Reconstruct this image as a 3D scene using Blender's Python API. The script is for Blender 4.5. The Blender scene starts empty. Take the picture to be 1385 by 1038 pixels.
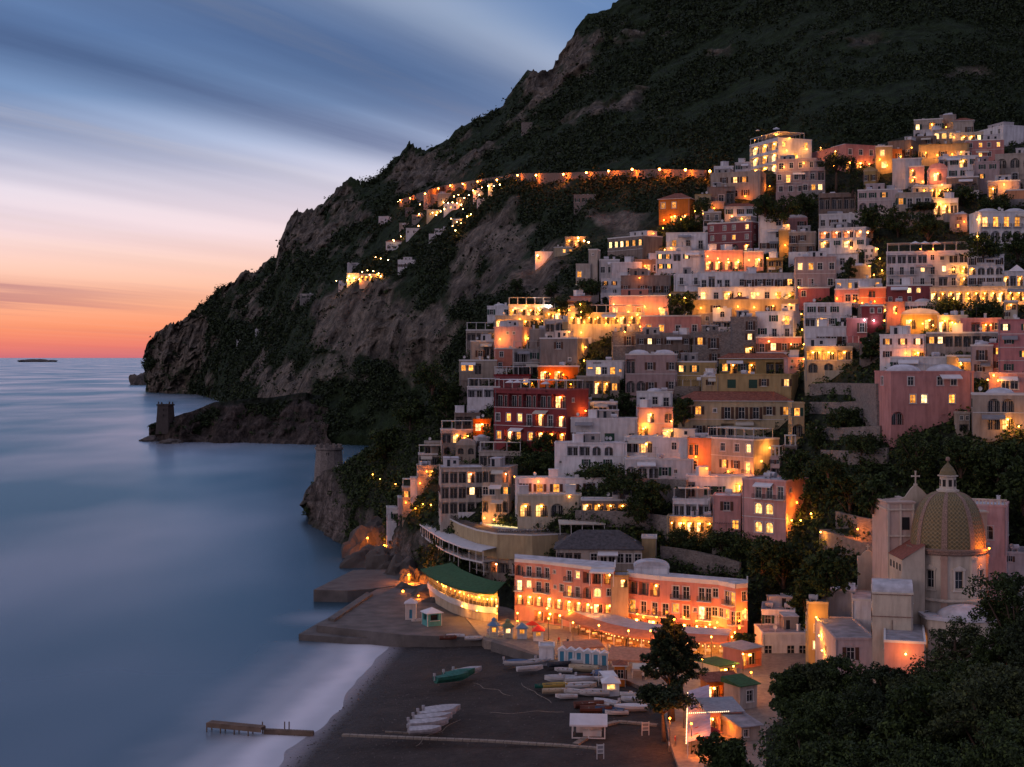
import bpy, bmesh, math, random
import numpy as np
from mathutils import Vector, Matrix
random.seed(7); RNG = np.random.default_rng(7)
S = bpy.context.scene
COL = S.collection
F, U0, V0, H = 1900.0, 692.5, 484.0, 60.0
R = math.radians
def P(u, v, D): return Vector((D*(u-U0)/F, D, H - D*(v-V0)/F))
def G(u, v, z):                       # point of height z seen at pixel u,v
    D = (H-z)*F/(v-V0); return Vector((D*(u-U0)/F, D, z))
def lin(c): return tuple(((x/255)/12.92 if x/255 <= .04045 else ((x/255+.055)/1.055)**2.4) for x in c)
# ---------------------------------------------------------------- camera and view
cam = bpy.data.cameras.new('camera'); co = bpy.data.objects.new('camera', cam); COL.objects.link(co)
co.location = (0, 0, H); co.rotation_euler = (R(90), 0, 0)
cam.sensor_width = 36; cam.lens = 36*F/1385; cam.shift_y = -(519-V0)/1385
cam.clip_start = 1; cam.clip_end = 300000
S.camera = co
S.view_settings.view_transform = 'Standard'; S.view_settings.look = 'None'
S.view_settings.exposure = 0; S.view_settings.gamma = 1
S.cycles.use_denoising = True
try: S.cycles.denoiser = 'OPENIMAGEDENOISE'
except Exception: pass
S.cycles.max_bounces = 5; S.cycles.diffuse_bounces = 2; S.cycles.glossy_bounces = 2
S.cycles.transparent_max_bounces = 4
S.cycles.sample_clamp_indirect = 4
S.cycles.use_light_tree = True
S.cycles.use_adaptive_sampling = True; S.cycles.adaptive_threshold = .02
# ---------------------------------------------------------------- noise
def _h(i, j, k, s):
    n = (i*374761393 + j*668265263 + k*2147483647 + s*1274126177) & 0xffffffff
    n = ((n ^ (n >> 13))*1274126177) & 0xffffffff
    n = ((n ^ (n >> 16))*2246822519) & 0xffffffff
    return ((n ^ (n >> 15)) & 0xffff)/65535.0
def vnoise(x, y, z, s=0):
    xi, yi, zi = (np.floor(a).astype(np.int64) for a in (x, y, z))
    f = [a-b for a, b in ((x, xi), (y, yi), (z, zi))]
    f = [t*t*t*(t*(t*6-15)+10) for t in f]; r = 0
    for a in (0, 1):
        for b in (0, 1):
            for c in (0, 1):
                w = (f[0] if a else 1-f[0])*(f[1] if b else 1-f[1])*(f[2] if c else 1-f[2])
                r = r + w*_h(xi+a, yi+b, zi+c, s)
    return r*2-1
def fbm(x, y, z, o=4, s=0):
    r, a = 0, 1.0
    for k in range(o):
        r = r + a*vnoise(x, y, z, s+k); a *= .5; x, y, z = x*2.03, y*2.03, z*2.03
    return r
# ---------------------------------------------------------------- node helpers
def mat(name):
    m = bpy.data.materials.new(name); m.use_nodes = True
    nt = m.node_tree; b = nt.nodes['Principled BSDF']; b.inputs['Specular IOR Level'].default_value = .25
    return m, nt, b
def N(nt, t, **k):
    n = nt.nodes.new(t)
    for a, v in k.items(): setattr(n, a, v)
    return n
def ramp(nt, fac, stops, interp='LINEAR'):
    r = N(nt, 'ShaderNodeValToRGB'); e = r.color_ramp; e.interpolation = interp
    while len(e.elements) > 1: e.elements.remove(e.elements[-1])
    e.elements[0].position = stops[0][0]; e.elements[0].color = (*stops[0][1], 1)
    for p, c in stops[1:]:
        q = e.elements.new(p); q.color = (*c, 1)
    if fac is not None: nt.links.new(fac, r.inputs[0])
    return r.outputs[0]
def math_(nt, op, a, b=None, c=None, clamp=False):
    n = N(nt, 'ShaderNodeMath', operation=op); n.use_clamp = clamp
    for i, x in enumerate((a, b, c)):
        if x is None: continue
        if isinstance(x, (int, float)): n.inputs[i].default_value = x
        else: nt.links.new(x, n.inputs[i])
    return n.outputs[0]
def mix(nt, fac, a, b, mode='MIX'):
    n = N(nt, 'ShaderNodeMix', data_type='RGBA', blend_type=mode)
    for i, x in ((0, fac), (6, a), (7, b)):
        if isinstance(x, (int, float)): n.inputs[i].default_value = x
        elif isinstance(x, tuple): n.inputs[i].default_value = (*x, 1) if len(x) == 3 else x
        else: nt.links.new(x, n.inputs[i])
    return n.outputs[2]
def noise(nt, vec, scale, detail=3, rough=.55, sc=None):
    if sc:
        m = N(nt, 'ShaderNodeMapping'); m.inputs['Scale'].default_value = sc; nt.links.new(vec, m.inputs[0]); vec = m.outputs[0]
    n = N(nt, 'ShaderNodeTexNoise'); n.inputs['Scale'].default_value = scale
    n.inputs['Detail'].default_value = detail; n.inputs['Roughness'].default_value = rough
    nt.links.new(vec, n.inputs[0]); return n.outputs[0]
def bump(nt, b, h, dist, strength=1):
    n = N(nt, 'ShaderNodeBump'); n.inputs['Distance'].default_value = dist; n.inputs['Strength'].default_value = strength
    nt.links.new(h, n.inputs['Height']); nt.links.new(n.outputs[0], b.inputs['Normal'])
def geo_pos(nt): return N(nt, 'ShaderNodeNewGeometry').outputs['Position']
def obj_co(nt): return N(nt, 'ShaderNodeTexCoord').outputs['Object']
def orand(nt): return N(nt, 'ShaderNodeObjectInfo').outputs['Random']
def simple(name, c, rough=.8, var=.15, scale=.6, spec=.25, metal=0):
    m, nt, b = mat(name)
    n = noise(nt, obj_co(nt), scale, 4)
    nt.links.new(ramp(nt, n, [(.3, tuple(x*(1-var) for x in c)), (.7, tuple(min(1, x*(1+var)) for x in c))]), b.inputs['Base Color'])
    b.inputs['Roughness'].default_value = rough; b.inputs['Specular IOR Level'].default_value = spec
    b.inputs['Metallic'].default_value = metal
    return m
def emit(name, c, s, rnd=0., pattern=0.):
    m = bpy.data.materials.new(name); m.use_nodes = True; nt = m.node_tree; nt.nodes.clear()
    o = N(nt, 'ShaderNodeOutputMaterial'); e = N(nt, 'ShaderNodeEmission'); nt.links.new(e.outputs[0], o.inputs[0])
    e.inputs[0].default_value = (*c, 1); e.inputs[1].default_value = s
    st = None
    if rnd:
        st = math_(nt, 'MULTIPLY_ADD', orand(nt), 2*rnd*s, s*(1-rnd))
    if pattern:
        n = noise(nt, geo_pos(nt), 1.3, 2)
        r = math_(nt, 'MULTIPLY_ADD', n, pattern*4, 1-pattern*2, clamp=False)
        r = math_(nt, 'MAXIMUM', r, .15)
        st = math_(nt, 'MULTIPLY', r, st if st is not None else s)
        c2 = tuple(x*y for x, y in zip(c, (1, .72, .45)))
        cc = ramp(nt, n, [(.3, c2), (.65, c)])
        nt.links.new(mix(nt, ramp(nt, orand(nt), [(.55, (0, 0, 0)), (.95, (.8,)*3)]), cc, (1, .66, .30)), e.inputs[0])
    if st is not None: nt.links.new(st, e.inputs[1])
    return m
# ---------------------------------------------------------------- object helpers
def tag(o, label=None, cat=None, group=None, kind=None):
    for k, v in (('label', label), ('category', cat), ('group', group), ('kind', kind)):
        if v: o[k] = v
    return o
def empty(name, loc=(0, 0, 0), rz=0.):
    o = bpy.data.objects.new(name, None); o.location = loc; o.rotation_euler = (0, 0, rz)
    o.empty_display_size = .5; COL.objects.link(o); return o
def link(name, me, parent=None, loc=(0, 0, 0), rz=0., scale=None):
    o = bpy.data.objects.new(name, me); COL.objects.link(o)
    o.parent = parent; o.location = loc; o.rotation_euler = (0, 0, rz)
    if scale: o.scale = scale
    return o
def copy_tree(o, parent=None):
    c = o.copy(); COL.objects.link(c)
    if parent: c.parent = parent
    for ch in list(o.children): copy_tree(ch, c)
    return c
class MB:
    def __init__(s): s.v = []; s.f = []; s.m = []
    def quad(s, pts, m=0):
        n = len(s.v); s.v += [tuple(p) for p in pts]; s.f.append(tuple(range(n, n+len(pts)))); s.m.append(m); return s
    def box(s, x0, x1, y0, y1, z0, z1, m=0, bottom=True):
        n = len(s.v)
        s.v += [(x0,y0,z0),(x1,y0,z0),(x1,y1,z0),(x0,y1,z0),(x0,y0,z1),(x1,y0,z1),(x1,y1,z1),(x0,y1,z1)]
        fs = [(0,1,5,4),(1,2,6,5),(2,3,7,6),(3,0,4,7),(4,5,6,7)] + ([(3,2,1,0)] if bottom else [])
        for q in fs: s.f.append(tuple(n+i for i in q)); s.m.append(m)
        return s
    def tube(s, pts, r, n=8, m=0, cap=True):          # pts list of (x,y,z), r number or list
        pts = [Vector(p) for p in pts]; k = len(pts); rr = r if isinstance(r, (list, tuple)) else [r]*k
        base = len(s.v)
        for i, p in enumerate(pts):
            d = (pts[min(i+1, k-1)]-pts[max(i-1, 0)]).normalized()
            a = d.orthogonal().normalized() if abs(d.z) < .95 else Vector((1, 0, 0)); a = (a-d*a.dot(d)).normalized(); b = d.cross(a)
            for j in range(n):
                t = 2*math.pi*j/n; s.v.append(tuple(p+(a*math.cos(t)+b*math.sin(t))*rr[i]))
        for i in range(k-1):
            for j in range(n):
                s.f.append((base+i*n+j, base+i*n+(j+1) % n, base+(i+1)*n+(j+1) % n, base+(i+1)*n+j)); s.m.append(m)
        if cap:
            s.f.append(tuple(base+j for j in range(n))[::-1]); s.m.append(m)
            s.f.append(tuple(base+(k-1)*n+j for j in range(n))); s.m.append(m)
        return s
    def lathe(s, prof, n=24, m=0, c=(0, 0), a0=0., a1=2*math.pi):
        base = len(s.v); full = abs(a1-a0-2*math.pi) < 1e-6; nn = n if full else n+1; mm = m
        for r, z in prof:
            for j in range(nn):
                t = a0+(a1-a0)*j/n; s.v.append((c[0]+r*math.cos(t), c[1]+r*math.sin(t), z))
        for i in range(len(prof)-1):
            for j in range(n):
                j2 = (j+1) % nn
                s.f.append((base+i*nn+j, base+i*nn+j2, base+(i+1)*nn+j2, base+(i+1)*nn+j)); s.m.append(mm)
        return s
    def mesh(s, name, mats, smooth=False):
        me = bpy.data.meshes.new(name); me.from_pydata(s.v, [], s.f)
        for m in mats: me.materials.append(m)
        if len(mats) > 1: me.polygons.foreach_set('material_index', s.m)
        if smooth: me.polygons.foreach_set('use_smooth', [True]*len(s.f))
        me.update(); return me
    def obj(s, name, mats, parent=None, loc=(0, 0, 0), rz=0., smooth=False):
        return link(name, s.mesh(name, mats, smooth), parent, loc, rz)
def np_mesh(name, V, Fc, mats, smooth=True):
    me = bpy.data.meshes.new(name); me.vertices.add(len(V)); me.vertices.foreach_set('co', np.asarray(V, np.float32).ravel())
    Fc = np.asarray(Fc, np.int32); k = Fc.shape[1]
    me.loops.add(Fc.size); me.loops.foreach_set('vertex_index', Fc.ravel())
    me.polygons.add(len(Fc)); me.polygons.foreach_set('loop_start', np.arange(len(Fc), dtype=np.int32)*k)
    me.polygons.foreach_set('loop_total', np.full(len(Fc), k, np.int32))
    me.polygons.foreach_set('use_smooth', np.full(len(Fc), smooth))
    for m in mats: me.materials.append(m)
    me.update(calc_edges=True); me.validate(); return me
# ---------------------------------------------------------------- world: dusk sky with long streaked cloud
SUN_AZ, SUN_EL = R(-24), R(-2)
W = bpy.data.worlds.new('World'); S.world = W; W.use_nodes = True; nt = W.node_tree; nt.nodes.clear()
wo = N(nt, 'ShaderNodeOutputWorld'); bg = N(nt, 'ShaderNodeBackground'); nt.links.new(bg.outputs[0], wo.inputs[0])
tc = N(nt, 'ShaderNodeTexCoord').outputs['Generated']
sep = N(nt, 'ShaderNodeSeparateXYZ'); nt.links.new(tc, sep.inputs[0]); X, Y, Z = sep.outputs
hr = math_(nt, 'SQRT', math_(nt, 'ADD', math_(nt, 'MULTIPLY', X, X), math_(nt, 'MULTIPLY', Y, Y)))
el = math_(nt, 'DIVIDE', Z, math_(nt, 'MAXIMUM', hr, .02))
# plane of the cloud layer: streaks run toward azimuth 29 degrees
az = R(29); ze = math_(nt, 'ADD', math_(nt, 'MAXIMUM', el, 0), .035)
ux = math_(nt, 'DIVIDE', math_(nt, 'DIVIDE', X, math_(nt, 'MAXIMUM', hr, .02)), ze)
uy = math_(nt, 'DIVIDE', math_(nt, 'DIVIDE', Y, math_(nt, 'MAXIMUM', hr, .02)), ze)
al = math_(nt, 'ADD', math_(nt, 'MULTIPLY', ux, math.sin(az)), math_(nt, 'MULTIPLY', uy, math.cos(az)))
ac = math_(nt, 'ADD', math_(nt, 'MULTIPLY', ux, math.cos(az)), math_(nt, 'MULTIPLY', uy, -math.sin(az)))
cv = N(nt, 'ShaderNodeCombineXYZ'); nt.links.new(math_(nt, 'MULTIPLY', al, .10), cv.inputs[0]); nt.links.new(ac, cv.inputs[1]); cv.inputs[2].default_value = 3.7
n1 = noise(nt, cv.outputs[0], .55, 4, .5); n2 = noise(nt, cv.outputs[0], 2.3, 6, .62)
def L(*c): return lin(c)
base = ramp(nt, math_(nt, 'MULTIPLY', el, 2.5, clamp=True), [(0, L(205, 112, 122)), (.02, L(236, 128, 112)), (.05, L(248, 150, 112)), (.10, L(252, 182, 148)),
    (.16, L(250, 206, 192)), (.22, L(244, 220, 226)), (.31, L(222, 217, 234)), (.38, L(176, 190, 222)), (.45, L(120, 150, 194)), (.56, L(94, 128, 178)), (.75, L(110, 138, 182)), (1, L(142, 148, 182))])
dark = ramp(nt, math_(nt, 'MULTIPLY', el, 2.5, clamp=True), [(0, L(190, 100, 110)), (.08, L(200, 120, 115)), (.14, L(215, 160, 150)), (.25, L(170, 160, 185)), (.34, L(100, 112, 152)), (.5, L(50, 76, 122)), (.8, L(84, 104, 144)), (1, L(128, 136, 170))])
lite = ramp(nt, math_(nt, 'MULTIPLY', el, 2.5, clamp=True), [(0, L(235, 150, 130)), (.15, L(255, 215, 190)), (.3, L(232, 226, 236)), (.6, L(180, 192, 212)), (1, L(205, 205, 222))])
fd = ramp(nt, n1, [(.42, (0, 0, 0)), (.60, (1, 1, 1))], 'EASE'); fl = ramp(nt, n2, [(.50, (0, 0, 0)), (.72, (1, 1, 1))], 'EASE')
lowk = ramp(nt, el, [(.0, (.2,)*3), (.09, (.3,)*3), (.125, (.55,)*3), (.16, (1,)*3)])
def band(c0, w):
    t = math_(nt, 'DIVIDE', math_(nt, 'SUBTRACT', ac, c0), w); return math_(nt, 'EXPONENT', math_(nt, 'MULTIPLY', math_(nt, 'MULTIPLY', t, t), -1))
hi = ramp(nt, el, [(.11, (0, 0, 0)), (.155, (1, 1, 1))], 'EASE')
fd = math_(nt, 'MAXIMUM', math_(nt, 'MULTIPLY', math_(nt, 'MULTIPLY', fd, lowk), .8), math_(nt, 'MULTIPLY', math_(nt, 'MULTIPLY', band(-3.0, .30), hi), .95))
fd = math_(nt, 'MULTIPLY', fd, math_(nt, 'MULTIPLY_ADD', n2, 1.1, .45), clamp=True)
fl = math_(nt, 'MAXIMUM', math_(nt, 'MULTIPLY', math_(nt, 'MULTIPLY', fl, lowk), math_(nt, 'SUBTRACT', 1, math_(nt, 'MULTIPLY', band(-3.0, .45), hi), clamp=True)), math_(nt, 'MULTIPLY', band(-1.92, .22), .9))
c = mix(nt, math_(nt, 'MULTIPLY', fl, .65), base, lite)
c = mix(nt, math_(nt, 'MULTIPLY', fd, .85), c, dark)
# thin mauve cloud low on the left
e0 = math_(nt, 'DIVIDE', math_(nt, 'SUBTRACT', el, math_(nt, 'MULTIPLY_ADD', n2, .03, .026)), .0065)
lowc = math_(nt, 'EXPONENT', math_(nt, 'MULTIPLY', math_(nt, 'MULTIPLY', e0, e0), -1))
lft = ramp(nt, math_(nt, 'MULTIPLY_ADD', math_(nt, 'DIVIDE', X, math_(nt, 'MAXIMUM', Y, .05)), 1, .5), [(.10, (1, 1, 1)), (.34, (0, 0, 0))], 'EASE')
c = mix(nt, math_(nt, 'MULTIPLY', math_(nt, 'MULTIPLY', lowc, lft), .7), c, L(168, 112, 128))
# away from the afterglow the sky is plain dusky blue
front = ramp(nt, math_(nt, 'MULTIPLY_ADD', math_(nt, 'DIVIDE', Y, math_(nt, 'MAXIMUM', hr, .02)), .5, .5), [(.35, (0, 0, 0)), (.85, (1, 1, 1))], 'EASE')
back = ramp(nt, math_(nt, 'MULTIPLY', el, 1.0, clamp=True), [(0, L(128, 118, 134)), (.3, L(134, 126, 148)), (1, L(150, 147, 172))])
c = mix(nt, front, back, c)
sky = N(nt, 'ShaderNodeTexSky', sky_type='NISHITA'); sky.sun_disc = False; sky.sun_elevation = SUN_EL; sky.sun_rotation = SUN_AZ
skc = mix(nt, .06, (0, 0, 0), sky.outputs[0])
c = mix(nt, 1, c, skc, 'ADD')
nt.links.new(c, bg.inputs[0]); bg.inputs[1].default_value = 1.0
# the last glow from the west
sl = bpy.data.lights.new('sun', 'SUN'); sl.energy = .4; sl.angle = R(25); sl.color = (1, .76, .72)
so = bpy.data.objects.new('sun', sl); COL.objects.link(so); so.rotation_euler = Vector((.62, .35, -.18)).to_track_quat('-Z', 'Y').to_euler(); so.location = (-200, 0, 300)
# ---------------------------------------------------------------- terrain sheets: columns (u, crest v, base v, [(v, D)...])
class Sheet:
    def __init__(s, cols):
        s.u = np.array([c[0] for c in cols], float); s.cr = np.array([c[1] for c in cols], float); s.ba = np.array([c[2] for c in cols], float)
        s.t = [(np.array([p[0] for p in c[3]], float), np.array([p[1] for p in c[3]], float)) for c in cols]
    def D(s, u, v):
        u = np.atleast_1d(np.asarray(u, float)); v = np.atleast_1d(np.asarray(v, float)); u, v = np.broadcast_arrays(u, v)
        A = []
        for tv, td in s.t:
            d = np.interp(v, tv, td)
            k0 = (td[1]-td[0])/(tv[1]-tv[0]); k1 = (td[-1]-td[-2])/(tv[-1]-tv[-2])
            d = np.where(v < tv[0], td[0]+(v-tv[0])*k0, d); d = np.where(v > tv[-1], td[-1]+(v-tv[-1])*k1, d); A.append(d)
        A = np.array(A); i = np.clip(np.searchsorted(s.u, u)-1, 0, len(s.u)-2)
        f = np.clip((u-s.u[i])/(s.u[i+1]-s.u[i]), 0, 1); idx = np.indices(u.shape)
        return A[(i, *idx)]*(1-f)+A[(i+1, *idx)]*f
    def d(s, u, v): return float(s.D(u, v).ravel()[0])
    def mesh(s, name, nu, nv, disp, mats, back=120., rock=None, drop=0):
        us = np.linspace(s.u[0], s.u[-1], nu); t = np.linspace(0, 1, nv)
        cr = np.interp(us, s.u, s.cr); ba = np.interp(us, s.u, s.ba)
        UU = np.repeat(us[:, None], nv, 1); VV = cr[:, None]+(ba-cr)[:, None]*t[None]
        D = s.D(UU, VV)
        x = D*(UU-U0)/F; y = D; z = H-D*(VV-V0)/F
        # back flap, falling away behind the crest
        nb = 8; k = np.arange(nb, 0, -1)[None, :]
        xb = x[:, :1]*(1+k*back/nb/D[:, :1]); yb = y[:, :1]+k*back/nb; zb = z[:, :1]-(k/nb)**1.5*back*.55
        x = np.concatenate([xb, x], 1); y = np.concatenate([yb, y], 1); z = np.concatenate([zb, z], 1)
        UU = np.concatenate([np.repeat(us[:, None], nb, 1), UU], 1); VV = np.concatenate([np.repeat(cr[:, None], nb, 1), VV], 1)
        if drop:     # skirt down below the base
            x = np.concatenate([x, x[:, -1:]], 1); y = np.concatenate([y, y[:, -1:]-1], 1); z = np.concatenate([z, z[:, -1:]-drop], 1)
            UU = np.concatenate([UU, UU[:, -1:]], 1); VV = np.concatenate([VV, VV[:, -1:]], 1)
        rk = rock(UU, VV) if rock else np.zeros_like(x)
        x, y, z, rk = disp(x, y, z, rk, UU, VV)
        V = np.stack([x, y, z], -1).reshape(-1, 3); m = x.shape[1]
        i = np.arange(nu-1)[:, None]*m+np.arange(m-1)[None]
        Fc = np.stack([i, i+1, i+m+1, i+m], -1).reshape(-1, 4)
        me = np_mesh(name, V, Fc, mats)
        a = me.attributes.new('rock', 'FLOAT', 'POINT'); a.data.foreach_set('value', rk.ravel().astype(np.float32))
        s.V = V.reshape(nu, m, 3); s.rk = rk; s.UU = UU; s.VV = VV
        return me
def gsum(spots):
    def f(U, V):
        r = np.zeros_like(U)
        for (u, v, a, b, w) in spots: r = np.maximum(r, w*np.exp(-((U-u)/a)**2-((V-v)/b)**2))
        return r
    return f
A = Sheet([
 (196,470,530,[(462,2520),(500,2490),(531,2478)]),
 (203,460,532,[(458,2510),(500,2470),(531,2440)]),
 (235,432,534,[(432,2480),(490,2400),(532,2370)]),
 (270,409,535,[(408,2450),(480,2350),(533,2310)]),
 (300,386,552,[(385,2400),(430,2250),(480,2050),(520,1950),(549,1770)]),
 (340,368,572,[(368,2330),(430,2000),(480,1750),(520,1500),(570,1320)]),
 (372,354,590,[(352,2250),(400,1950),(460,1600),(520,1300),(588,1090)]),
 (378,332,598,[(328,2200),(400,1850),(460,1550),(520,1240),(598,1000)]),
 (389,298,600,[(300,2150),(380,1800),(450,1500),(520,1200),(598,1000)]),
 (425,285,603,[(285,2090),(350,1700),(420,1350),(500,1120),(600,980)]),
 (445,262,604,[(262,2050),(350,1600),(400,1300),(500,1080),(602,966)]),
 (500,232,608,[(232,1950),(320,1500),(390,1180),(480,1050),(604,950)]),
 (570,202,610,[(200,1850),(290,1350),(370,1080),(460,950),(606,900)]),
 (640,158,610,[(158,1800),(250,1250),(340,1000),(430,850),(606,780)]),
 (680,140,610,[(140,1740),(245,1110),(330,920),(420,740),(606,660)]),
 (694,118,610,[(118,1720),(243,1080),(330,900),(410,710),(606,640)]),
 (725,92,610,[(92,1690),(240,1030),(330,850),(410,680),(606,600)]),
 (748,84,610,[(84,1670),(238,1000),(320,820),(400,650),(606,580)]),
 (768,60,610,[(60,1650),(235,980),(320,800),(400,640),(606,560)]),
 (792,30,610,[(30,1630),(233,950),(310,770),(390,620),(606,540)]),
 (830,9,610,[(8,1600),(232,900),(310,740),(380,600),(606,520)]),
 (868,5,610,[(5,1580),(230,860),(300,720),(370,600),(606,520)]),
 (900,-15,610,[(-15,1560),(228,820),(290,700),(360,600),(606,520)]),
 (980,-60,610,[(-60,1520),(220,760),(270,680),(330,620),(606,540)]),
 (1100,-150,610,[(-150,1500),(150,760),(220,660),(300,620),(606,590)]),
 (1250,-230,610,[(-230,1450),(140,690),(190,630),(300,610),(606,600)]),
 (1400,-300,610,[(-300,1400),(150,690),(200,630),(300,610),(606,600)]),
 (1620,-350,610,[(-350,1400),(150,700),(200,640),(300,620),(606,600)])])
B = Sheet([
 (412,680,710,[(600,540),(650,522),(680,516),(708,509)]),
 (424,648,715,[(600,536),(650,520),(700,510),(712,500)]),
 (470,622,735,[(560,505),(622,480),(700,458),(732,446)]),
 (500,600,750,[(500,520),(550,495),(600,472),(650,455),(700,442),(740,434),(748,432)]),
 (530,578,780,[(450,530),(500,508),(550,480),(600,452),(650,432),(700,416),(750,403),(775,392)]),
 (560,555,802,[(450,510),(500,480),(550,452),(600,430),(650,410),(700,392),(750,378),(790,365),(800,361)]),
 (600,520,826,[(420,510),(500,462),(550,436),(600,412),(650,389),(700,370),(750,352),(800,338),(826,330)]),
 (620,490,832,[(420,500),(450,482),(500,453),(550,428),(600,404),(650,382),(700,362),(750,345),(800,332),(830,325)]),
 (660,430,845,[(400,500),(450,468),(500,440),(550,415),(600,392),(650,370),(700,352),(730,346),(760,341),(800,332),(845,312)]),
 (700,416,850,[(350,515),(400,484),(450,456),(500,430),(550,405),(600,382),(650,360),(700,343),(730,338),(760,333),(810,322),(850,300)]),
 (760,402,856,[(300,525),(400,468),(450,442),(500,417),(550,393),(600,371),(650,351),(700,336),(730,332),(760,327),(815,312),(856,297)]),
 (800,362,860,[(300,520),(350,490),(400,462),(450,436),(500,411),(550,388),(600,366),(650,346),(700,332),(730,328),(760,322),(815,308),(860,294)]),
 (880,300,866,[(250,540),(300,510),(350,482),(400,455),(450,430),(500,406),(550,384),(600,363),(650,344),(700,328),(750,318),(800,308),(866,290)]),
 (950,258,872,[(200,560),(250,530),(300,502),(350,475),(400,449),(450,425),(500,402),(550,380),(600,360),(650,342),(700,326),(750,316),(800,306),(870,288)]),
 (1050,222,880,[(180,575),(200,560),(250,525),(300,494),(350,464),(400,436),(450,410),(500,386),(550,364),(600,345),(650,327),(700,313),(750,302),(800,292),(870,278)]),
 (1150,205,885,[(150,590),(200,548),(250,507),(300,470),(350,435),(400,403),(450,374),(500,348),(550,325),(600,305),(650,292),(700,284),(750,277),(800,270),(880,262)]),
 (1250,175,890,[(150,580),(200,530),(250,486),(300,447),(350,412),(400,380),(450,351),(500,325),(550,303),(600,285),(650,278),(700,273),(750,269),(800,265),(880,260)]),
 (1385,172,890,[(150,575),(200,520),(250,473),(300,432),(350,395),(400,362),(450,332),(500,306),(550,286),(600,274),(650,266),(700,262),(750,260),(800,258),(880,255)]),
 (1560,170,890,[(150,560),(200,505),(250,455),(300,412),(350,374),(400,340),(450,310),(500,284),(550,265),(600,255),(650,250),(700,250),(750,250),(800,250),(880,250)])])
Pr = Sheet([
 (201,586,596,[(586,1030),(596,1018)]),(205,574,599,[(574,1018),(598,1004)]),(213,570,600,[(570,1020),(599,1000)]),(240,564,601,[(563,1024),(600,998)]),
 (262,556,601,[(556,1030),(601,994)]),(285,546,602,[(546,1040),(602,990)]),(330,541,604,[(540,1060),(603,985)]),(380,536,605,[(535,1060),(604,975)]),(440,532,606,[(530,1050),(605,962)])])
rockA = gsum([(240,460,75,70,1.05),(215,510,30,30,1.1),(330,400,60,40,.8),(350,470,30,30,.5),(410,320,50,50,1.1),(470,285,60,35,.9),(520,440,110,55,1.05),(470,500,50,40,.8),(430,420,35,50,.7),(660,330,65,62,1.1),(640,380,60,45,.9),
  (735,400,40,45,1.1),(380,515,60,38,.95),(300,560,40,20,.6),(800,105,55,26,.7),(850,145,55,22,.9),(740,110,36,45,.9),(770,75,36,24,.85),(560,235,80,30,.75),(845,300,60,28,.75),(620,195,60,25,.5),(690,140,40,30,.6),(600,520,40,20,.5),(960,75,30,30,.5),(890,40,40,20,.4),
  (1210,165,25,20,.4),(1330,150,20,12,.5),(560,350,20,14,.4),(420,390,40,20,.5)])
def dispA(x, y, z, rk, U, V):
    n = fbm(x/140, y/140, z/110, 4, 3); n2 = fbm(x/38, y/38, z/60, 4, 11)
    m = fbm(x/60+5, y/160, z/55, 4, 21)
    r = np.clip(rk*1.3+m*.55-.2+.35*fbm(x/18, y/60, z/18, 3, 77), 0, 1)
    gl = 1-np.abs(fbm(x/34, y/150, z/110, 4, 31))*2.2      # vertical gullies
    n = fbm(x/140, y/260, z/90, 4, 3); n2 = fbm(x/38, y/120, z/40, 4, 11)
    st = np.clip((1000-D0(y))/400, 0, 1)
    s = np.clip(y/1000, .35, 2.)
    led = fbm(x/90, y/200, z/11, 4, 91)*8+fbm(x/12, y/60, z/12, 3, 95)*4
    amp = 12*n+6*n2+r*(12*(gl-.5)+led)
    amp = amp*s
    q = np.sqrt(x*x+y*y)
    y2 = y+amp*y/q*.9; x2 = x+amp*x/q+4*n2*s; z2 = z+(4.5*n2+3*n+2.6*fbm(x/14, y/60, z/16, 3, 51)+5*np.clip(1-np.abs(V-np.interp(U, A.u, A.cr))/22, 0, 1)*np.round(2.5*fbm(x/45, y/200, z*0, 2, 53))/2.5)*s
    z2 = np.where(z < 2, z-1.5, z2)
    return x2, y2, z2, r
def D0(y): return y
def dispB(x, y, z, rk, U, V):
    n = fbm(x/16, y/16, z/12, 4, 5); m = fbm(x/25, y/25, z/25, 3, 9)
    r = np.clip(rk*1.3+m*.3-.2, 0, 1)
    gl = 1-np.abs(fbm(x/7, y/7, z/22, 4, 37))*2
    a = .8*n+r*(3.2*(gl-.5)+4.0*n)
    y2 = y-a-r*1.5; x2 = x+a*.7; z2 = z+.5*n-.6
    return x2, y2, z2, r
def dispP(x, y, z, rk, U, V):
    n = fbm(x/16, y/40, z/18, 5, 7); g = 1-np.abs(fbm(x/9, y/50, z/30, 4, 8))*2; z2 = z+2*n*np.clip(z/8, 0, 1)
    return x+4*n, y-5*n-4*g, z2, np.clip(.75+n*.5-(z-14)*.04, 0, 1)
rockB = gsum([(445,690,45,70,1),(500,730,30,60,1),(470,655,30,30,.6),(540,745,35,50,1),(575,730,30,30,.8),(560,790,40,30,1),(620,810,50,22,1),(660,835,30,15,.9),(585,690,15,25,.5)])
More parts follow.
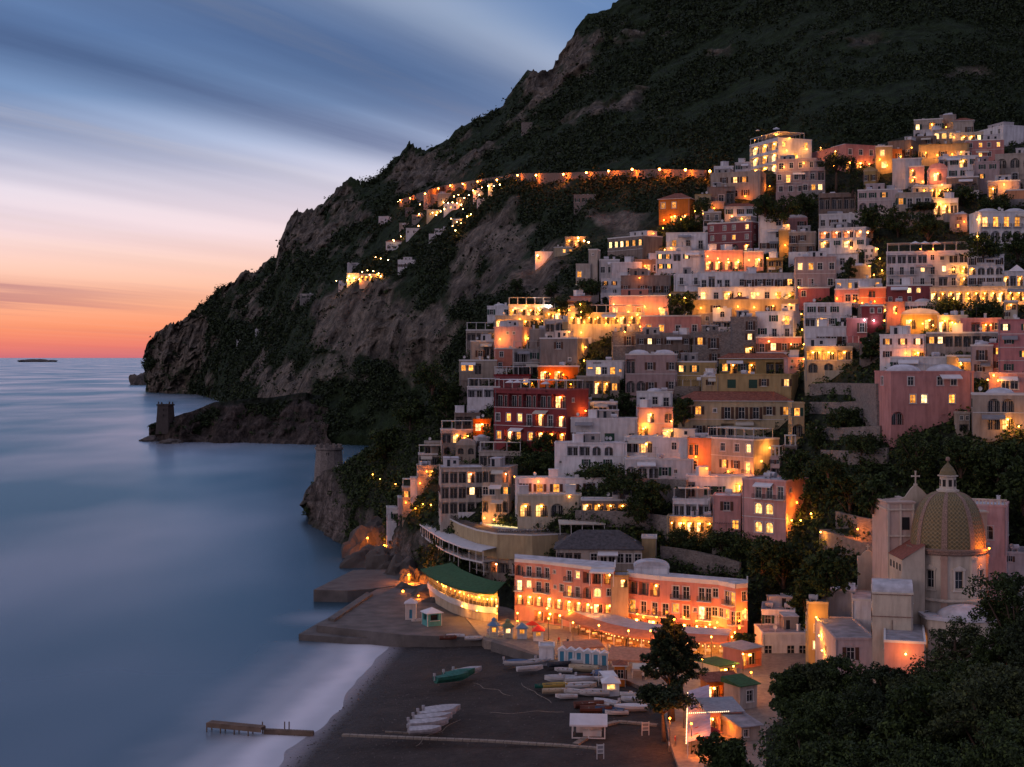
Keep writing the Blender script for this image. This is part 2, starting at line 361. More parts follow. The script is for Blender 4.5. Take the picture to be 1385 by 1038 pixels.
def terrain_mat(name, rockc, vegc, sc):
    m, nt, b = mat(name); p = geo_pos(nt)
    at = N(nt, 'ShaderNodeAttribute', attribute_name='rock').outputs['Fac']
    n = noise(nt, p, sc, 5, .65); n2 = noise(nt, p, sc*4, 4, .7, (1, .5, 1)); n3 = noise(nt, p, sc*2.4, 6, .68, (1, .3, .3))
    vo = N(nt, 'ShaderNodeTexVoronoi'); vo.inputs['Scale'].default_value = sc*1.6; mp = N(nt, 'ShaderNodeMapping'); mp.inputs['Scale'].default_value = (1, .4, .55); nt.links.new(p, mp.inputs[0]); nt.links.new(mp.outputs[0], vo.inputs[0])
    rc = ramp(nt, n3, [(.30, tuple(x*.22 for x in rockc)), (.46, tuple(x*.75 for x in rockc)), (.56, tuple(x*1.25 for x in rockc)), (.70, tuple(x*1.9 for x in rockc))])
    n5 = noise(nt, p, sc*9, 5, .75, (1, .4, .8))
    rc = mix(nt, .85, rc, ramp(nt, n5, [(.35, (.35, .34, .36)), (.5, (.95, .92, .88)), (.68, (1.5, 1.4, 1.3))]), 'MULTIPLY')
    rc = mix(nt, .5, rc, ramp(nt, n2, [(.3, (.35, .33, .32)), (.6, (1, .97, .93))]), 'MULTIPLY')
    vc = ramp(nt, n2, [(.3, tuple(x*.45 for x in vegc)), (.5, vegc), (.7, tuple(x*1.7 for x in vegc))])
    f = math_(nt, 'ADD', math_(nt, 'MULTIPLY_ADD', at, 2.6, -1.0), math_(nt, 'MULTIPLY_ADD', n, 2.4, -1.2), clamp=True)
    nt.links.new(mix(nt, f, vc, rc), b.inputs['Base Color']); b.inputs['Roughness'].default_value = .95
    b.inputs['Specular IOR Level'].default_value = .1
    bump(nt, b, math_(nt, 'ADD', math_(nt, 'ADD', n2, n3), math_(nt, 'MULTIPLY', vo.outputs['Distance'], 1.6)), 2.6/(sc*10), 1)
    return m
m_far = terrain_mat('limestone_and_scrub', (.150, .132, .112), (.019, .031, .013), .035)
m_prom = terrain_mat('dark_shore_rock', (.075, .062, .056), (.012, .016, .009), .10)
m_near = terrain_mat('hillside_rock_and_garden', (.15, .13, .12), (.026, .032, .020), .16)
S_A = A.mesh('mountain', 860, 420, dispA, [m_far], 260, rockA)
tag(link('mountain', S_A), kind='structure')
S_B = B.mesh('town_hillside', 420, 260, dispB, [m_near], 60, rockB, drop=6)
tag(link('town_hillside', S_B), kind='structure')
S_P = Pr.mesh('promontory', 120, 40, dispP, [m_prom], 120)
tag(link('promontory', S_P), kind='structure')
# small islet and rock stack
def rocklump(name, u, v, w, h, D, s, label=None):
    me = bpy.data.meshes.new(name); bm = bmesh.new(); bmesh.ops.create_icosphere(bm, subdivisions=4, radius=1)
    V = np.array([q.co[:] for q in bm.verts]); n = fbm(V[:, 0]*1.6+s, V[:, 1]*1.6, V[:, 2]*1.6, 4, s)
    for q, k in zip(bm.verts, n): q.co = q.co*(1+.35*float(k)); q.co.x *= w; q.co.y *= w*.7; q.co.z *= h
    bm.to_mesh(me); bm.free(); me.materials.append(m_rock)
    o = link(name, me, None, tuple(P(u, v, D))); o.location.z = -h*.15
    return o
m_rock = simple('dark_rock', (.10, .088, .08), .95, .4, .12)
tag(rocklump('islet', 53, 489, 250, 38, 19000, 3), kind='structure')
tag(rocklump('rock_stack', 190, 520, 26, 30, 3100, 5), kind='structure')
# ---------------------------------------------------------------- the sea
m_sea, nt, b = mat('sea_water'); p = geo_pos(nt)
sw = noise(nt, p, .007, 3, .45, (1, .45, 1)); sw2 = noise(nt, p, .05, 3, .5, (.6, 1., 1))
# long-exposure swash: foam hanging over the shallows along the beach line
def linedist(nt, p, a, b_):
    d = (b_-a); n = Vector((-d.y, d.x, 0)).normalized()
    v = N(nt, 'ShaderNodeVectorMath', operation='DOT_PRODUCT'); s = N(nt, 'ShaderNodeVectorMath', operation='SUBTRACT')
    s.inputs[1].default_value = tuple(a); nt.links.new(p, s.inputs[0]); nt.links.new(s.outputs[0], v.inputs[0]); v.inputs[1].default_value = tuple(n); return v.outputs['Value']
a_, b_ = G(372, 1038, 0), G(530, 868, 0)
dd = linedist(nt, p, a_, b_)      # positive on the sea side
dirv = (b_-a_).normalized(); al = N(nt, 'ShaderNodeVectorMath', operation='DOT_PRODUCT'); nt.links.new(p, al.inputs[0]); al.inputs[1].default_value = (dirv.x, dirv.y, 0)
end = b_.x*dirv.x+b_.y*dirv.y
wob = math_(nt, 'MULTIPLY_ADD', noise(nt, p, .05, 3, .5), 9, -4.5)
dd2 = math_(nt, 'ADD', dd, wob)
foam = ramp(nt, math_(nt, 'DIVIDE', dd2, 27, clamp=True), [(0, (.8,)*3), (.14, (1, 1, 1)), (.34, (.6,)*3), (.62, (.22,)*3), (1, (0, 0, 0))], 'EASE')
lim = ramp(nt, math_(nt, 'MULTIPLY_ADD', math_(nt, 'SUBTRACT', al.outputs['Value'], end), .04, .55, clamp=True), [(.35, (1, 1, 1)), (.62, (0, 0, 0))], 'EASE')
fo = math_(nt, 'MULTIPLY', math_(nt, 'MULTIPLY', foam, lim), .92)
# second patch between quay arms
vd = N(nt, 'ShaderNodeVectorMath', operation='DISTANCE'); nt.links.new(p, vd.inputs[0]); c0 = G(432, 836, 0); vd.inputs[1].default_value = tuple(c0)
f2 = ramp(nt, math_(nt, 'DIVIDE', vd.outputs['Value'], 14, clamp=True), [(0, (.30,)*3), (1, (0, 0, 0))], 'EASE')
fo = math_(nt, 'MAXIMUM', fo, f2)
deep = ramp(nt, sw, [(.3, (.008, .050, .080)), (.7, (.016, .066, .095))])
nt.links.new(mix(nt, fo, deep, (.78, .76, .80)), b.inputs['Base Color'])
b.inputs['Specular IOR Level'].default_value = .40; b.inputs['IOR'].default_value = 1.30; nt.links.new(ramp(nt, sw, [(.38, (.34, .55, .86)), (.50, (.60, .74, 1.)), (.62, (1., 1., 1.))]), b.inputs['Specular Tint'])
nt.links.new(math_(nt, 'MULTIPLY_ADD', fo, .5, .30), b.inputs['Roughness'])
bump(nt, b, math_(nt, 'ADD', math_(nt, 'MULTIPLY', sw, 5.), math_(nt, 'MULTIPLY', sw2, .35)), 1.0, .4)
bs = N(nt, 'ShaderNodeBsdfDiffuse'); sheen_mask = math_(nt, 'MULTIPLY_ADD', noise(nt, p, .004, 3, .5, (1.3, .6, 1)), 3.6, -1.35, clamp=True)  # bright sheen patches on the water, painted into the diffuse and gloss colours
nt.links.new(mix(nt, fo, mix(nt, sheen_mask, (.008, .044, .062), (.15, .20, .28)), (.78, .77, .82)), bs.inputs[0])
gl_ = N(nt, 'ShaderNodeBsdfGlossy'); gl_.inputs['Roughness'].default_value = .27; nt.links.new(mix(nt, sheen_mask, (.32, .52, .66), (.86, .88, .95)), gl_.inputs[0])
bn = N(nt, 'ShaderNodeBump'); bn.inputs['Strength'].default_value = .35; nt.links.new(math_(nt, 'ADD', math_(nt, 'MULTIPLY', sw, 5.), math_(nt, 'MULTIPLY', sw2, .35)), bn.inputs['Height']); nt.links.new(bn.outputs[0], gl_.inputs['Normal'])
fr = N(nt, 'ShaderNodeFresnel'); fr.inputs[0].default_value = 1.36; nt.links.new(bn.outputs[0], fr.inputs['Normal'])
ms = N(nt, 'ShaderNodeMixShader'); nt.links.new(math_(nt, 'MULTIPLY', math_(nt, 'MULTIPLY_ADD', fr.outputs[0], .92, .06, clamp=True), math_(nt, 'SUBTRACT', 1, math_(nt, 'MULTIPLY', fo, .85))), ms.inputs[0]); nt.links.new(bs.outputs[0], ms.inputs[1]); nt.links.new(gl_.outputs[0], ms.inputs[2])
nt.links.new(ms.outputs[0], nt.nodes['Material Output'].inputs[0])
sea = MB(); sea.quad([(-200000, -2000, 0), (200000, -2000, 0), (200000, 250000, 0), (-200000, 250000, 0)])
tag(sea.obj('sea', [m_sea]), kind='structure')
# ---------------------------------------------------------------- materials of the town
def plaster(name, c, dirt=.5):
    m, nt, b = mat(name); p = obj_co(nt)
    n = noise(nt, p, .35, 5, .6); st = noise(nt, p, 1.1, 4, .6, (1, 1, .16)); fine = noise(nt, p, 3., 3)
    c0 = ramp(nt, n, [(.25, tuple(x*.80 for x in c)), (.55, c), (.8, tuple(min(.9, x*1.08) for x in c))])
    d = tuple(x*k for x, k in zip(c, (.38, .34, .33)))
    c1 = mix(nt, math_(nt, 'MULTIPLY', ramp(nt, st, [(.42, (0, 0, 0)), (.74, (1, 1, 1))]), dirt), c0, d)
    hv = N(nt, 'ShaderNodeHueSaturation'); hv.inputs['Hue'].default_value = .5
    nt.links.new(c1, hv.inputs['Color']); r = orand(nt)
    nt.links.new(math_(nt, 'MULTIPLY_ADD', r, .3, .82), hv.inputs['Value']); nt.links.new(math_(nt, 'MULTIPLY_ADD', r, -.4, 1.2), hv.inputs['Saturation'])
    nt.links.new(hv.outputs[0], b.inputs['Base Color']); b.inputs['Roughness'].default_value = .9
    bump(nt, b, fine, .02, .5); return m
def masonry(name, c):
    m, nt, b = mat(name); p = obj_co(nt)
    v = N(nt, 'ShaderNodeTexVoronoi'); v.inputs['Scale'].default_value = 2.2
    mp = N(nt, 'ShaderNodeMapping'); mp.inputs['Scale'].default_value = (1, 1, 1.6); nt.links.new(p, mp.inputs[0]); nt.links.new(mp.outputs[0], v.inputs[0])
    n = noise(nt, p, .5, 5, .65)
    c0 = mix(nt, .55, ramp(nt, n, [(.25, tuple(x*.55 for x in c)), (.75, tuple(x*1.35 for x in c))]), ramp(nt, v.outputs['Color'], [(.1, tuple(x*.5 for x in c)), (.9, tuple(x*1.5 for x in c))]))
    nt.links.new(c0, b.inputs['Base Color']); b.inputs['Roughness'].default_value = .95; bump(nt, b, v.outputs['Distance'], .06, .8); return m
WALL = dict(w=plaster('white_plaster', (.72, .71, .73)), l=plaster('lilac_white_plaster', (.60, .57, .57)), c=plaster('cream_plaster', (.58, .50, .38)),
    b=plaster('beige_plaster', (.44, .37, .31), .6), g=plaster('grey_plaster', (.34, .32, .31), .7), y=plaster('ochre_plaster', (.46, .34, .18)),
    o=plaster('orange_plaster', (.60, .24, .10)), p=plaster('pink_plaster', (.60, .33, .31)), r=plaster('crimson_plaster', (.24, .045, .05), .35),
    m=plaster('mauve_plaster', (.47, .36, .35)), k=plaster('brown_plaster', (.25, .195, .165), .7), n=plaster('blue_grey_net', (.09, .12, .17)),
    q=plaster('dusty_rose_plaster', (.52, .20, .20)), s=masonry('rubble_stone', (.22, .19, .17)), e=plaster('salmon_plaster', (.60, .26, .20), .35))
m_roofw = simple('limewashed_roof', (.50, .49, .52), .9, .3, .5)
m_roofg = simple('grey_roof', (.28, .27, .29), .9, .35, .5)
m_trim = simple('white_trim', (.62, .60, .58), .7, .1)
m_frame = simple('white_frame', (.55, .53, .50), .6, .1)
m_brown = simple('brown_shutter', (.09, .045, .03), .7, .2)
m_green = simple('green_shutter', (.025, .07, .05), .6, .2)
m_grey = simple('grey_shutter', (.25, .25, .27), .7, .2)
m_iron = simple('dark_iron', (.05, .045, .045), .5, .1)
m_wood = simple('weathered_wood', (.16, .11, .08), .8, .3)
m_canvas = simple('cream_canvas', (.52, .47, .40), .8, .12)
m_wcanvas = simple('white_canvas', (.66, .65, .67), .8, .1)
m_dark = simple('dark_interior', (.025, .022, .022), .9, .2)
m_redcloth = simple('red_cloth', (.45, .03, .02), .8, .2)
m_glass, nt, b = mat('dark_window_glass'); b.inputs['Base Color'].default_value = (.018, .02, .025, 1); b.inputs['Roughness'].default_value = .12; b.inputs['Specular IOR Level'].default_value = .5
m_lit = emit('lit_window_glass', (1, .40, .065), 1.9, .62, .9)
m_pale = emit('bright_window_glass', (1, .56, .17), 1.9, .35, .6)
m_bulb = emit('ceiling_bulb', (1, .34, .045), 55)
m_bulbr = emit('red_ceiling_bulb', (1, .28, .08), 45)
m_litr = emit('red_lamp_glow', (1, .26, .08), 1.6, .3, .6)
m_tile, nt, b = mat('terracotta_tiles'); p = obj_co(nt)
w1 = N(nt, 'ShaderNodeTexWave', wave_type='BANDS', bands_direction='X'); w1.inputs['Scale'].default_value = 1.4; w1.inputs['Distortion'].default_value = .4; nt.links.new(p, w1.inputs[0])
n = noise(nt, p, 1.6, 5, .7); nt.links.new(ramp(nt, n, [(.25, (.10, .035, .025)), (.5, (.26, .09, .06)), (.75, (.38, .17, .12))]), b.inputs['Base Color']); b.inputs['Roughness'].default_value = .9
bump(nt, b, w1.outputs['Fac'], .08, 1)
# ---------------------------------------------------------------- openings: w, h, sill, recess, arch
OP = dict(w=(1.1,1.55,.85,.22,0), W=(1.1,1.55,.85,.22,0), d=(1.15,2.2,.08,.24,0), D=(1.15,2.2,.08,.24,0), a=(2.3,2.4,.1,1.0,1), A=(2.3,2.4,.1,1.0,1),
    u=(1.4,1.8,.6,.25,1), U=(1.4,1.8,.6,.25,1), l=(2.7,2.25,.1,1.3,0), L=(2.7,2.25,.1,1.3,0), R=(2.7,2.25,.1,1.3,0), o=(.6,.7,1.3,.2,0), O=(.6,.7,1.3,.2,0),
    G=(1.9,1.9,.35,.1,0), x=(1.1,1.55,.85,.22,0), X=(1.1,1.55,.85,.22,0), z=(1.1,1.7,.85,.22,0))
NAMES = dict(w='window', W='window', x='window', X='window', z='window', o='window', O='window', d='balcony_door', D='balcony_door', a='arched_opening', A='arched_opening', u='arched_window', U='arched_window', l='loggia', L='loggia', R='loggia', G='shuttered_window')
_wm = {}
def win_mesh(k):
    """opening contents: x centred, y into the wall, z from the sill of the opening"""
    if k in _wm: return _wm[k]
    ch = k[0]; w, h, sill, rec, arch = OP[ch]; mb = MB(); lit = ch in 'WDALUOXR'
    pane = m_lit if lit else m_glass
    if ch == 'R': pane = m_litr
    if ch in 'AU' : pane = m_pale if k.endswith('1') else m_lit
    sh = {'0': m_brown, '1': m_green, '2': m_grey}.get(k[-1], m_brown)
    mats = [pane, m_frame, sh, m_iron, m_dark, m_trim, m_bulbr if ch == 'R' else m_bulb]
    y = rec-.02; hw = w/2
    if ch in 'aAlLR':
        # back wall doors of a loggia or deep arch
        nd = 2
        if lit:      # the ceiling bulb that lights the recess
            q = rec*.45; zz = h*.80
            mb.box(-.13, .13, q-.13, q+.13, zz-.16, zz+.06, 6); mb.box(-.02, .02, q-.02, q+.02, zz+.06, h-.01, 3)
        for i in range(nd):
            c = -hw+w*(i+.5)/nd; dw = w/nd*.36
            lm = 0 if (lit and i == 0) or (not lit and i == 0) else 4
            mb.quad([(c-dw, y-.06, .05), (c+dw, y-.06, .05), (c+dw, y-.06, h*.82), (c-dw, y-.06, h*.82)], lm)
            for xx in (c-dw, c-.03, c+dw-.06): mb.box(xx, xx+.06, y-.12, y-.07, .05, h*.82, 1)
            mb.box(c-dw, c+dw, y-.12, y-.07, h*.82, h*.82+.07, 1)
        # railing at the front
        n = max(6, int(w/.22)); mb.box(-hw, hw, .03, .07, .95, 1.0, 3)
        for i in range(n): xx = -hw+w*(i+.5)/n; mb.box(xx-.012, xx+.012, .04, .06, 0, .95, 3)
    elif ch == 'G':
        n = 12
        mb.quad([(-hw, y, 0), (hw, y, 0), (hw, y, h), (-hw, y, h)], 2)
        for i in range(n): z = h*i/n; mb.box(-hw, hw, y-.05, y-.01, z, z+h/n*.55, 2)
    else:
        mb.quad([(-hw, y, 0), (hw, y, 0), (hw, y, h), (-hw, y, h)], 0)
        t = .07
        mb.box(-hw, -hw+t, y-.06, y-.01, 0, h, 1); mb.box(hw-t, hw, y-.06, y-.01, 0, h, 1)
        mb.box(-hw, hw, y-.065, y-.012, 0, t, 1); mb.box(-hw, hw, y-.065, y-.012, h-t, h, 1); mb.box(-t/2, t/2, y-.07, y-.014, 0, h, 1)
        if h > 1.2: mb.box(-hw, hw, y-.055, y-.016, h*.62, h*.62+.05, 1)
        if ch in 'wWdDxX' and k[-1] in '01' and not (ch in 'dD' and k[-1] == '1'):
            for s in (-1, 1):
                a, b2 = sorted((s*(hw+.06), s*(hw+.06+w*.46))); mb.box(a, b2, -.07, -.025, 0, h, 2)
                for j in range(5): mb.box(a+.04, b2-.04, -.085, -.072, h*(j+.15)/5, h*(j+.75)/5, 2)
        else:
            for s in (-1, 1):
                a, b2 = sorted((s*(hw+.01), s*(hw+.13))); mb.box(a, b2, -.05, -.003, -.02, h+.12, 5)
            mb.box(-hw-.13, hw+.13, -.055, -.004, h+.01, h+.13, 5)
        if sill > .2: mb.box(-hw-.2, hw+.2, -.16, -.002, -.12, -.03, 5)
    me = mb.mesh(NAMES[ch], mats); _wm[k] = me; return me
_bm = {}
def balcony_mesh(w):
    w = round(max(1.4, w)*2)/2
    if w in _bm: return _bm[w]
    mb = MB(); hw = w/2; d = .85
    mb.box(-hw, hw, -d, -.004, -.16, -.01, 0)
    n = int(w/.16)
    mb.box(-hw, hw, -d+.02, -d+.06, .9, .95, 1)
    for s in (-1, 1): a, b2 = sorted((s*hw, s*(hw-.04))); mb.box(a, b2, -d+.02, -.01, .9, .949, 1)
    for i in range(n+1): x = -hw+.02+(w-.04)*i/n; mb.box(x-.012, x+.012, -d+.025, -d+.05, 0, .9, 1)
    for s in (-1, 1):
        for i in range(5): yy = -d+.1+i*.16; x = s*(hw-.02); mb.box(x-.012, x+.012, yy, yy+.024, 0, .9, 1)
    _bm[w] = mb.mesh('balcony', [m_trim, m_iron]); return _bm[w]
# ---------------------------------------------------------------- a wall face with real openings
def face(mb, o, d, nrm, width, z0, z1, holes, m=0):
    """o origin (x,y), d unit direction along the face, nrm outward normal; holes (x0,x1,z0,z1,rec,arch)"""
    def pt(x, z, k=0.): return (o[0]+d[0]*x-nrm[0]*k, o[1]+d[1]*x-nrm[1]*k, z)
    xs = sorted({0., width, *[h[0] for h in holes], *[h[1] for h in holes]})
    rows = sorted({z0, z1, *[h[2] for h in holes], *[h[3] for h in holes]})
    for a, b in zip(rows[:-1], rows[1:]):
        zc = (a+b)/2; act = sorted([h for h in holes if h[2] < zc < h[3]], key=lambda h: h[0]); x = 0.
        for h in act+[None]:
            xe = h[0] if h else width
            if xe-x > 1e-4: mb.quad([pt(x, a), pt(xe, a), pt(xe, b), pt(x, b)], m)
            if h: x = h[1]
    for (a, b, c, e, rec, arch) in holes:
        mb.quad([pt(a, c), pt(a, c, rec), pt(a, e, rec), pt(a, e)], m); mb.quad([pt(b, c, rec), pt(b, c), pt(b, e), pt(b, e, rec)], m)
        mb.quad([pt(a, c), pt(b, c), pt(b, c, rec), pt(a, c, rec)], m)
        if not arch: mb.quad([pt(a, e, rec), pt(b, e, rec), pt(b, e), pt(a, e)], m)
        if rec > .5: mb.quad([pt(a, c, rec), pt(b, c, rec), pt(b, e, rec), pt(a, e, rec)], m)
        if arch:
            r = (b-a)/2; hh = min(r, (e-c)*.5); cx = (a+b)/2; pts = []
            for i in range(9):
                t = math.pi*i/8; pts.append((cx-r*math.cos(t), e-hh+hh*math.sin(t)))
            for i in range(8):
                (x0, q0), (x1, q1) = pts[i], pts[i+1]
                mb.quad([pt(x0, q0), pt(x1, q1), pt(x1, e), pt(x0, e)], m)
                mb.quad([pt(x0, q0, rec), pt(x1, q1, rec), pt(x1, q1), pt(x0, q0)], m)
def layout(width, z0, z1, floors, rnd):
    """openings of a face -> holes, contents"""
    fl = floors.split('/'); fh = (z1-z0)/len(fl); holes, cont = [], []
    for i, row in enumerate(fl):
        if not row: continue
        zb = z1-(i+1)*fh; bay = width/len(row)
        bal = None
        for j, ch in enumerate(row):
            if ch not in OP: continue
            w, h, sill, rec, arch = OP[ch]; s = min(1.35, max(.55, fh/3.2))
            sw = s
            if ch in 'lLR': ww = bay-.35*min(1, bay/2)
            else: ww = min(w*s, bay-.3 if bay > 1.2 else bay*.7)
            hh = min(h*s, fh-.35) if ch not in 'lLR' else fh*.74
            zs = zb+min(sill*s, max(.05, fh-hh-.22)); cx = bay*(j+.5)+(rnd.uniform(-.12, .12)*bay if ch in 'wWo' else 0)
            cx = min(max(cx, ww/2+.12), width-ww/2-.12)
            if ww < .2 or width < ww+.3: continue
            rec2 = min(rec, 1.3)
            holes.append((cx-ww/2, cx+ww/2, zs, zs+hh, rec2, arch))
            cont.append((ch, cx, zs, ww/w, hh/h, bay))
    return holes, cont
ROOTS = []
def side_auto(width, nfl, rnd, lit=.12):
    n = max(1, int(width/3.6)); out = []
    for i in range(nfl):
        out.append(''.join(rnd.choice('wwo.' if rnd.random() > lit else 'W') for _ in range(n)))
    return '/'.join(out)
def poly_roof(kind, W0, W1, Y1, Hh, wallm, root, rnd):
    x0, x1 = W0, W1; w = x1-x0
    if kind == 't':
        mb = MB(); e = .45; rh = min(w, Y1)*.24; X0, X1, YA, YB = x0-e, x1+e, -e, Y1+e; zz = Hh+.02
        if w > Y1: q = (YB-YA)/2*.9; r0, r1 = (X0+q, (YA+YB)/2, zz+rh), (X1-q, (YA+YB)/2, zz+rh)
        else: q = (X1-X0)/2*.9; r0, r1 = ((X0+X1)/2, YA+q, zz+rh), ((X0+X1)/2, YB-q, zz+rh)
        A_, B_, C_, D_ = (X0, YA, zz), (X1, YA, zz), (X1, YB, zz), (X0, YB, zz)
        if w > Y1: mb.quad([A_, B_, r1, r0]); mb.quad([B_, C_, r1]); mb.quad([C_, D_, r0, r1]); mb.quad([D_, A_, r0])
        else: mb.quad([A_, B_, r0]); mb.quad([B_, C_, r1, r0]); mb.quad([C_, D_, r1]); mb.quad([D_, A_, r0, r1])
        mb.box(X0, X1, YA, YB, zz-.16, zz-.01, 1)
        mb.tube([r0, r1], .12, 6)
        mb.obj('roof', [m_tile, m_trim], root); return
    mb = MB(); e = .10; t = .22; hp = .30
    mb.box(x0+t-.1, x1-t+.1, t-.1, Y1-t+.1, Hh-.3, Hh+.06, 0, False)
    z0 = Hh-.1
    for (a, b, c, d) in ((x0-e, x1+e, -e, t), (x0-e, x1+e, Y1-t, Y1+e), (x0-e, x0+t, t, Y1-t), (x1-t, x1+e, t, Y1-t)): mb.box(a, b, c, d, z0, Hh+hp, 1)
    rf = mb.obj('roof', [m_roofw if rnd.random() < .7 else m_roofg, wallm if rnd.random() < .6 else m_trim], root)
    if kind == 'b':
        b2 = MB(); n = 12; hh = w*(.16 if w > 6.5 else .30); st = [(x0+w/2-w/2*math.cos(math.pi*i/n), Hh+hp*.5+hh*math.sin(math.pi*i/n)) for i in range(n+1)]
        for i in range(n): (a, za), (c, zc) = st[i], st[i+1]; b2.quad([(a, 0, za), (c, 0, zc), (c, Y1, zc), (a, Y1, za)])
        b2.quad([(a, 0, z) for a, z in st][::-1]); b2.quad([(a, Y1, z) for a, z in st])
        b2.obj('vault', [m_roofw if w > 6.5 else wallm], root, smooth=False)
    if kind == 'B':
        b2 = MB(); n = 12; hh = Y1*.22; st = [(Y1/2-Y1/2*math.cos(math.pi*i/n), Hh+.1+hh*math.sin(math.pi*i/n)) for i in range(n+1)]
        for i in range(n): (a, za), (c, zc) = st[i], st[i+1]; b2.quad([(x0, a, za), (x1, a, za), (x1, c, zc), (x0, c, zc)])
        b2.quad([(x0, a, z) for a, z in st]); b2.quad([(x1, a, z) for a, z in st][::-1])
        b2.obj('vault', [m_roofw], root)
    if kind == 'm':
        k = 2 if w > 11 else 1
        for i in range(k):
            r = min(w/k*.42, Y1*.42); c = (x0+w*(i+.5)/k, Y1*.5)
            MB().lathe([(r, Hh+.1), (r*.98, Hh+.35), (r*.8, Hh+.35+r*.18), (r*.5, Hh+.35+r*.3), (r*.2, Hh+.35+r*.35), (.02, Hh+.35+r*.36)], 20, c=c).obj('roof_dome', [m_roofw], root, smooth=True)
    if kind in 'cC':
        b2 = MB(); hh = Hh+2.5
        cm = m_wcanvas if kind == 'C' else m_canvas
        b2.box(x0+.1, x1-.1, .1, Y1*.8, hh, hh+.12, 0)
        n = max(2, int(w/2.8))
        for i in range(n+1):
            xx = x0+.25+(w-.5)*i/n
            for yy in (.3, Y1*.8-.3): b2.box(xx-.07, xx+.07, yy-.07, yy+.07, Hh+.06, hh, 1)
        b2.obj('canopy', [cm, m_trim], root)
    if kind == 'n':
        b2 = MB(); c = ((x0+x1)/2, Y1/2, Hh+min(w, Y1)*.4); q = [(x0-.4, -.4, Hh+.3), (x1+.4, -.4, Hh+.3), (x1+.4, Y1+.4, Hh+.3), (x0-.4, Y1+.4, Hh+.3)]
        for i in range(4):
            a, b_ = Vector(q[i]), Vector(q[(i+1) % 4]); m1 = (a+Vector(c))/2-Vector((0, 0, .7)); m2 = (b_+Vector(c))/2-Vector((0, 0, .7)); b2.quad([a, b_, m2, m1]); b2.quad([m1, m2, c])
        b2.obj('tent_roof', [m_wcanvas], root, smooth=True)
    if kind == 'f' and w > 6.5 and Y1 > 5.5 and rnd.random() < .75:
        pw, pd, ph = w*rnd.uniform(.28, .5), Y1*.5, rnd.uniform(2.0, 2.6); px = rnd.uniform(x0+.4, x1-pw-.4); py = Y1-pd-.3
        pm = MB(); h_ = [(pw*.3-.4, pw*.3+.4, Hh+.1, Hh+1.9, .2, 0)]
        if pw > 3.4: h_.append((pw*.72-.4, pw*.72+.4, Hh+.8, Hh+1.7, .2, 0))
        face(pm, (px, py), (1, 0), (0, -1), pw, Hh, Hh+ph, h_); face(pm, (px+pw, py), (0, 1), (1, 0), pd, Hh, Hh+ph, []); face(pm, (px+pw, py+pd), (-1, 0), (0, 1), pw, Hh, Hh+ph, []); face(pm, (px, py+pd), (0, -1), (-1, 0), pd, Hh, Hh+ph, [])
        for q in h_: pm.quad([(px+q[0], py+.19, q[2]), (px+q[1], py+.19, q[2]), (px+q[1], py+.19, q[3]), (px+q[0], py+.19, q[3])], 1)
        pm.box(px-.12, px+pw+.12, py-.12, py+pd+.12, Hh+ph+.003, Hh+ph+.16, 2)
        pm.obj('roof_room', [rnd.choice([wallm, WALL['l'], WALL['g']]), m_glass, m_roofw], root)
    if kind in 'fm' and w > 3.5:
        for _ in range(rnd.choice((1, 2, 3, 4))):
            k = rnd.choice(('chimney', 'water_tank', 'dish', 'stair_box', 'air_unit', 'aerial', 'aerial'))
            x = rnd.uniform(x0+.9, x1-.9); y = rnd.uniform(.8, max(1, Y1-1)); o = link(k if k != 'dish' else 'satellite_dish', CL[k], root, (x, y, Hh+.06), rnd.uniform(-.6, .6))
# roof clutter meshes
CL = {}
CL['chimney'] = MB().box(-.3, .3, -.25, .25, 0, 1.2, 0).box(-.38, .38, -.33, .33, 1.2, 1.32, 0).box(-.12, .12, -.1, .1, 1.32, 1.6, 1).mesh('chimney', [WALL['w'], m_iron])
CL['water_tank'] = MB().tube([(-.8, 0, .75), (.8, 0, .75)], .5, 12).box(-.6, -.45, -.4, .4, 0, .4).box(.45, .6, -.4, .4, 0, .4).mesh('water_tank', [m_roofw])
CL['stair_box'] = MB().box(-1.2, 1.2, -1, 1, 0, 2.1).box(-1.3, 1.3, -1.1, 1.1, 2.1, 2.22).mesh('stair_box', [WALL['w']])
CL['air_unit'] = MB().box(-.5, .5, -.2, .2, .1, .8).box(-.45, -.35, -.2, .2, 0, .1, 1).box(.35, .45, -.2, .2, 0, .1, 1).mesh('air_unit', [m_trim, m_iron])
CL['aerial'] = MB().tube([(0, 0, 0), (0, 0, 3)], .03, 5).box(-.6, .6, -.015, .015, 2.7, 2.74).box(-.45, .45, -.015, .015, 2.35, 2.39).mesh('aerial', [m_iron])
d_ = MB(); d_.tube([(0, 0, 0), (0, 0, 1)], .04, 6); b_0 = len(d_.v); d_.lathe([(.02, 0), (.25, .05), (.45, .16)], 14)
for i in range(b_0, len(d_.v)): x, y, z = d_.v[i]; d_.v[i] = (x, -z, y+1.05)
CL['dish'] = d_.mesh('satellite_dish', [m_trim])
def ray_hit(C, dirx, diry, u):
    """distance along (dirx,diry) from plan point C to the sight line of column u"""
    k = (u-U0)/F        # x = k*y
    den = dirx-k*diry
    return (k*C[1]-C[0])/den
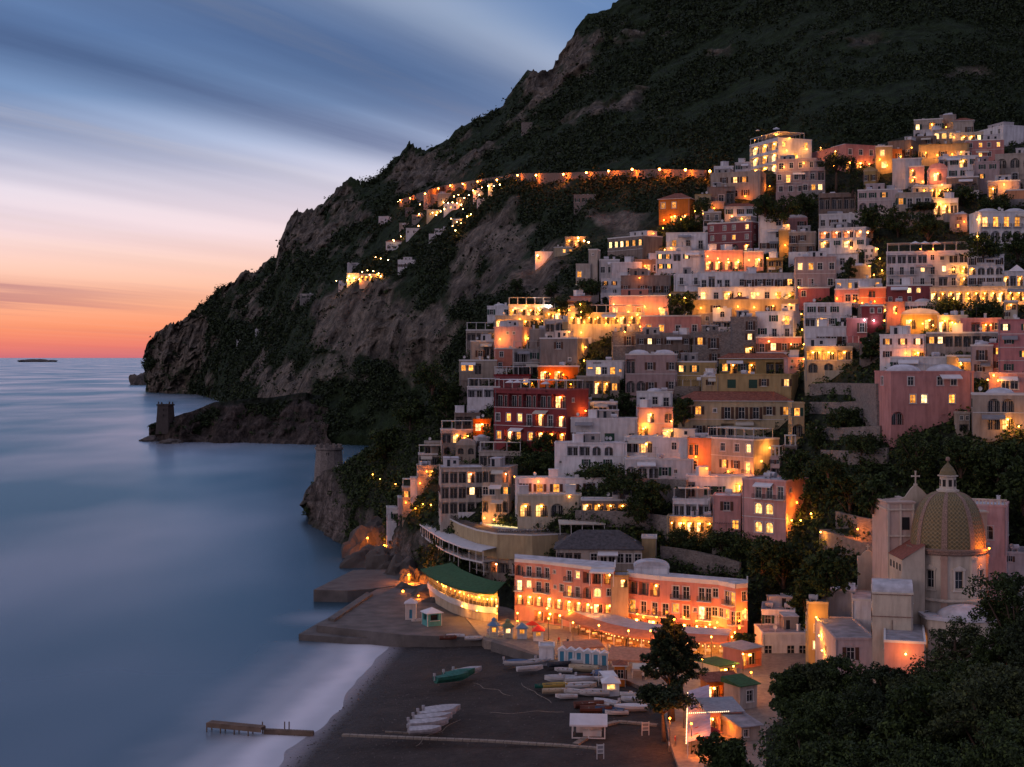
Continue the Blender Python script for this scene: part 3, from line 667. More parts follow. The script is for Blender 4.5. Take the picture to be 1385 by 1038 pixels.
def building(name, u0, u1, vt, vb, s, col, roof, floors, side, label, D=None, sheet=None, cat=None, group=None, dp=None, ext=9., seed=0, yaw=None, rnd=None, lean=1.):
    rnd = random.Random(hash((u0, vt, vb)) & 0xffff) if rnd is None else rnd
    sheet = sheet or B; uc = (u1-s) if s > 0 else (u0-s if s < 0 else u0)
    if D is None: D = min(sheet.d(uc, vb) if s else 9e9, sheet.d((u0+u1)/2, vb))-.8
    C = P(uc, vb, D); z0 = C.z; Hh = D*(vb-vt)/F
    phi = math.atan((((u0+u1)/2)-U0)/F)
    if s:
        sm = abs(s)*D/F
        ya = math.asin(min(.85, max(.2, sm/9.5))) if yaw is None else R(yaw)
        rot = -phi-ya if s > 0 else -phi+ya
    else: rot = -phi+(R(rnd.uniform(-4, 4)) if yaw is None else R(yaw))
    cr, sr = math.cos(rot), math.sin(rot)
    if s > 0:
        Wd = ray_hit(C, -cr, -sr, u0); Dp = ray_hit(C, -sr, cr, u1); x0, x1 = -Wd, 0.
    else:
        Wd = ray_hit(C, cr, sr, u1); x0, x1 = 0., Wd
        Dp = ray_hit(C, -sr, cr, u0) if s < 0 else (dp or min(11, max(5.5, Hh*.95)))
    Dp = dp or min(22, max(4.5, Dp))
    Wd = abs(Wd)
    root = empty(name, (C.x, C.y, z0), rot); tag(root, label, cat or name.replace('_', ' '), group); ROOTS.append(root)
    wm = WALL[col]; mb = MB()
    hol, cont = layout(Wd, 0, Hh, floors, rnd)
    face(mb, (x0, 0), (1, 0), (0, -1), Wd, -ext, Hh, hol)
    nf = len(floors.split('/'))
    if side is None: side = side_auto(Dp, nf, rnd)
    sides = []
    for sgn in (1, -1):
        if s*sgn > 0 or s == 0: sp = side
        else: sp = ''
        if s == 0: sp = side_auto(Dp, nf, rnd, .05)
        h2, c2 = layout(Dp, 0, Hh, sp, rnd) if sp else ([], [])
        if sgn > 0: face(mb, (x1, 0), (0, 1), (1, 0), Dp, -ext, Hh, h2)
        else: face(mb, (x0, Dp), (0, -1), (-1, 0), Dp, -ext, Hh, h2)
        sides.append(c2)
    face(mb, (x1, Dp), (-1, 0), (0, 1), Wd, -ext, Hh, [])
    mb.obj('wall', [wm], root)
    shut = rnd.choice('0012'); shut = {'r': '2', 'w': rnd.choice('0122'), 'p': '2'}.get(col, shut)
    def put(cs, o, dr, rz):
        runs = []
        for ch, cx, zs, sx, sz, bay in cs:
            key = ch+(shut if ch in 'wWdD' else ('0' if ch in 'xX' else '1' if ch in 'GAU' else '2'))
            x, y = o[0]+dr[0]*cx, o[1]+dr[1]*cx
            link(NAMES[ch], win_mesh(key), root, (x, y, zs), rz, (sx, 1, sz))
            if ch in 'dD':
                link('balcony', balcony_mesh(min(bay*.92, 2.4)), root, (x, y, zs-.02), rz)
    put(cont, (x0, 0), (1, 0), 0.)
    put(sides[0], (x1, 0), (0, 1), R(90)); put(sides[1], (x0, Dp), (0, -1), R(-90))
    poly_roof(roof, x0, x1, Dp, Hh, wm, root, rnd)
    # drainpipe, awnings and wall units
    dpm = MB(); xx = x0+Wd*rnd.choice((.03, .97)); dpm.tube([(xx, -.09, -2), (xx, -.09, Hh-.1)], .06, 6); dpm.obj('drainpipe', [m_grey], root)
    fhh = Hh/nf
    for i in range(nf):
        if rnd.random() < .22 and Wd > 4 and fhh > 2.3:
            aw = min(Wd*.45, 4.5); ax_ = rnd.uniform(x0+.3, x1-aw-.3); za_ = Hh-(i*fhh)-fhh*.12
            t = MB(); t.quad([(ax_, -1.3, za_-.7), (ax_+aw, -1.3, za_-.7), (ax_+aw, -.02, za_), (ax_, -.02, za_)]); t.quad([(ax_, -1.3, za_-.95), (ax_+aw, -1.3, za_-.95), (ax_+aw, -1.3, za_-.7), (ax_, -1.3, za_-.7)])
            t.tube([(ax_+.05, -1.28, za_-.75), (ax_+.05, -.05, za_-.1)], .025, 4, 1); t.tube([(ax_+aw-.05, -1.28, za_-.75), (ax_+aw-.05, -.05, za_-.1)], .025, 4, 1)
            t.obj('awning', [rnd.choice([m_canvas, m_wcanvas, m_grey]), m_iron], root)
    if s == 0 and ext > 8 and D < 620 and Wd > 5 and name in ('townhouse', 'villa', 'palazzo', 'terrace_house', 'cottage', 'hotel', 'arcade') and rnd.random() < .55:
        td_ = rnd.uniform(1.6, 2.6); t = MB(); a_x, b_x = (x0, x1) if rnd.random() < .5 else ((x0, x0+Wd*.6) if rnd.random() < .5 else (x1-Wd*.6, x1))
        n_ = max(1, int((b_x-a_x)/2.6)); ww_ = (b_x-a_x)/n_
        face(t, (a_x, -td_), (1, 0), (0, -1), b_x-a_x, -5, .75, [(ww_*(k+.5)-ww_*.3, ww_*(k+.5)+ww_*.3, -2.6, -.5, .5, 1) for k in range(n_)] if rnd.random() < .45 else [])
        face(t, (b_x, -td_), (0, 1), (1, 0), td_-.01, -5, .75, []); face(t, (a_x, -.01), (0, -1), (-1, 0), td_-.01, -5, .75, [])
        t.quad([(a_x, -td_+.15, .7), (b_x, -td_+.15, .7), (b_x, -td_+.15, .02), (a_x, -td_+.15, .02)]); t.quad([(a_x, -td_, .75), (b_x, -td_, .75), (b_x, -td_+.15, .7), (a_x, -td_+.15, .7)]); t.quad([(a_x, -td_+.15, .02), (b_x, -td_+.15, .02), (b_x, -.01, .02), (a_x, -.01, .02)], 1)
        t.obj('terrace', [rnd.choice([wm, WALL['w'], WALL['l'], WALL['g'], WALL['s']]), m_roofg], root)
        if rnd.random() < .5:
            t = MB(); k_ = max(2, int((b_x-a_x)/2.2))
            for q_ in range(k_+1): xx_ = a_x+.1+(b_x-a_x-.2)*q_/k_; t.box(xx_-.06, xx_+.06, -td_+.05, -td_+.17, .75, 2.5)
            for q_ in range(int((b_x-a_x)/.5)): xx_ = a_x+.1+q_*.5; t.box(xx_, xx_+.07, -td_, -.05, 2.5, 2.58)
            t.obj('pergola', [rnd.choice([m_trim, m_wood])], root)
    # string courses between floors on larger fronts
    if nf > 1 and Wd > 7 and rnd.random() < .6:
        t = MB()
        for i in range(1, nf): z = Hh*i/nf; t.box(x0-.03, x1+.03, -.09, -.003, z-.07, z+.05, 0)
        t.obj('cornice', [m_trim], root)
    root['W'] = Wd; root['Dp'] = Dp; root['H'] = Hh; root['x0'] = x0
    return root
def table(txt, **kw):
    for ln in txt.strip().splitlines():
        ln = ln.strip()
        if not ln or ln[0] == '#': continue
        f = [q.strip() for q in ln.split('|')]
        n = [float(q) for q in f[1].split()]
        opts = dict(kw)
        if len(n) > 5: opts['D'] = n[5]
        building(f[0], n[0], n[1], n[2], n[3], n[4], f[2], f[3], f[4], None if f[5] == '*' else f[5], f[6], **opts)
# ---------------------------------------------------------------- the town: pixel box on the hillside, colour, roof, floors | side | label
table('''
hotel|1014 1098 187 233 46|w|C|LLL/LLL/LLL|W.W/.W./W.W|tall floodlit white hotel tower with glowing storeys and rooftop terrace at the hill crest
townhouse|966 992 226 246 0|w|f|..|*|small white flat-roofed block just left of the beige ridge house
house|961 1036 232 268 8|b|f|.wXW./.wuw.|w/.|beige ridge house with one bright square window below the hotel tower
townhouse|994 1016 221 233 0|l|f|wo|*|little pale annexe tucked at the left foot of the hotel tower
villa|1050 1104 217 264 0|m|f|uwww/wDwww/wwww|*|mauve villa with small dark windows in front of the floodlit tower
villa|1084 1116 228 262 0|m|c|lll/wWW|*|mauve terrace wing with two lit ground windows right of the mauve villa
cottage|957 994 254 276 0|k|f|.ul|*|low brown cottage with a dark doorway beneath the beige ridge house
villa|891 943 268 302 10|o|t|WW./.LL|W/.|orange villa with hipped roof and two glowing windows above the dark garden
cottage|940 962 264 292 0|y|f|w/W|*|narrow ochre lean-to lit by a lamp right of the orange villa
cottage|980 1023 280 294 0|w|t|wxw|*|white cottage with terracotta hipped roof above the crimson hotel
hotel|957 1033 300 340 16|r|f|wwwW/wwWw/aaaA|oo/uw/d.|crimson hotel with white framed windows and dark arches on three floors
restaurant|953 1005 340 366 0|p|f|AAAA|*|pink arcaded restaurant floodlit beneath the crimson hotel
gateway|1006 1033 341 362 0|p|f|.A|*|pink entrance arch glowing at the crimson hotel's lower right corner
townhouse|1026 1062 293 341 0|w|b|.u/.u/wwl|*|white vaulted house with dark arched windows right of the crimson hotel
chapel|1062 1092 296 313 0|p|b|.x|*|pink barrel-vaulted chapel with one brown shuttered window
wall_house|1054 1070 312 345 0|y|f|./.|*|blank yellow lamplit wall house below the pink vaulted chapel
townhouse|1067 1103 315 345 0|b|f|dw./w.w|*|beige two-storey house with dark shutters below the pink chapel
townhouse|901 957 316 338 0|w|f|Wwd|*|white house with single lit shuttered window left of the crimson hotel
townhouse|887 956 341 367 0|w|f|WWlW.o/WW....|*|white house with four lit windows below the single lit window house
barracks|822 896 319 354 27|k|f|WWWWWW/......|../..|long brown barracks building with a row of small lit windows on its left face
townhouse|858 892 352 372 0|k|f|wWw|*|low brown house lit from the right under the long brown building
palazzo|1076 1131 349 392 0|m|f|WWww/ww.w|*|mauve palazzo with pale flat roof and two lit upper windows
cottage|1083 1106 376 397 0|p|f|.O|*|little pink box house with tiny lit window under the mauve palazzo
cottage|1080 1122 390 404 0|q|f|u..|*|long low rose wall house beneath the little pink box house
villa|1107 1157 263 305 0|k|f|lll/aa.|*|brown villa with red interior loggia over two dark arches
townhouse|1108 1161 291 311 0|w|f|wxwd|*|white house with a red shutter beneath the brown arched villa
restaurant|1107 1181 308 334 10|w|f|RRRR/LwLw|R/w|wedge-shaped white restaurant with red lit upper veranda
palazzo|1160 1218 258 300 0|m|f|wwW./aw.u/..w.|*|mauve half of the long palazzo with a big blind arch
palazzo|1213 1260 262 302 0|b|f|Wddd/wwu.|*|beige pilastered half of the long palazzo with four tall windows
villa|1098 1186 196 230 42|p|f|..../.LL.|www/LL.|long white villa with floodlit pink gable right of the hotel tower
tower_house|1184 1207 199 232 0|y|f|W/W|*|yellow lamplit tower house right of the long white villa
cottage|1203 1220 203 220 0|o|f|.w|*|small orange house right of the yellow tower house
cottage|1201 1244 190 214 12|k|f|.Ww|w|brown hilltop house with orange lit wall above the small orange house
townhouse|1236 1275 163 180 0|b|f|W.Lw|*|beige summit house with lit window on the top row at left
townhouse|1271 1293 157 179 0|g|m|w.|*|grey summit house with little dome and roof aerials
townhouse|1289 1317 164 184 0|b|t|.w|*|beige summit house with low gabled roof right of the grey one
cottage|1262 1292 177 191 0|b|f|UUU|*|beige cottage with three lit arched windows under the summit houses
cottage|1236 1266 186 199 0|k|f|.w|*|brown garden cottage at the left end below the summit
villa|1314 1385 170 196 28|w|f|w.ww/aa.a|./.|long white villa with grey-blue scaffold netting at the far right summit
townhouse|1288 1330 181 194 0|c|f|.LLW|*|cream cottage with wide lit veranda under the right summit
villa|1243 1311 197 218 0|y|f|w.w.W|*|long yellow lamplit villa on the upper terrace
villa|1306 1358 191 216 0|p|f|wWwW/wWw.|*|pink villa with four lit windows right of the long yellow villa
villa|1207 1246 216 252 0|l|f|.../..w|*|plain pale lilac villa under the yellow tower house
villa|1229 1250 226 252 0|p|f|A./L.|*|narrow glowing pink house with lit arch beside the pale lilac villa
villa|1256 1281 229 262 0|p|b|A/L|*|glowing pink vaulted house with big lit arch on the upper slope
terrace_house|1236 1287 252 268 0|c|f|LLLLL|*|dazzling lit terrace row under the two glowing pink houses
terrace_house|1262 1296 270 293 0|w|f|LLl|*|white stepped terrace house lit from below the dazzling terrace
villa|1270 1323 213 243 0|w|f|lwLw/wwww|*|white villa with planted balconies right of the glowing pink houses
arcade|1280 1324 241 263 0|k|f|aaaa|*|brown arcade with four dark arches under the planted balconies
townhouse|1318 1352 220 258 0|m|f|ww/W./..|*|mauve house with one bright square window right of the arcade
palazzo|1346 1400 210 248 0|b|f|aaa/.u.|*|beige palazzo with blind arches at the upper right edge
cottage|1336 1380 246 270 0|m|f|L..|*|mauve cottage with big round glow on its wall at upper right
cottage|1361 1396 258 274 0|o|f|..|*|orange lamplit garden wall house at the upper right edge
villa|1311 1398 287 328 -14|w|m|DDDDD/aaaaa|*|white villa with five lit balcony doors over five arches at right
hotel|1199 1311 342 388 0|w|c|llllwwll/dddWdWdL/dddddldL|*|long white hotel with three storeys of divided balconies
hotel|1309 1358 346 386 0|w|f|dwwd/Aaaa/dddd|*|white hotel wing with lit arch and three dark arches right of the divided balconies
pavilion|1356 1394 369 390 0|w|n|LlLl|*|open pavilion under a white tent roof at the right edge
restaurant|1258 1396 390 410 0|c|f|LLLLLLLLLLLL|*|long glowing glazed restaurant under the white hotel
townhouse|1199 1261 387 411 0|r|f|..UU./www..|*|dark crimson house with two lit arched windows
villa|1161 1198 390 416 0|e|f|.a./...|*|salmon villa with central white arch left of the dark crimson house
villa|1198 1224 410 440 0|o|f|.A./...|*|orange villa with a lit arch below the dark crimson house
townhouse|1129 1163 392 414 0|e|f|.ww|*|salmon lamplit house left of the salmon villa
terrace_house|1222 1274 410 426 0|w|m|udwuo|*|white cottages with small domes under the glowing restaurant
restaurant|1219 1270 426 446 0|y|b|AA|*|cave-like yellow restaurant with two blazing arches
restaurant|1268 1308 428 450 0|c|f|LLU|*|cream restaurant with bright lamps right of the blazing arches
villa|1299 1354 432 452 0|q|f|.lLw|*|rose villa with dark loggia on the right slope
palazzo|1350 1398 434 506 0|q|f|WW/w./.W/w.|*|tall rose palazzo with lit windows at the right edge
townhouse|1338 1363 466 503 0|q|f|W/w|*|narrow rose house with a lit window left of the tall rose palazzo
townhouse|1313 1343 468 508 0|m|m|d/w|*|mauve house with one green balcony door beside the narrow rose house
terrace_house|1253 1352 451 470 0|g|f|WWlllllw|*|long low grey verandas with two lit windows above the pink palazzo
townhouse|1190 1252 454 488 0|w|f|XXX/x.L|*|white house with three lit brown-shuttered windows above the pink palazzo
townhouse|1145 1173 432 468 0|q|f|.d/..|*|deep rose house with one balcony door
townhouse|1164 1195 414 440 0|r|f|.ww/...|*|dark red house between the rose house and the orange villa
townhouse|1088 1152 411 443 0|w|f|wxw./lLwl|*|tall white house with awning and terrace loggia above three brown shutters
townhouse|1089 1151 443 472 0|w|f|.xxx|*|white middle storeys with three brown shutters over the yellow loggia
villa|1089 1153 470 505 0|c|f|LLL/aa.|*|cream house with yellow lamplit loggia over two dark arches
townhouse|1119 1161 345 364 0|w|f|ww.|*|white box house with two dark windows right of the mauve palazzo
roundhouse|1148 1178 361 382 0|g|m|...|*|plain grey round-topped house below the white box house
townhouse|1130 1192 379 394 0|w|f|WWl.W|*|low white house with lit windows under the grey round-topped house
terrace_house|912 951 372 399 0|w|f|dd/...|*|white terrace house with two balcony doors over a blank parapet
palazzo|947 1010 369 392 0|w|f|dldd.w|*|long white palazzo, left half with dark double doors
palazzo|1006 1076 371 392 0|l|f|dwwdW|*|long white palazzo, right half with one lit door at its end
palazzo|944 1078 390 410 0|w|f|WwLwWwWW|*|white lower storey with lamplit bays under the long palazzo
wall_house|936 1086 407 428 0|y|f|..w.....d.W.|*|long yellow floodlit retaining house beneath the white palazzo
cottage|908 948 396 414 0|y|f|.A.|*|small yellow house with a glowing arch behind bushes
townhouse|840 907 374 400 0|k|f|w.wddd|*|flat brown house with three tall dark doors above the floodlit pink palazzo
palazzo|824 904 401 430 0|e|f|D.D.D|*|salmon palazzo with white pilasters, brightly floodlit
restaurant|768 872 424 454 0|c|C|LLLLLLLLL/.........|*|broad glowing restaurant terrace under white canopy below the floodlit palazzo
restaurant|735 792 418 436 0|c|c|LLLL|*|glowing terrace restaurant with lamps and canopy on the town's left shoulder
villa|866 948 428 454 0|p|f|WWdw|*|dusty pink villa with two bright windows and a rooftop dish
townhouse|860 934 454 486 0|k|f|wWww.w/..w.dw|*|long brown house with one lit window under the dusty pink villa
cottage|945 968 425 448 0|b|f|u/.|*|narrow beige house with a small dark arch
townhouse|984 1020 408 434 0|w|t|.d|*|white turreted house with hipped cap on the brown tower
cottage|964 990 418 446 0|w|f|u/l|*|white annexe with dark arch left of the turreted house
tower_house|988 1024 430 482 0|s|f|.d/.W/.L|*|rough brown stone tower house with a pale upper door and lit base window
palazzo|938 992 450 494 0|s|f|Xd./.w.|*|rough stone palazzo with one lit red window beside the stone tower
townhouse|1022 1083 422 457 10|w|f|.wD/wdd|./.|white house with lit corner room beside the lamplit stairway
townhouse|1023 1084 457 480 0|e|f|dWwx|*|salmon lower house with one lit window beside the lamplit stairway
villa|973 1073 485 508 0|y|t|WLwL.lll|*|ochre penthouse with red tiled roof and white glazed verandas
villa|968 1080 508 548 10|y|f|.G.Gx.W/........|./.|ochre block with big green shutters under the penthouse
townhouse|912 969 490 526 0|y|f|WW./...|*|olive house with two lit windows on an iron balcony
cottage|948 972 510 540 0|y|m|x/o|*|little ochre domed house between olive house and ochre block
villa|846 916 480 532 0|m|m|l.w.w/aad.w|*|mauve-white villa with white domes and two deep arches
palazzo|917 1071 542 592 0|y|t|dWodddwW/.ddl....|*|broad ochre palazzo under a red hipped roof with a row of balcony doors
tower_house|1067 1088 546 592 -4|y|f|W/a|*|ochre corner wing with lit window over a dark vaulted arch
villa|956 1054 596 642 35|b|c|.wwW/.XxD|.O/.w|beige villa with striped pergola roof and orange lamplit right wall
townhouse|930 962 594 640 0|o|f|a./u.|*|orange lamplit alley house left of the striped pergola villa
villa|844 951 594 636 8|w|f|lL.w./LL.W.d|./.|white villa with veranda and two lit windows above a white arcade
arcade|846 938 622 650 0|w|f|aaawo.|*|white arcade with three deep arches beneath the veranda villa
villa|772 862 567 602 0|w|f|xxwG.d|*|bright white cubic villa with green shutters and small brown porch
villa|750 848 600 634 0|w|f|.llaa./o.w.w.|*|stepped white lower house with veranda under the cubic villa
villa|861 909 531 553 0|w|m|dwd|*|white penthouse with balcony doors over the pink lamplit arches
villa|862 910 553 592 0|p|f|.A.a/L.L|*|pink villa with two arches glowing orange beneath the white penthouse
hotel|668 796 528 604 30|r|C|llllL/wWWdLdA/WRWWLLL|o./../..|big crimson hotel with white canopies and rows of lit balconies
townhouse|780 838 510 534 0|b|f|llLLW|*|beige house with red-lit veranda left of the mauve-white villa
townhouse|793 844 489 512 0|w|f|WWwWO|*|white house with lettered parapet and three lit windows
townhouse|796 835 545 572 0|w|f|lll/ww.|*|pale house with dark terrace over two plain windows
wall_house|785 800 540 572 0|y|f|.|*|narrow yellow lamplit wall right of the crimson hotel
palazzo|730 796 458 496 15|k|f|.x./..o|./.|brown palazzo with yellow floodlit right flank
villa|728 784 496 516 0|o|f|AA.|*|orange lamplit arches at the foot of the brown palazzo
villa|761 800 437 460 0|y|f|w..|*|yellow floodlit cube below the glowing terrace restaurant
townhouse|737 764 433 466 0|l|f|aa/uu|*|bluish white house with small arches left of the yellow cube
palazzo|668 719 443 474 13|p|f|..oo./.....|./.|pink house flanked by two brilliantly lit yellow walls
cottage|716 740 446 474 0|g|f|.w|*|grey house with single window right of the brilliantly lit pink house
restaurant|670 740 428 446 0|c|f|LLLLlL|*|lower glowing terrace over the brilliantly lit pink house
restaurant|688 748 413 430 0|c|c|LLLLL|*|upper glowing terrace with lamps at the town's left crest
villa|659 693 415 430 0|w|m|w.w|*|white domed villa at the left crest of the town
townhouse|631 670 447 464 0|b|C|llL|*|beige house with white pergola at the town's upper left edge
townhouse|636 671 462 488 0|b|f|.wll|*|plain beige house with open side verandas under the pergola house
townhouse|621 672 488 526 0|b|f|WWl../.aa..|*|beige stone house with two small lit windows at the left edge
townhouse|670 698 472 502 0|e|f|w./w.|*|faded salmon house with one dark square window
townhouse|695 732 473 508 0|g|c|lw/lll|*|grey house with sloping dark awning between salmon house and brown palazzo
restaurant|668 718 508 526 0|r|C|...W|*|low red restaurant beneath white parasols above the crimson hotel
terrace_house|632 676 524 552 0|w|C|ll/..|*|white stepped terraces with awning left of the crimson hotel
townhouse|829 872 450 486 0|s|f|.d./...|*|dark stone house with one framed door
townhouse|826 868 356 376 0|w|f|..ww|*|white cottage row under the long brown building
cottage|779 799 358 380 0|b|f|W.|*|beige chapel house with lit window at the upper left
tower|796 812 338 376 4|b|f|o/./.|./.|slender beige tower at the town's upper left
townhouse|811 838 352 374 0|l|f|ww.|*|lilac white house right of the slender tower
townhouse|813 850 378 400 0|w|f|WWW/.u.|*|white house with three small lit windows above the floodlit palazzo
cottage|783 810 388 404 0|c|f|.xx|*|cream cottage with shuttered pair of windows at the upper left
villa|768 800 402 426 0|e|f|W.W|*|salmon crenellated house glowing behind a lamplit tree
terrace_house|616 650 560 578 0|k|f|ll.|*|small brown terrace house on the left slope below the dark canopy
terrace_house|597 640 582 602 0|b|c|lAL|*|little house with fiercely orange lit porch on the left slope
terrace_house|640 664 568 584 0|o|f|R|*|small orange lit porch beside the crimson hotel's left foot
terrace_house|574 602 599 617 0|b|f|l.l|*|beige cottage of the left stair of terraces, the top one
terrace_house|566 600 615 632 0|b|c|ll|*|beige cottage with pergola, second of the left stair of terraces
terrace_house|564 592 631 648 0|b|f|.L|*|cottage with orange lit room, third of the left stair of terraces
terrace_house|555 586 648 662 0|w|f|.LL|*|white cottage with lit veranda above the slanting stair wall
terrace_house|544 577 661 677 0|b|c|WWx|*|beige cottage with two amber windows beside the glowing grotto
terrace_house|539 558 674 690 0|p|f|.L|*|tiny pink lit cottage on the left cliff edge
terrace_house|523 550 688 707 0|w|f|.w.|*|lowest white hut of the left cliff edge
terrace_house|648 705 612 634 0|b|c|lllll|*|roof pavilion with grey flat canopy above the curved beige hotel
hotel|596 655 634 696 0|b|f|lllRl/lllWl/lllll|*|beige terraced hotel, left wing with stacked open loggias
hotel|652 700 634 694 12|b|f|ll.R/uu.W/l.al|w/.|beige terraced hotel, right wing with lit corner room
townhouse|697 830 648 672 0|w|f|wDDDxl|*|white house with tiled roof and three canopied lit doors
townhouse|700 786 670 700 0|c|f|AAa.|*|cream arched storey with lit arches above the pool terrace
veranda|828 862 654 686 0|w|f|ll/..|*|white glazed veranda right of the tiled roof house
restaurant|786 850 677 696 0|k|f|LLLL|*|low dark restaurant with a strip of orange light below the tiled house
townhouse|928 1020 645 676 0|w|f|l.ww.LL|*|white house with blue glazed corner and lit terrace room
villa|910 960 676 702 0|w|c|lll|*|white pergola terrace with posts left of the pink arched house
villa|964 1002 672 722 0|p|f|.x./..W|*|pink house with dark brown door canopy beside the arched house
restaurant|902 966 700 720 0|y|f|LLLLL|*|glowing yellow dining terrace under vines beside the pink houses
villa|1004 1093 652 728 30|p|f|.ddd/.UU./.UU.|o.o/..W/...|pink house with four big lit arched windows and orange floodlit flank
palazzo|1183 1317 504 576 -22|p|m|.w.ww./.WW.W./a.....|w/./.|grand pink palazzo with white corner strips and two low white domes
villa|1316 1392 534 582 0|b|m|.aa./.aA.|*|cream domed house with four arches right of the grand pink palazzo
townhouse|1338 1394 506 534 0|p|f|.ww.|*|pink house behind the cream domed house at the right edge
townhouse|1204 1283 484 508 0|w|f|w...o|*|plain white block directly behind the pink palazzo roof
townhouse|1281 1318 482 504 0|y|f|.L.|*|ochre cottage with one broad lit window behind the pink palazzo
''')
# far hamlet on the cliff and lone houses between: distances from the mountain sheet
def far(txt):
    bpy.context.view_layer.update(); dg_ = bpy.context.evaluated_depsgraph_get()
    for i, ln in enumerate(txt.strip().splitlines()):
        f = [q.strip() for q in ln.split('|')]; u0, u1, vt, vb = [float(q) for q in f[0].split()]
        dr = Vector((((u0+u1)/2-U0)/F, 1, -(vb-V0)/F)).normalized(); hit = S.ray_cast(dg_, Vector((0, 0, H)), dr)
        D = hit[1].y-2 if hit[0] else A.d((u0+u1)/2, vb)-14
        building('farmhouse' if i % 3 else 'cottage', u0, u1, vt, vb, 0, f[1], f[2], f[3], '', f[4], D=D, ext=7, cat='house', group='houses of the far hamlet' if u0 < 700 else None)
far('''
470 487 356 364|w|f|.w.|small white house above the lit terrace of the far hamlet
469 486 370 382|w|f|W.W|white block at the left end of the lit far terrace
486 518 371 380|c|f|LLLLL|glowing terrace row at the lower left of the far hamlet
458 470 383 389|w|f|..|tiny pale hut at the lowest left tip of the far hamlet
538 562 352 363|w|f|wwwww|white house with five dark windows alone above the far cliff
522 544 327 338|w|t|www|white house with red roof in the middle of the far hamlet
512 529 293 302|w|f|.w|pale house high at the left of the far hamlet
549 570 309 317|w|f|www|long white house in the far hamlet's centre
540 553 302 309|b|f|.w|beige hut left above the long white far house
557 576 291 300|g|f|w.w|grey house right of the beige far hut
548 562 281 290|k|f|ww|brown house under the lone far lamp
573 592 264 279|g|f|ww/ww|grey two-storey house in the upper far hamlet
592 610 262 274|b|f|wW|beige house right of the grey two-storey far house
588 606 310 316|w|f|www|white cottage with dark openings low in the far hamlet
580 604 317 320|w|f|..|long low white terrace under the far cottage
600 625 276 284|w|f|wWww|white house with lamp row at the far hamlet's middle right
577 596 284 293|c|f|WL|cream lamplit house beneath the far hamlet's lamp row
612 634 296 301|g|f|.W.|low grey house on the far hamlet's right slope
618 634 268 275|k|f|WW|brown house with two lit windows near the far road
640 662 258 265|w|f|W.W|white house below the far road lamps
660 684 249 257|w|f|WWW|bright white house at the right end of the far hamlet
645 656 270 276|w|f|.w|tiny white house at the right edge of the far hamlet
724 750 341 354|w|f|w.w|white house perched on the cliff above the town's left side
749 776 335 345|c|f|.WW|cream house joined to the perched white house
764 800 321 333|c|f|LLL|brightly lit small villa on the dark slope left of the barracks
776 806 264 276|s|f|www|abandoned stone house in the dark woods below the road
706 720 166 180|s|f|o|ruined stone watch hut high on the mountain ridge
320 332 460 467|w|f|W|lone small white house low on the far headland
345 354 446 452|w|f|.|tiny pale hut on the far headland slope
406 432 398 405|g|f|w.w|grey villa half hidden on the headland slope
''')

# ---------------------------------------------------------------- small houses packed into the gaps of the slope
import re as _re
bpy.context.view_layer.update()
def _cast(u, v):
    d = Vector(((u-U0)/F, 1, -(v-V0)/F)).normalized(); ok, loc, nrm, i, ob, m = S.ray_cast(bpy.context.evaluated_depsgraph_get(), Vector((0, 0, H)), d); return ob if ok else None
EXC = [(1086,1200,506,800),(1155,1400,580,760),(1000,1200,725,840),(1168,1312,302,336),(1310,1400,326,362),(1005,1112,268,294),(850,908,672,705),(1285,1400,256,284),(880,1010,738,780),(1112,1160,196,262),(900,950,300,316),(905,948,398,424),(600,1400,706,900),(908,934,534,570),(836,862,525,566),(600,640,430,446),(700,760,600,640)]
EDGE = [(600,640),(620,470),(665,420),(760,402),(780,352),(880,302),(960,232),(1100,196),(1240,160),(1385,180)]
rnd = random.Random(77); _n = 0; COLN = dict(w='white', l='pale lilac', b='beige', g='grey', m='mauve', c='cream', k='brown', y='ochre', p='pink')
cand = [(u+rnd.uniform(-4, 4), v+rnd.uniform(-3, 3)) for v in range(180, 700, 15) for u in range(610, 1385, 21)]
DIRW = lambda du, dv: ('below' if dv > 12 else 'above' if dv < -12 else ('right of' if du > 0 else 'left of'))
used = {}
ROOTL = list(ROOTS)
def _px(o): p_ = o.matrix_world.translation; W_ = o.get('W', 5); return U0+F*(p_.x)/p_.y, V0-F*(p_.z+o.get('H', 5)/2-H)/p_.y
PX = [(_px(o), o) for o in ROOTL if o.location.y < 620]
for (u, v) in cand:
    if v < np.interp(u, [e[0] for e in EDGE], [e[1] for e in EDGE])+16: continue
    if any(a < u < b and c < v < d for a, b, c, d in EXC): continue
    hs = [_cast(u+du, v+dv) for du, dv in ((0, 0), (-7, 0), (7, 0), (0, -5))]
    if any(h is None or not h.name.startswith('town_hillside') for h in hs): continue
    (pu, pv), nb = min(PX, key=lambda t: (t[0][0]-u)**2+(t[0][1]-v)**2*1.5)
    base = nb['label']; col = rnd.choice('wwwlbbgmckpy'); dr = DIRW(u-pu, v-pv)
    short = ' '.join(base.split()[:8]); lb = 'small %s house %s the %s' % (COLN[col], dr, short)
    if lb in used: continue
    used[lb] = 1; w_ = rnd.uniform(16, 30); h_ = rnd.uniform(14, 24)
    fl = rnd.choice(['w.w/dw', 'ww/l', 'l/w.w', 'wo/wd', 'aa/w.', 'dd/ll', 'w.w', 'Ww/wd', 'L/w.', 'w/W'])
    building('townhouse', u-w_/2, u+w_/2, v-h_*.55, v+h_*.45, rnd.choice((0, 0, 6, -6)), col, rnd.choice('fffcmb'), fl, None, lb, rnd=rnd, cat='house'); _n += 1
    bpy.context.view_layer.update()
print('fillers', _n)
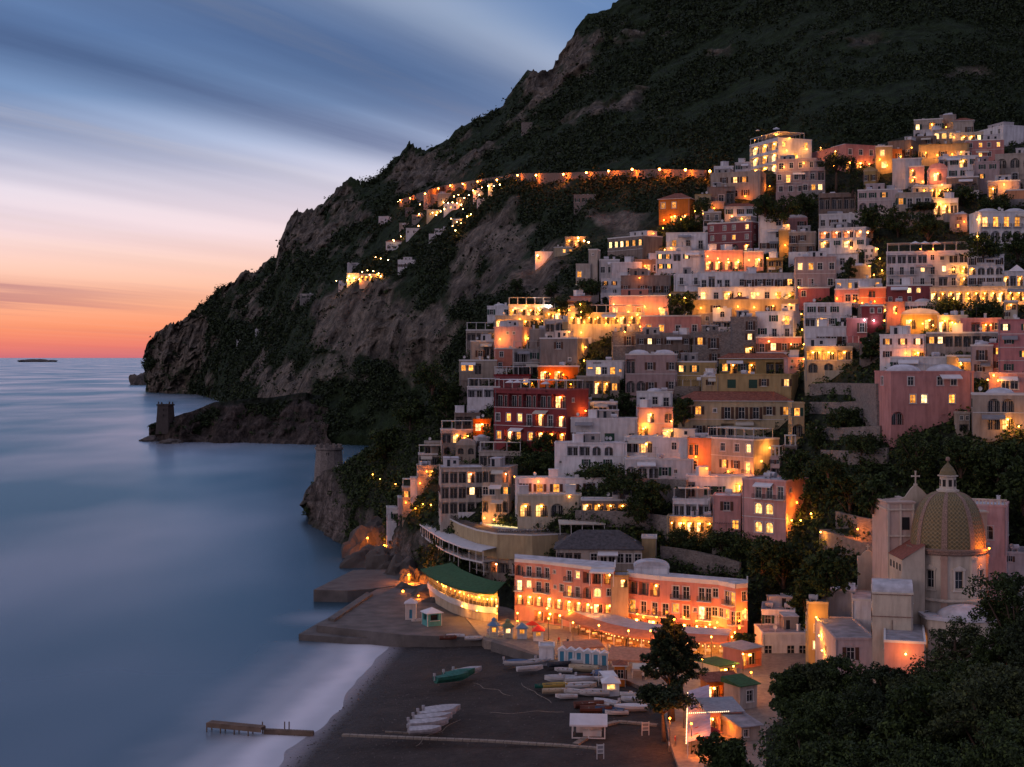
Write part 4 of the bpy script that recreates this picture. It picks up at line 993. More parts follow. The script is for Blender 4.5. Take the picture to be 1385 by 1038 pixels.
# ---------------------------------------------------------------- sight lines onto what is already built
def cast(u, v, o=(0, 0, H)):
    d = Vector(((u-U0)/F, 1, -(v-V0)/F)).normalized(); dg = bpy.context.evaluated_depsgraph_get()
    ok, loc, nrm, i, ob, m = S.ray_cast(dg, Vector(o), d)
    return (loc, nrm, ob, d) if ok else None
bpy.context.view_layer.update()
def ribbon(name, px, h, th, m, label, cat, fwd=1.5, down=4., kind=None, parent=None):
    """a wall that follows the ground under a line of sight points"""
    pts = []
    for (u, v) in px:
        r = cast(u, v)
        if r: pts.append(r[0]-r[3]*fwd)
    mb = MB()
    for a, b in zip(pts[:-1], pts[1:]):
        d = (b-a); d.z = 0; n = Vector((-d.y, d.x, 0)).normalized()*th; u3 = Vector((0, 0, 1))
        A0, B0 = a-u3*down, b-u3*down; A1, B1 = a+u3*h, b+u3*h
        mb.quad([A0, B0, B1, A1]); mb.quad([B0+n, A0+n, A1+n, B1+n]); mb.quad([A1, B1, B1+n, A1+n]); mb.quad([A0+n, A0, A1, A1+n]); mb.quad([B0, B0+n, B1+n, B1])
    o = mb.obj(name, [m], parent); 
    if not parent: tag(o, label, cat, kind=kind)
    return pts
m_stone = masonry('dry_stone', (.20, .175, .16)); m_stonew = masonry('mountain_wall_stone', (.17, .13, .11)); m_stoned = masonry('dark_tower_stone', (.065, .055, .052))
m_pave = simple('paving', (.22, .18, .15), .8, .25, 1.2)
m_conc = simple('concrete', (.125, .112, .105), .85, .3, .3)
m_sand, nt, b = mat('dark_volcanic_sand'); p = geo_pos(nt)
n = noise(nt, p, .18, 5, .65); n2 = noise(nt, p, 1.6, 4, .7); dk = noise(nt, p, .05, 3, .5)
c = ramp(nt, n, [(.3, (.036, .031, .030)), (.55, (.056, .047, .043)), (.75, (.080, .067, .060))])
c = mix(nt, .6, c, ramp(nt, n2, [(.3, (.6,)*3), (.7, (1.3,)*3)]), 'MULTIPLY')
wet = ramp(nt, math_(nt, 'MULTIPLY_ADD', linedist(nt, p, a_, b_), .06, 1., clamp=True), [(.1, (0, 0, 0)), (1, (1, 1, 1))])
swash = ramp(nt, math_(nt, 'MULTIPLY_ADD', linedist(nt, p, a_, b_), .09, 1., clamp=True), [(.55, (0, 0, 0)), (1, (.75,)*3)], 'EASE')
nt.links.new(mix(nt, swash, mix(nt, wet, c, (.030, .028, .030)), (.42, .40, .44)), b.inputs['Base Color'])
nt.links.new(math_(nt, 'MULTIPLY_ADD', wet, -.5, .95), b.inputs['Roughness']); bump(nt, b, math_(nt, 'ADD', math_(nt, 'ADD', n, n2), noise(nt, p, .7, 4, .7)), .45, 1)
# ---------------------------------------------------------------- mountain road with its wall, garden walls, ramp
road_px = [(540, 275), (560, 268), (580, 262), (600, 256), (625, 252), (650, 248), (680, 244), (700, 241), (730, 241), (760, 241), (790, 240), (820, 239), (850, 238), (890, 237), (930, 238), (952, 239)]
ribbon('retaining_wall', road_px, 3.5, 1.5, m_stonew, 'long stone wall of the coast road crossing the mountain above the cliff', 'road wall', fwd=9, down=9)
for px, lb in (([(1095, 532), (1120, 530), (1150, 531), (1185, 533)], 'uppermost garden terrace wall left of the pink palazzo'),
               ([(1095, 556), (1130, 557), (1160, 556), (1186, 556)], 'second garden terrace wall left of the pink palazzo'),
               ([(1100, 590), (1140, 592), (1190, 590)], 'third garden terrace wall, below the pink palazzo corner'),
               ([(1110, 622), (1150, 624), (1200, 620)], 'lowest garden terrace wall on the dark slope'),
               ([(893, 752), (930, 757), (980, 768), (1000, 775)], 'long grey stone retaining wall above the salmon hotel'),
               ([(778, 703), (830, 704), (880, 708), (905, 712)], 'grey stone wall behind the red-lit diners'),
               ([(838, 655), (880, 660), (928, 662)], 'stone garden wall under the white arcade'),
               ([(1130, 706), (1160, 714), (1204, 722)], 'brown stone wall above the orange lit ramp')):
    ribbon('garden_wall', px, 2.2, .6, m_stone, lb, 'wall', fwd=1.5, down=3.5)
ribbon('ramp', [(1108, 722), (1140, 732), (1170, 742), (1206, 755)], .9, 3.2, m_pave, None, None, fwd=3.5, down=4, kind='structure')
# ---------------------------------------------------------------- fronts that follow a line
def poly_building(root, pts, z0, z1, floors, col, depth=9., roof=True, rim=.9, seed=1, deckm=None, below=3.):
    """pts: plan points left to right along the front; floors: one spec per segment"""
    rnd = random.Random(seed); mb = MB(); q = [Vector((p.x, p.y)) for p in pts]
    for i, (a, b) in enumerate(zip(q[:-1], q[1:])):
        d = (b-a); w = d.length; d.normalize(); nrm = Vector((d.y, -d.x))
        hol, cont = layout(w, z0, z1, floors[i], rnd)
        face(mb, a, d, nrm, w, z0-below, z1, hol)
        rz = math.atan2(d.y, d.x)
        for ch, cx, zs, sx, sz, bay in cont:
            pnt = a+d*cx; key = ch+('2' if ch not in 'GAU' else '1')
            link(NAMES[ch], win_mesh(key), root, (pnt.x, pnt.y, zs), rz, (sx, 1, sz))
            if ch in 'dD': link('balcony', balcony_mesh(min(bay*.95, 3.0)), root, (pnt.x, pnt.y, zs-.02), rz)
    bk = [p+Vector((p.x/p.y, 1)).normalized()*depth for p in (q[0], q[-1])]
    for a, b in ((q[-1], bk[1]), (bk[1], bk[0]), (bk[0], q[0])): mb.quad([(a.x, a.y, z0-below), (b.x, b.y, z0-below), (b.x, b.y, z1), (a.x, a.y, z1)])
    mb.obj('wall', [WALL[col]], root)
    if roof:
        r = MB(); r.quad([(p.x, p.y, z1+.02) for p in q]+[(bk[1].x, bk[1].y, z1+.02), (bk[0].x, bk[0].y, z1+.02)])
        ring = q+[bk[1]]
        for a, b in zip(ring[:-1], ring[1:]):
            d = (b-a).normalized(); n = Vector((d.y, -d.x)); a2, b2, a3, b3 = a+n*.12, b+n*.12, a-n*.18, b-n*.18
            r.quad([(a2.x, a2.y, z1-.2), (b2.x, b2.y, z1-.2), (b2.x, b2.y, z1+rim), (a2.x, a2.y, z1+rim)], 1)
            r.quad([(a2.x, a2.y, z1+rim), (b2.x, b2.y, z1+rim), (b3.x, b3.y, z1+rim), (a3.x, a3.y, z1+rim)], 1)
            r.quad([(b3.x, b3.y, z1), (a3.x, a3.y, z1), (a3.x, a3.y, z1+rim), (b3.x, b3.y, z1+rim)], 1)
        r.obj('roof', [deckm or m_roofw, m_trim], root)
def strip_roof(root, pts, z, out, back, drop, m, posts=None, name='awning', th=.1, stripes=0):
    q = [Vector((p.x, p.y)) for p in pts]; nr = []
    for i in range(len(q)):
        d = (q[min(i+1, len(q)-1)]-q[max(i-1, 0)]).normalized(); nr.append(Vector((d.y, -d.x)))
    mb = MB(); sub = 1
    for i in range(len(q)-1):
        o0, o1, b0, b1 = q[i]+nr[i]*out, q[i+1]+nr[i+1]*out, q[i]-nr[i]*back, q[i+1]-nr[i+1]*back
        mb.quad([(o0.x, o0.y, z-drop), (o1.x, o1.y, z-drop), (b1.x, b1.y, z), (b0.x, b0.y, z)])
        mb.quad([(b0.x, b0.y, z-th), (b1.x, b1.y, z-th), (o1.x, o1.y, z-drop-th), (o0.x, o0.y, z-drop-th)])
        mb.quad([(o0.x, o0.y, z-drop-.35), (o1.x, o1.y, z-drop-.35), (o1.x, o1.y, z-drop), (o0.x, o0.y, z-drop)])
        if stripes:
            L_ = (o1-o0).length; k = max(1, int(L_/stripes))
            for j in range(k):
                t = j/k; a = o0.lerp(o1, t); c = b0.lerp(b1, t); dd = (o1-o0).normalized()*.09
                mb.quad([(a.x, a.y, z-drop+.05), (a.x+dd.x, a.y+dd.y, z-drop+.05), (c.x+dd.x, c.y+dd.y, z+.05), (c.x, c.y, z+.05)], 1)
    mb.obj(name, [m, m_trim], root)
    if posts:
        pm = MB()
        for i in range(len(q)-1):
            L_ = (q[i+1]-q[i]).length; k = max(1, int(L_/posts[0]))
            for j in range(k+1):
                c = (q[i]+nr[i]*(out-.3)).lerp(q[i+1]+nr[i+1]*(out-.3), j/k); pm.box(c.x-.09, c.x+.09, c.y-.09, c.y+.09, posts[1], z-drop-th)
        pm.obj('posts', [m_trim], root)
def rail(root, pts, z, name='railing', h=1., m=None):
    mb = MB()
    for a, b in zip(pts[:-1], pts[1:]):
        a = Vector((a.x, a.y, z)); b = Vector((b.x, b.y, z)); L_ = (b-a).length; k = max(1, int(L_/.35))
        mb.tube([a+Vector((0, 0, h)), b+Vector((0, 0, h))], .04, 4)
        for j in range(k+1): p_ = a.lerp(b, j/k); mb.box(p_.x-.02, p_.x+.02, p_.y-.02, p_.y+.02, z, z+h)
    mb.obj(name, [m or m_iron], root)
# pool hotel on the headland corner
zt = 18.5
pp = [G(588, 690, zt), G(603, 699, zt), G(622, 709, zt), G(645, 717, zt), G(672, 722, zt), G(720, 724, zt), G(768, 722, zt)]
rt = empty('hotel', (pp[0].x, pp[0].y, 0)); rt.location = (0, 0, 0)
tag(rt, 'curved ochre hotel with a glowing pool terrace above the quay', 'hotel')
poly_building(rt, pp, 15.6, zt, ['....', '.....', '......', '......', '........', '........'], 'y', 20, True, .12, 3, m_conc)
p2 = [p_+Vector((.15, .5, 0)) for p_ in pp]
poly_building(rt, p2[:5], 9.0, 15.55, ['ll/ll', 'll/lR', 'lll/lLd', 'lL/ddR'], 'b', 12, False, seed=5)
poly_building(rt, p2[4:], 9.0, 15.55, ['Lld/ldl', 'ddll/....'], 'b', 12, False, seed=6)
strip_roof(rt, pp[:5], 15.3, 4.2, -.1, .5, m_wcanvas, (2.6, 12.), 'pergola', stripes=.5)
slab = MB(); q = [Vector((p_.x, p_.y)) for p_ in pp[:5]]
strip_roof(rt, pp[:5], 12.1, 4.0, -.1, 0., m_trim, (2.6, 9.), 'gallery', .25)
rail(rt, [p_+Vector((-1.6, -3.6, 0)) for p_ in pp[:5]], 12.1)
rail(rt, [p_+Vector((.1, .3, 0)) for p_ in pp], zt+.1, h=.9)
m_pool = emit('lit_pool_water', (.86, .90, .42), 1.2, 0, .4)
pl = MB(); pq = [G(652, 709, zt), G(662, 705, zt), G(700, 708, zt), G(746, 713, zt), G(744, 718, zt), G(700, 717, zt), G(668, 714, zt)]
pl.quad([(p_.x, p_.y, zt+.30) for p_ in pq]); 
for a, b in zip(pq, pq[1:]+pq[:1]):
    c = sum(pq, Vector())/len(pq); a2 = a+(a-c)*.06; b2 = b+(b-c)*.06
    pl.quad([(a2.x, a2.y, zt+.36), (b2.x, b2.y, zt+.36), (b.x, b.y, zt+.36), (a.x, a.y, zt+.36)][::-1], 1); pl.quad([(a2.x, a2.y, zt), (b2.x, b2.y, zt), (b2.x, b2.y, zt+.36), (a2.x, a2.y, zt+.36)], 1)
pl.obj('pool', [m_pool, m_trim], rt)
# lounge chairs and closed parasols round the pool
def parasol_mesh(open_, m):
    mb = MB(); mb.tube([(0, 0, 0), (0, 0, 2.5)], .035, 6, 0)
    if open_: mb.lathe([(.03, 2.75), (.7, 2.45), (1.35, 2.1), (1.33, 2.0)], 10, 1)
    else: mb.lathe([(.03, 2.7), (.13, 2.3), (.2, 1.6), (.12, 1.0), (.05, .95)], 8, 1)
    mb.lathe([(.3, 0), (.3, .08), (.02, .09)], 10, 0); return mb.mesh('parasol', [m_iron, m])
me_par = parasol_mesh(True, m_wcanvas); me_parc = parasol_mesh(False, m_canvas); me_paro = parasol_mesh(True, m_redcloth)
lm_ = MB().box(-.33, .33, -.9, .35, .28, .36).quad([(-.33, .35, .36), (.33, .35, .36), (.33, .85, .75), (-.33, .85, .75)])
for sx in (-.28, .28):
    for sy in (-.8, .25): lm_.box(sx-.03, sx+.03, sy-.03, sy+.03, 0, .28)
me_lo = lm_.mesh('sun_lounger', [m_wcanvas])
for i in range(14):
    u = 676+i*6.; pt_ = G(u, 719.3 if u < 745 else 717, zt)
    o = link('sun_lounger', me_lo, None, (pt_.x, pt_.y, zt+.03), random.uniform(2.6, 3.4)); tag(o, 'pale sun lounger in the row along the glowing pool', 'sun lounger', 'sun loungers by the glowing pool')
for i in range(9):
    pt_ = G(612+i*6, 695+i*.9, zt); o = link('parasol', me_par if i % 3 else me_parc, None, (pt_.x, pt_.y, zt+.03), 0)
    tag(o, 'white parasol on the terrace left of the glowing pool', 'parasol', 'parasols on the curved hotel terrace')
building('restaurant', 650, 676, 694, 709, 0, 'c', 'f', 'LL', '', 'small cream pool bar with two glowing openings at the pool end', D=G(663, 707, zt).y+4, ext=.5, dp=4)
# canopy with diners and the slate-roofed pavilion
def canopy(name, u0, u1, v, D, hgt, dep, m, label, cat='canopy', n=4):
    a, b = P(u0, v, D), P(u1, v, D); w = (b-a).length; r = empty(name, a, 0); tag(r, label, cat)
    t = MB(); t.quad([(-.2, -.2, hgt-.35), (w+.2, -.2, hgt-.35), (w+.2, dep, hgt), (-.2, dep, hgt)]); t.quad([(-.2, dep, hgt-.1), (w+.2, dep, hgt-.1), (w+.2, -.2, hgt-.45), (-.2, -.2, hgt-.45)]); t.quad([(-.2, -.2, hgt-.6), (w+.2, -.2, hgt-.6), (w+.2, -.2, hgt-.35), (-.2, -.2, hgt-.35)])
    t.obj('canopy_top', [m], r)
    for i in range(n):
        x = .1+(w-.2)*i/(n-1)
        for y in (.1, dep-.2): MB().box(x-.07, x+.07, y-.07, y+.07, 0, hgt-.3).obj('post', [m_trim], r)
    MB().box(-.3, w+.3, -.3, dep+.3, -2.5, 0).obj('deck', [m_conc], r)
    return r
canopy('dining_canopy', 757, 818, 724, 328, 3.0, 5.5, m_canvas, 'beige canvas canopy on white posts between pool and diners', n=5)
canopy('dining_terrace', 820, 892, 722, 330, .5, 5, m_conc, 'open terrace deck with a row of red-lit diners', 'terrace', n=6)
rs = building('pavilion', 752, 868, 742, 768, 0, 'b', 'f', 'lll.wwwwww', '', 'glazed pavilion under a big dark slate hipped roof', D=312, ext=4, dp=10, yaw=0)
for ch in list(rs.children):
    if ch.name.split('.')[0] == 'roof': bpy.data.objects.remove(ch)
m_slate = simple('dark_slate', (.075, .07, .075), .8, .4, 1.5)
w = rs['W']; hh = rs['H']; mb = MB(); rh = 3.6; YB = 10.5
mb.quad([(-.5, -.5, hh), (w+.5, -.5, hh), (w-5, 5, hh+rh), (5, 5, hh+rh)]); mb.quad([(w+.5, -.5, hh), (w+.5, YB, hh), (w-5, 5, hh+rh)]); mb.quad([(w+.5, YB, hh), (-.5, YB, hh), (5, 5, hh+rh), (w-5, 5, hh+rh)]); mb.quad([(-.5, YB, hh), (-.5, -.5, hh), (5, 5, hh+rh)]); mb.box(-.5, w+.5, -.5, YB, hh-.15, hh-.01)
mb.obj('roof', [m_slate], rs)
building('cottage', 868, 888, 728, 756, 0, 'y', 'f', '.', '', 'narrow blank ochre wall block right of the slate-roofed pavilion', D=316, dp=5)
# lower restaurant with the green awning
za = 9.6
pa = [G(580, 769, za), G(592, 778, za), G(610, 787, za), G(634, 795, za), G(655, 799, za), G(673, 800, za)]
rg = empty('restaurant'); tag(rg, 'curved restaurant with dark green awning over a glowing glazed gallery', 'restaurant')
m_greenc = simple('green_awning_cloth', (.035, .10, .04), .85, .3, 1.5)
m_white2 = WALL['w']
poly_building(rg, pa, 5.6, za-.6, ['LL', 'LLL', 'LLLL', 'LLLL', 'LLL'], 'c', 7, False, seed=8)
poly_building(rg, [p_+Vector((.1, .3, 0)) for p_ in pa], 2.2, 4.95, ['.', '..', '.L', 'L.', '.'], 's', 7, False, 1., 9)
poly_building(rg, [p_+Vector((-.2, -.9, 0)) for p_ in pa], 5.0, 5.55, ['.', '.', '.', '.', '.'], 'w', 7, True, .75, 9, below=.01)
strip_roof(rg, pa, za+1.2, 2.0, 5.5, 1.3, m_greenc, None, 'awning')
# stairway wall with white coping running down to the quay
pst = [(566, 757), (575, 770), (583, 780), (588, 790)]
# ---------------------------------------------------------------- the two waterfront hotels and their ground-floor terraces
zl = 15.8
ph = [G(696, 759, zl), G(735, 762, zl), G(775, 767, zl), G(800, 770, zl), G(832, 771, zl)]
rh_ = empty('hotel'); tag(rh_, 'long salmon waterfront hotel at left with lit arches behind the kiosks', 'hotel')
poly_building(rh_, ph, 3.0, zl, ['add/DWd/AAA/..L', 'do.d/dowD/AAA/LL.', 'Wl/da/AA/LL', 'lL/Uw/LL/LL'], 'e', 11, True, .5, 11)
strip_roof(rh_, ph[3:], 15.9, 3, .2, .2, m_wcanvas, (2.4, 12.7), 'awning')
zr = 14.4
pr = [G(848, 779, zr), G(893, 784, zr), G(935, 787, zr), G(972, 790, zr), G(995, 795, zr), G(1011, 793.5, zr)]
rr = empty('hotel'); tag(rr, 'salmon and orange waterfront hotel at right with rows of white balconies', 'hotel')
poly_building(rr, pr, 3.0, zr, ['llL/Ddd/LL', '.dd/dWd/LL', '.ddw/oDdw/LLL', '.dD/wWd/LLL', '.w/dW/..'], 'e', 9, True, .7, 12)
bw = building('townhouse', 826, 850, 780, 812, 0, 'y', 'f', '.L/..', '', 'ochre lamplit link house between the two salmon hotels', D=292, dp=6)
building('villa', 858, 905, 768, 782, 0, 'w', 'b', '...', '', 'white swooping vault roofs on top of the right salmon hotel', D=296, dp=5, ext=3)
# long terrace roof and red-lit awnings in front
zw = 6.6
pw = [G(778, 826, zw), G(800, 834, zw), G(830, 843, zw), G(860, 849, zw), G(895, 853, zw), G(930, 855, zw), G(985, 858, zw)]
rw = empty('restaurant_terrace'); tag(rw, 'long seafront restaurant terrace with white roof and red-lit awning edge', 'restaurant')
m_redaw = simple('red_awning_cloth', (.42, .15, .09), .8, .2, 1.)
m_gry = simple('grey_awning_cloth', (.42, .40, .42), .8, .2, 1.)
strip_roof(rw, pw, zw, .5, 5.5, .15, m_gry, None, 'terrace_roof', .25)
strip_roof(rw, pw, zw-.15, 3.4, -.52, .9, m_redaw, (2.8, 3.05), 'awning')
m_string = emit('string_light_bulb', (1, .36, .12), 10, .4)
m_stringw = emit('white_string_bulb', (1, .66, .34), 6, .3)
sb = MB(); rnd = random.Random(4)
for i in range(len(pw)-1):
    k = max(3, int((pw[i+1]-pw[i]).length/1.0))
    for j in range(k):
        for row in range(4):
            c = pw[i].lerp(pw[i+1], (j+.5*row)/k)+Vector((-.3, -.9-.75*row, 0)); z = zw-1.0-.28*row+rnd.uniform(-.1, .1); sb.box(c.x-.06, c.x+.06, c.y-.06, c.y+.06, z-.06, z+.06)
sb.obj('string_lights', [m_string], rw)
tm = MB()
for i in range(len(pw)-1):
    k = max(2, int((pw[i+1]-pw[i]).length/2.1))
    for j in range(k):
        c = pw[i].lerp(pw[i+1], (j+.5)/k)+Vector((-.2, -1.8, 0))
        t = empty('dining_table', (c.x, c.y, 3.05)); tag(t, 'white clothed dining table under the red-lit awning', 'table', 'dining tables under the red awning')
        if i == 0 and j == 0:
            me_top = MB().box(-.45, .45, -.45, .45, .70, .75).box(-.46, .46, -.46, .46, .45, .699).mesh('tabletop', [m_wcanvas]); me_leg = MB().box(-.04, .04, -.04, .04, 0, .45).mesh('leg', [m_wood])
            me_ch = MB().box(-.2, .2, -.2, .2, .42, .46).box(-.2, .2, .16, .2, .46, .9).box(-.2, -.16, -.2, -.16, 0, .42).box(.16, .2, -.2, -.16, 0, .42).box(-.2, -.16, .16, .2, 0, .42).box(.16, .2, .16, .2, 0, .42).mesh('chair', [m_wood])
        link('tabletop', me_top, t); link('leg', me_leg, t)
        for s in (-1, 1):
            o = link('chair', me_ch, None, (c.x+s*.75, c.y, 3.05), R(90)*s); tag(o, 'wooden chair at a table under the red-lit awning', 'chair', 'chairs under the red awning')
# ---------------------------------------------------------------- beach, quay, promenade
bx = np.linspace(-75, 90, 250); by = np.linspace(120, 330, 300); XX, YY = np.meshgrid(bx, by, indexing='ij')
d2 = Vector((b_.x-a_.x, b_.y-a_.y)).normalized(); nn = Vector((-d2.y, d2.x))
dist = (XX-a_.x)*nn.x+(YY-a_.y)*nn.y+2.2*fbm(XX/22, YY/22, XX*0, 3, 61)
along = (XX-a_.x)*d2.x+(YY-a_.y)*d2.y
ZZ = np.clip(-dist*.055, -2.5, 2.3)+.12*fbm(XX/4, YY/4, XX*0, 3, 71)*np.clip(-dist*.1, 0, 1)
V = np.stack([XX, YY, ZZ], -1).reshape(-1, 3); m_ = len(by); i = np.arange(len(bx)-1)[:, None]*m_+np.arange(m_-1)[None]
Fq = np.stack([i, i+m_, i+m_+1, i+1], -1).reshape(-1, 4)
tag(link('beach', np_mesh('beach', V, Fq, [m_sand])), kind='structure')
def slab_px(name, px, z, th, m, kind='structure', zz=None):
    q = [G(u, v, z) for u, v in px]; mb = MB(); n = len(q)
    ar = sum(q[i].x*q[(i+1) % n].y-q[(i+1) % n].x*q[i].y for i in range(n))
    if ar < 0: q.reverse()
    mb.quad(q)
    for a, b in zip(q, q[1:]+q[:1]): mb.quad([(a.x, a.y, z-th), (b.x, b.y, z-th), b, a])
    o = mb.obj(name, [m]); tag(o, kind=kind); return o
slab_px('quay', [(428, 846), (462, 824), (497, 804), (530, 786), (600, 790), (690, 850), (662, 864), (600, 861), (546, 859), (490, 853)], 2.75, 5, m_conc)
slab_px('quay_step', [(404, 858), (430, 843), (440, 838), (600, 850), (640, 866), (540, 864), (470, 863)], 1.3, 3, m_conc)
slab_px('jetty_platform', [(424, 798), (478, 771), (545, 770), (540, 792), (500, 797), (470, 799)], 2.9, 5, m_conc)
slab_px('quay_arm', [(444, 836), (496, 801), (504, 803), (452, 838)], 3.3, 5, m_conc)
slab_px('promenade', [(655, 866), (600, 800), (600, 770), (1120, 770), (1120, 1100), (938, 1100), (905, 1000), (898, 960), (870, 930), (812, 905), (740, 893), (727, 886), (700, 876)], 2.95, 4, m_pave)
slab_px('path', [(668, 865), (693, 872), (729, 886), (731, 889), (690, 876), (664, 868)], 3.25, 2, m_conc)
# pale walkways laid on the sand
m_plank = simple('sun_bleached_boards', (.26, .22, .18), .85, .25, 2)
def strip_px(px, z, w, label):
    mb = MB(); q = [G(u, v, z) for u, v in px]
    for a, b in zip(q[:-1], q[1:]):
        d = (b-a).normalized(); n = Vector((-d.y, d.x, 0))*w/2
        k = max(1, int((b-a).length/1.2))
        for j in range(k):
            c0, c1 = a.lerp(b, j/k), a.lerp(b, (j+.94)/k); c0.z = c1.z = z
            mb.quad([c0-n, c1-n, c1+n, c0+n]); mb.quad([c0-n-Vector((0, 0, .3)), c1-n-Vector((0, 0, .3)), c1-n, c0-n])
    tag(mb.obj('boardwalk', [m_plank]), label, 'boardwalk')
strip_px([(463, 993), (560, 997), (660, 1001), (760, 1007), (808, 1011)], 2.62, .75, 'long pale boardwalk crossing the dark beach near the bottom')
strip_px([(778, 1006), (792, 997), (812, 981), (836, 975)], 2.66, 1.0, 'short diagonal boardwalk from the white beach bar to the boats')
strip_px([(836, 975), (862, 977), (890, 980)], 2.7, .9, 'pale boardwalk leading to the promenade under the umbrella pine')
strip_px([(555, 991), (520, 989)], 2.6, .3, 'short board lying beside the grey covered boats')
# ---------------------------------------------------------------- boats
m_hullw = simple('white_hull_paint', (.56, .56, .58), .45, .1, 1, .4); m_hullc = simple('cream_hull_paint', (.50, .42, .30), .5, .15)
m_hullb = simple('blue_hull_paint', (.05, .10, .20), .5, .15); m_hullr = simple('red_hull_paint', (.14, .055, .04), .5, .15); m_hulld = simple('dark_boat_cover', (.06, .07, .09), .8, .3, 2)
m_covg = simple('green_boat_cover', (.02, .13, .10), .6, .3, 2); m_covw = simple('grey_boat_cover', (.42, .41, .43), .75, .25, 2); m_yel = simple('yellow_hull_paint', (.50, .36, .10), .5, .1)
def hull(Lg, wd, ht, covered=False, n=14):
    """bow towards +x"""
    v = []; st = []
    for i in range(n+1):
        t = i/n; x = (t-.5)*Lg; w = wd/2*(1-max(0, (t-.45)/.55)**2.2)*(.86+.14*min(1, t*4)); kz = .0+ht*.45*max(0, (t-.7)/.3)**2; top = ht*(1+.28*t*t)
        w = max(w, .03); sec = [(x, -w, top), (x, -w*.92, top*.55+kz*.3), (x, -w*.5, kz+.05*ht), (x, 0, kz), (x, w*.5, kz+.05*ht), (x, w*.92, top*.55+kz*.3), (x, w, top)]
        st.append(sec)
    mb = MB()
    for i in range(n):
        for j in range(6): mb.quad([st[i][j], st[i][j+1], st[i+1][j+1], st[i+1][j]])
    mb.quad(st[0])
    # gunwale and interior
    for i in range(n):
        for s in (0, 6):
            a, b = Vector(st[i][s]), Vector(st[i+1][s]); k = .88; a2, b2 = Vector((a.x, a.y*k, a.z)), Vector((b.x, b.y*k, b.z))
            mb.quad([a, b, b2, a2]); 
            if not covered: mb.quad([a2, b2, Vector((b2.x, b2.y*.7, ht*.35)), Vector((a2.x, a2.y*.7, ht*.35))])
    inn = MB()
    for i in range(n):
        a, b, c, d = [Vector(q) for q in (st[i][0], st[i+1][0], st[i+1][6], st[i][6])]
        if covered:
            zc = ht*(.32 if 2 < i < n-3 else .12); m0 = Vector((a.x, 0, a.z+ht*.35*math.sin(math.pi*min(1, (i+.6)/n)))); m1 = Vector((b.x, 0, b.z+ht*.35*math.sin(math.pi*min(1, (i+1.6)/n))))
            for p_, q_, r_, s_ in ((a, b, m1, m0), (m0, m1, c, d)): inn.quad([p_*1.0+Vector((0, 0, .01)), q_+Vector((0, 0, .01)), r_, s_])
        else:
            for q in (a, b, c, d): q.y *= .62; q.z = ht*.36
            inn.quad([a, b, c, d])
    return mb, inn
SEATM = MB().box(-.12, .12, -.42, .42, 0, .04).mesh('seat', [m_wood])
ENG = MB().box(-.32, .05, -.14, .14, .25, .72).box(-.22, -.08, -.05, .05, -.45, .25).box(-.3, .05, -.02, .02, -.45, -.38).mesh('outboard_engine', [m_covw])
OAR = MB().tube([(-1.1, 0, 0), (.9, 0, 0)], .03, 5).box(.9, 1.3, -.07, .07, -.015, .015).mesh('oar', [m_wood])
BP = {}
def boat(u, v, Lg, ang, hm, im, label, kind='open', group=None, z=2.45):
    key = (round(Lg, 1), kind, hm.name, im.name)
    wd = Lg*.40; ht = max(.6, Lg*.17)
    if key not in BP:
        h_, i_ = hull(Lg, wd, ht, kind in ('cover', 'rib')); BP[key] = (h_.mesh('hull', [hm], True), i_.mesh('cover' if kind in ('cover', 'rib') else 'deck', [im], kind != 'open'))
    p_ = G(u, v, z); r = empty('boat', (p_.x, p_.y, z), R(ang)); r.rotation_euler.x = R(random.uniform(-7, 7)); tag(r, label, 'boat', group)
    link('hull', BP[key][0], r); link('cover' if kind in ('cover', 'rib') else 'deck', BP[key][1], r)
    if kind == 'open':
        for sx in (-.22, .05, .28): link('seat', SEATM, r, (Lg*sx, 0, ht*.8), 0, (1, wd*.9, 1))
        if hash((u, v)) % 2: link('oar', OAR, r, (0, .2, ht*.95), .05, (Lg/3, 1, 1))
    if kind in ('rib', 'motor', 'cover'): link('outboard_engine', ENG, r, (-Lg/2, 0, ht*.9), 0, (1.1, 1.2, 1.1))
    if kind == 'motor':
        MB().box(-.3, .25, -wd*.25, wd*.25, ht*.4, ht*1.5).obj('console', [m_hullw], r)
        MB().quad([(.3, -wd*.26, ht*1.3), (.3, wd*.26, ht*1.3), (.12, wd*.24, ht*1.9), (.12, -wd*.24, ht*1.9)]).obj('windscreen', [m_glass], r)
    return r
w_, c_, b2_, r_, d_, g_ = m_hullw, m_hullc, m_hullb, m_hullr, m_hulld, m_covg
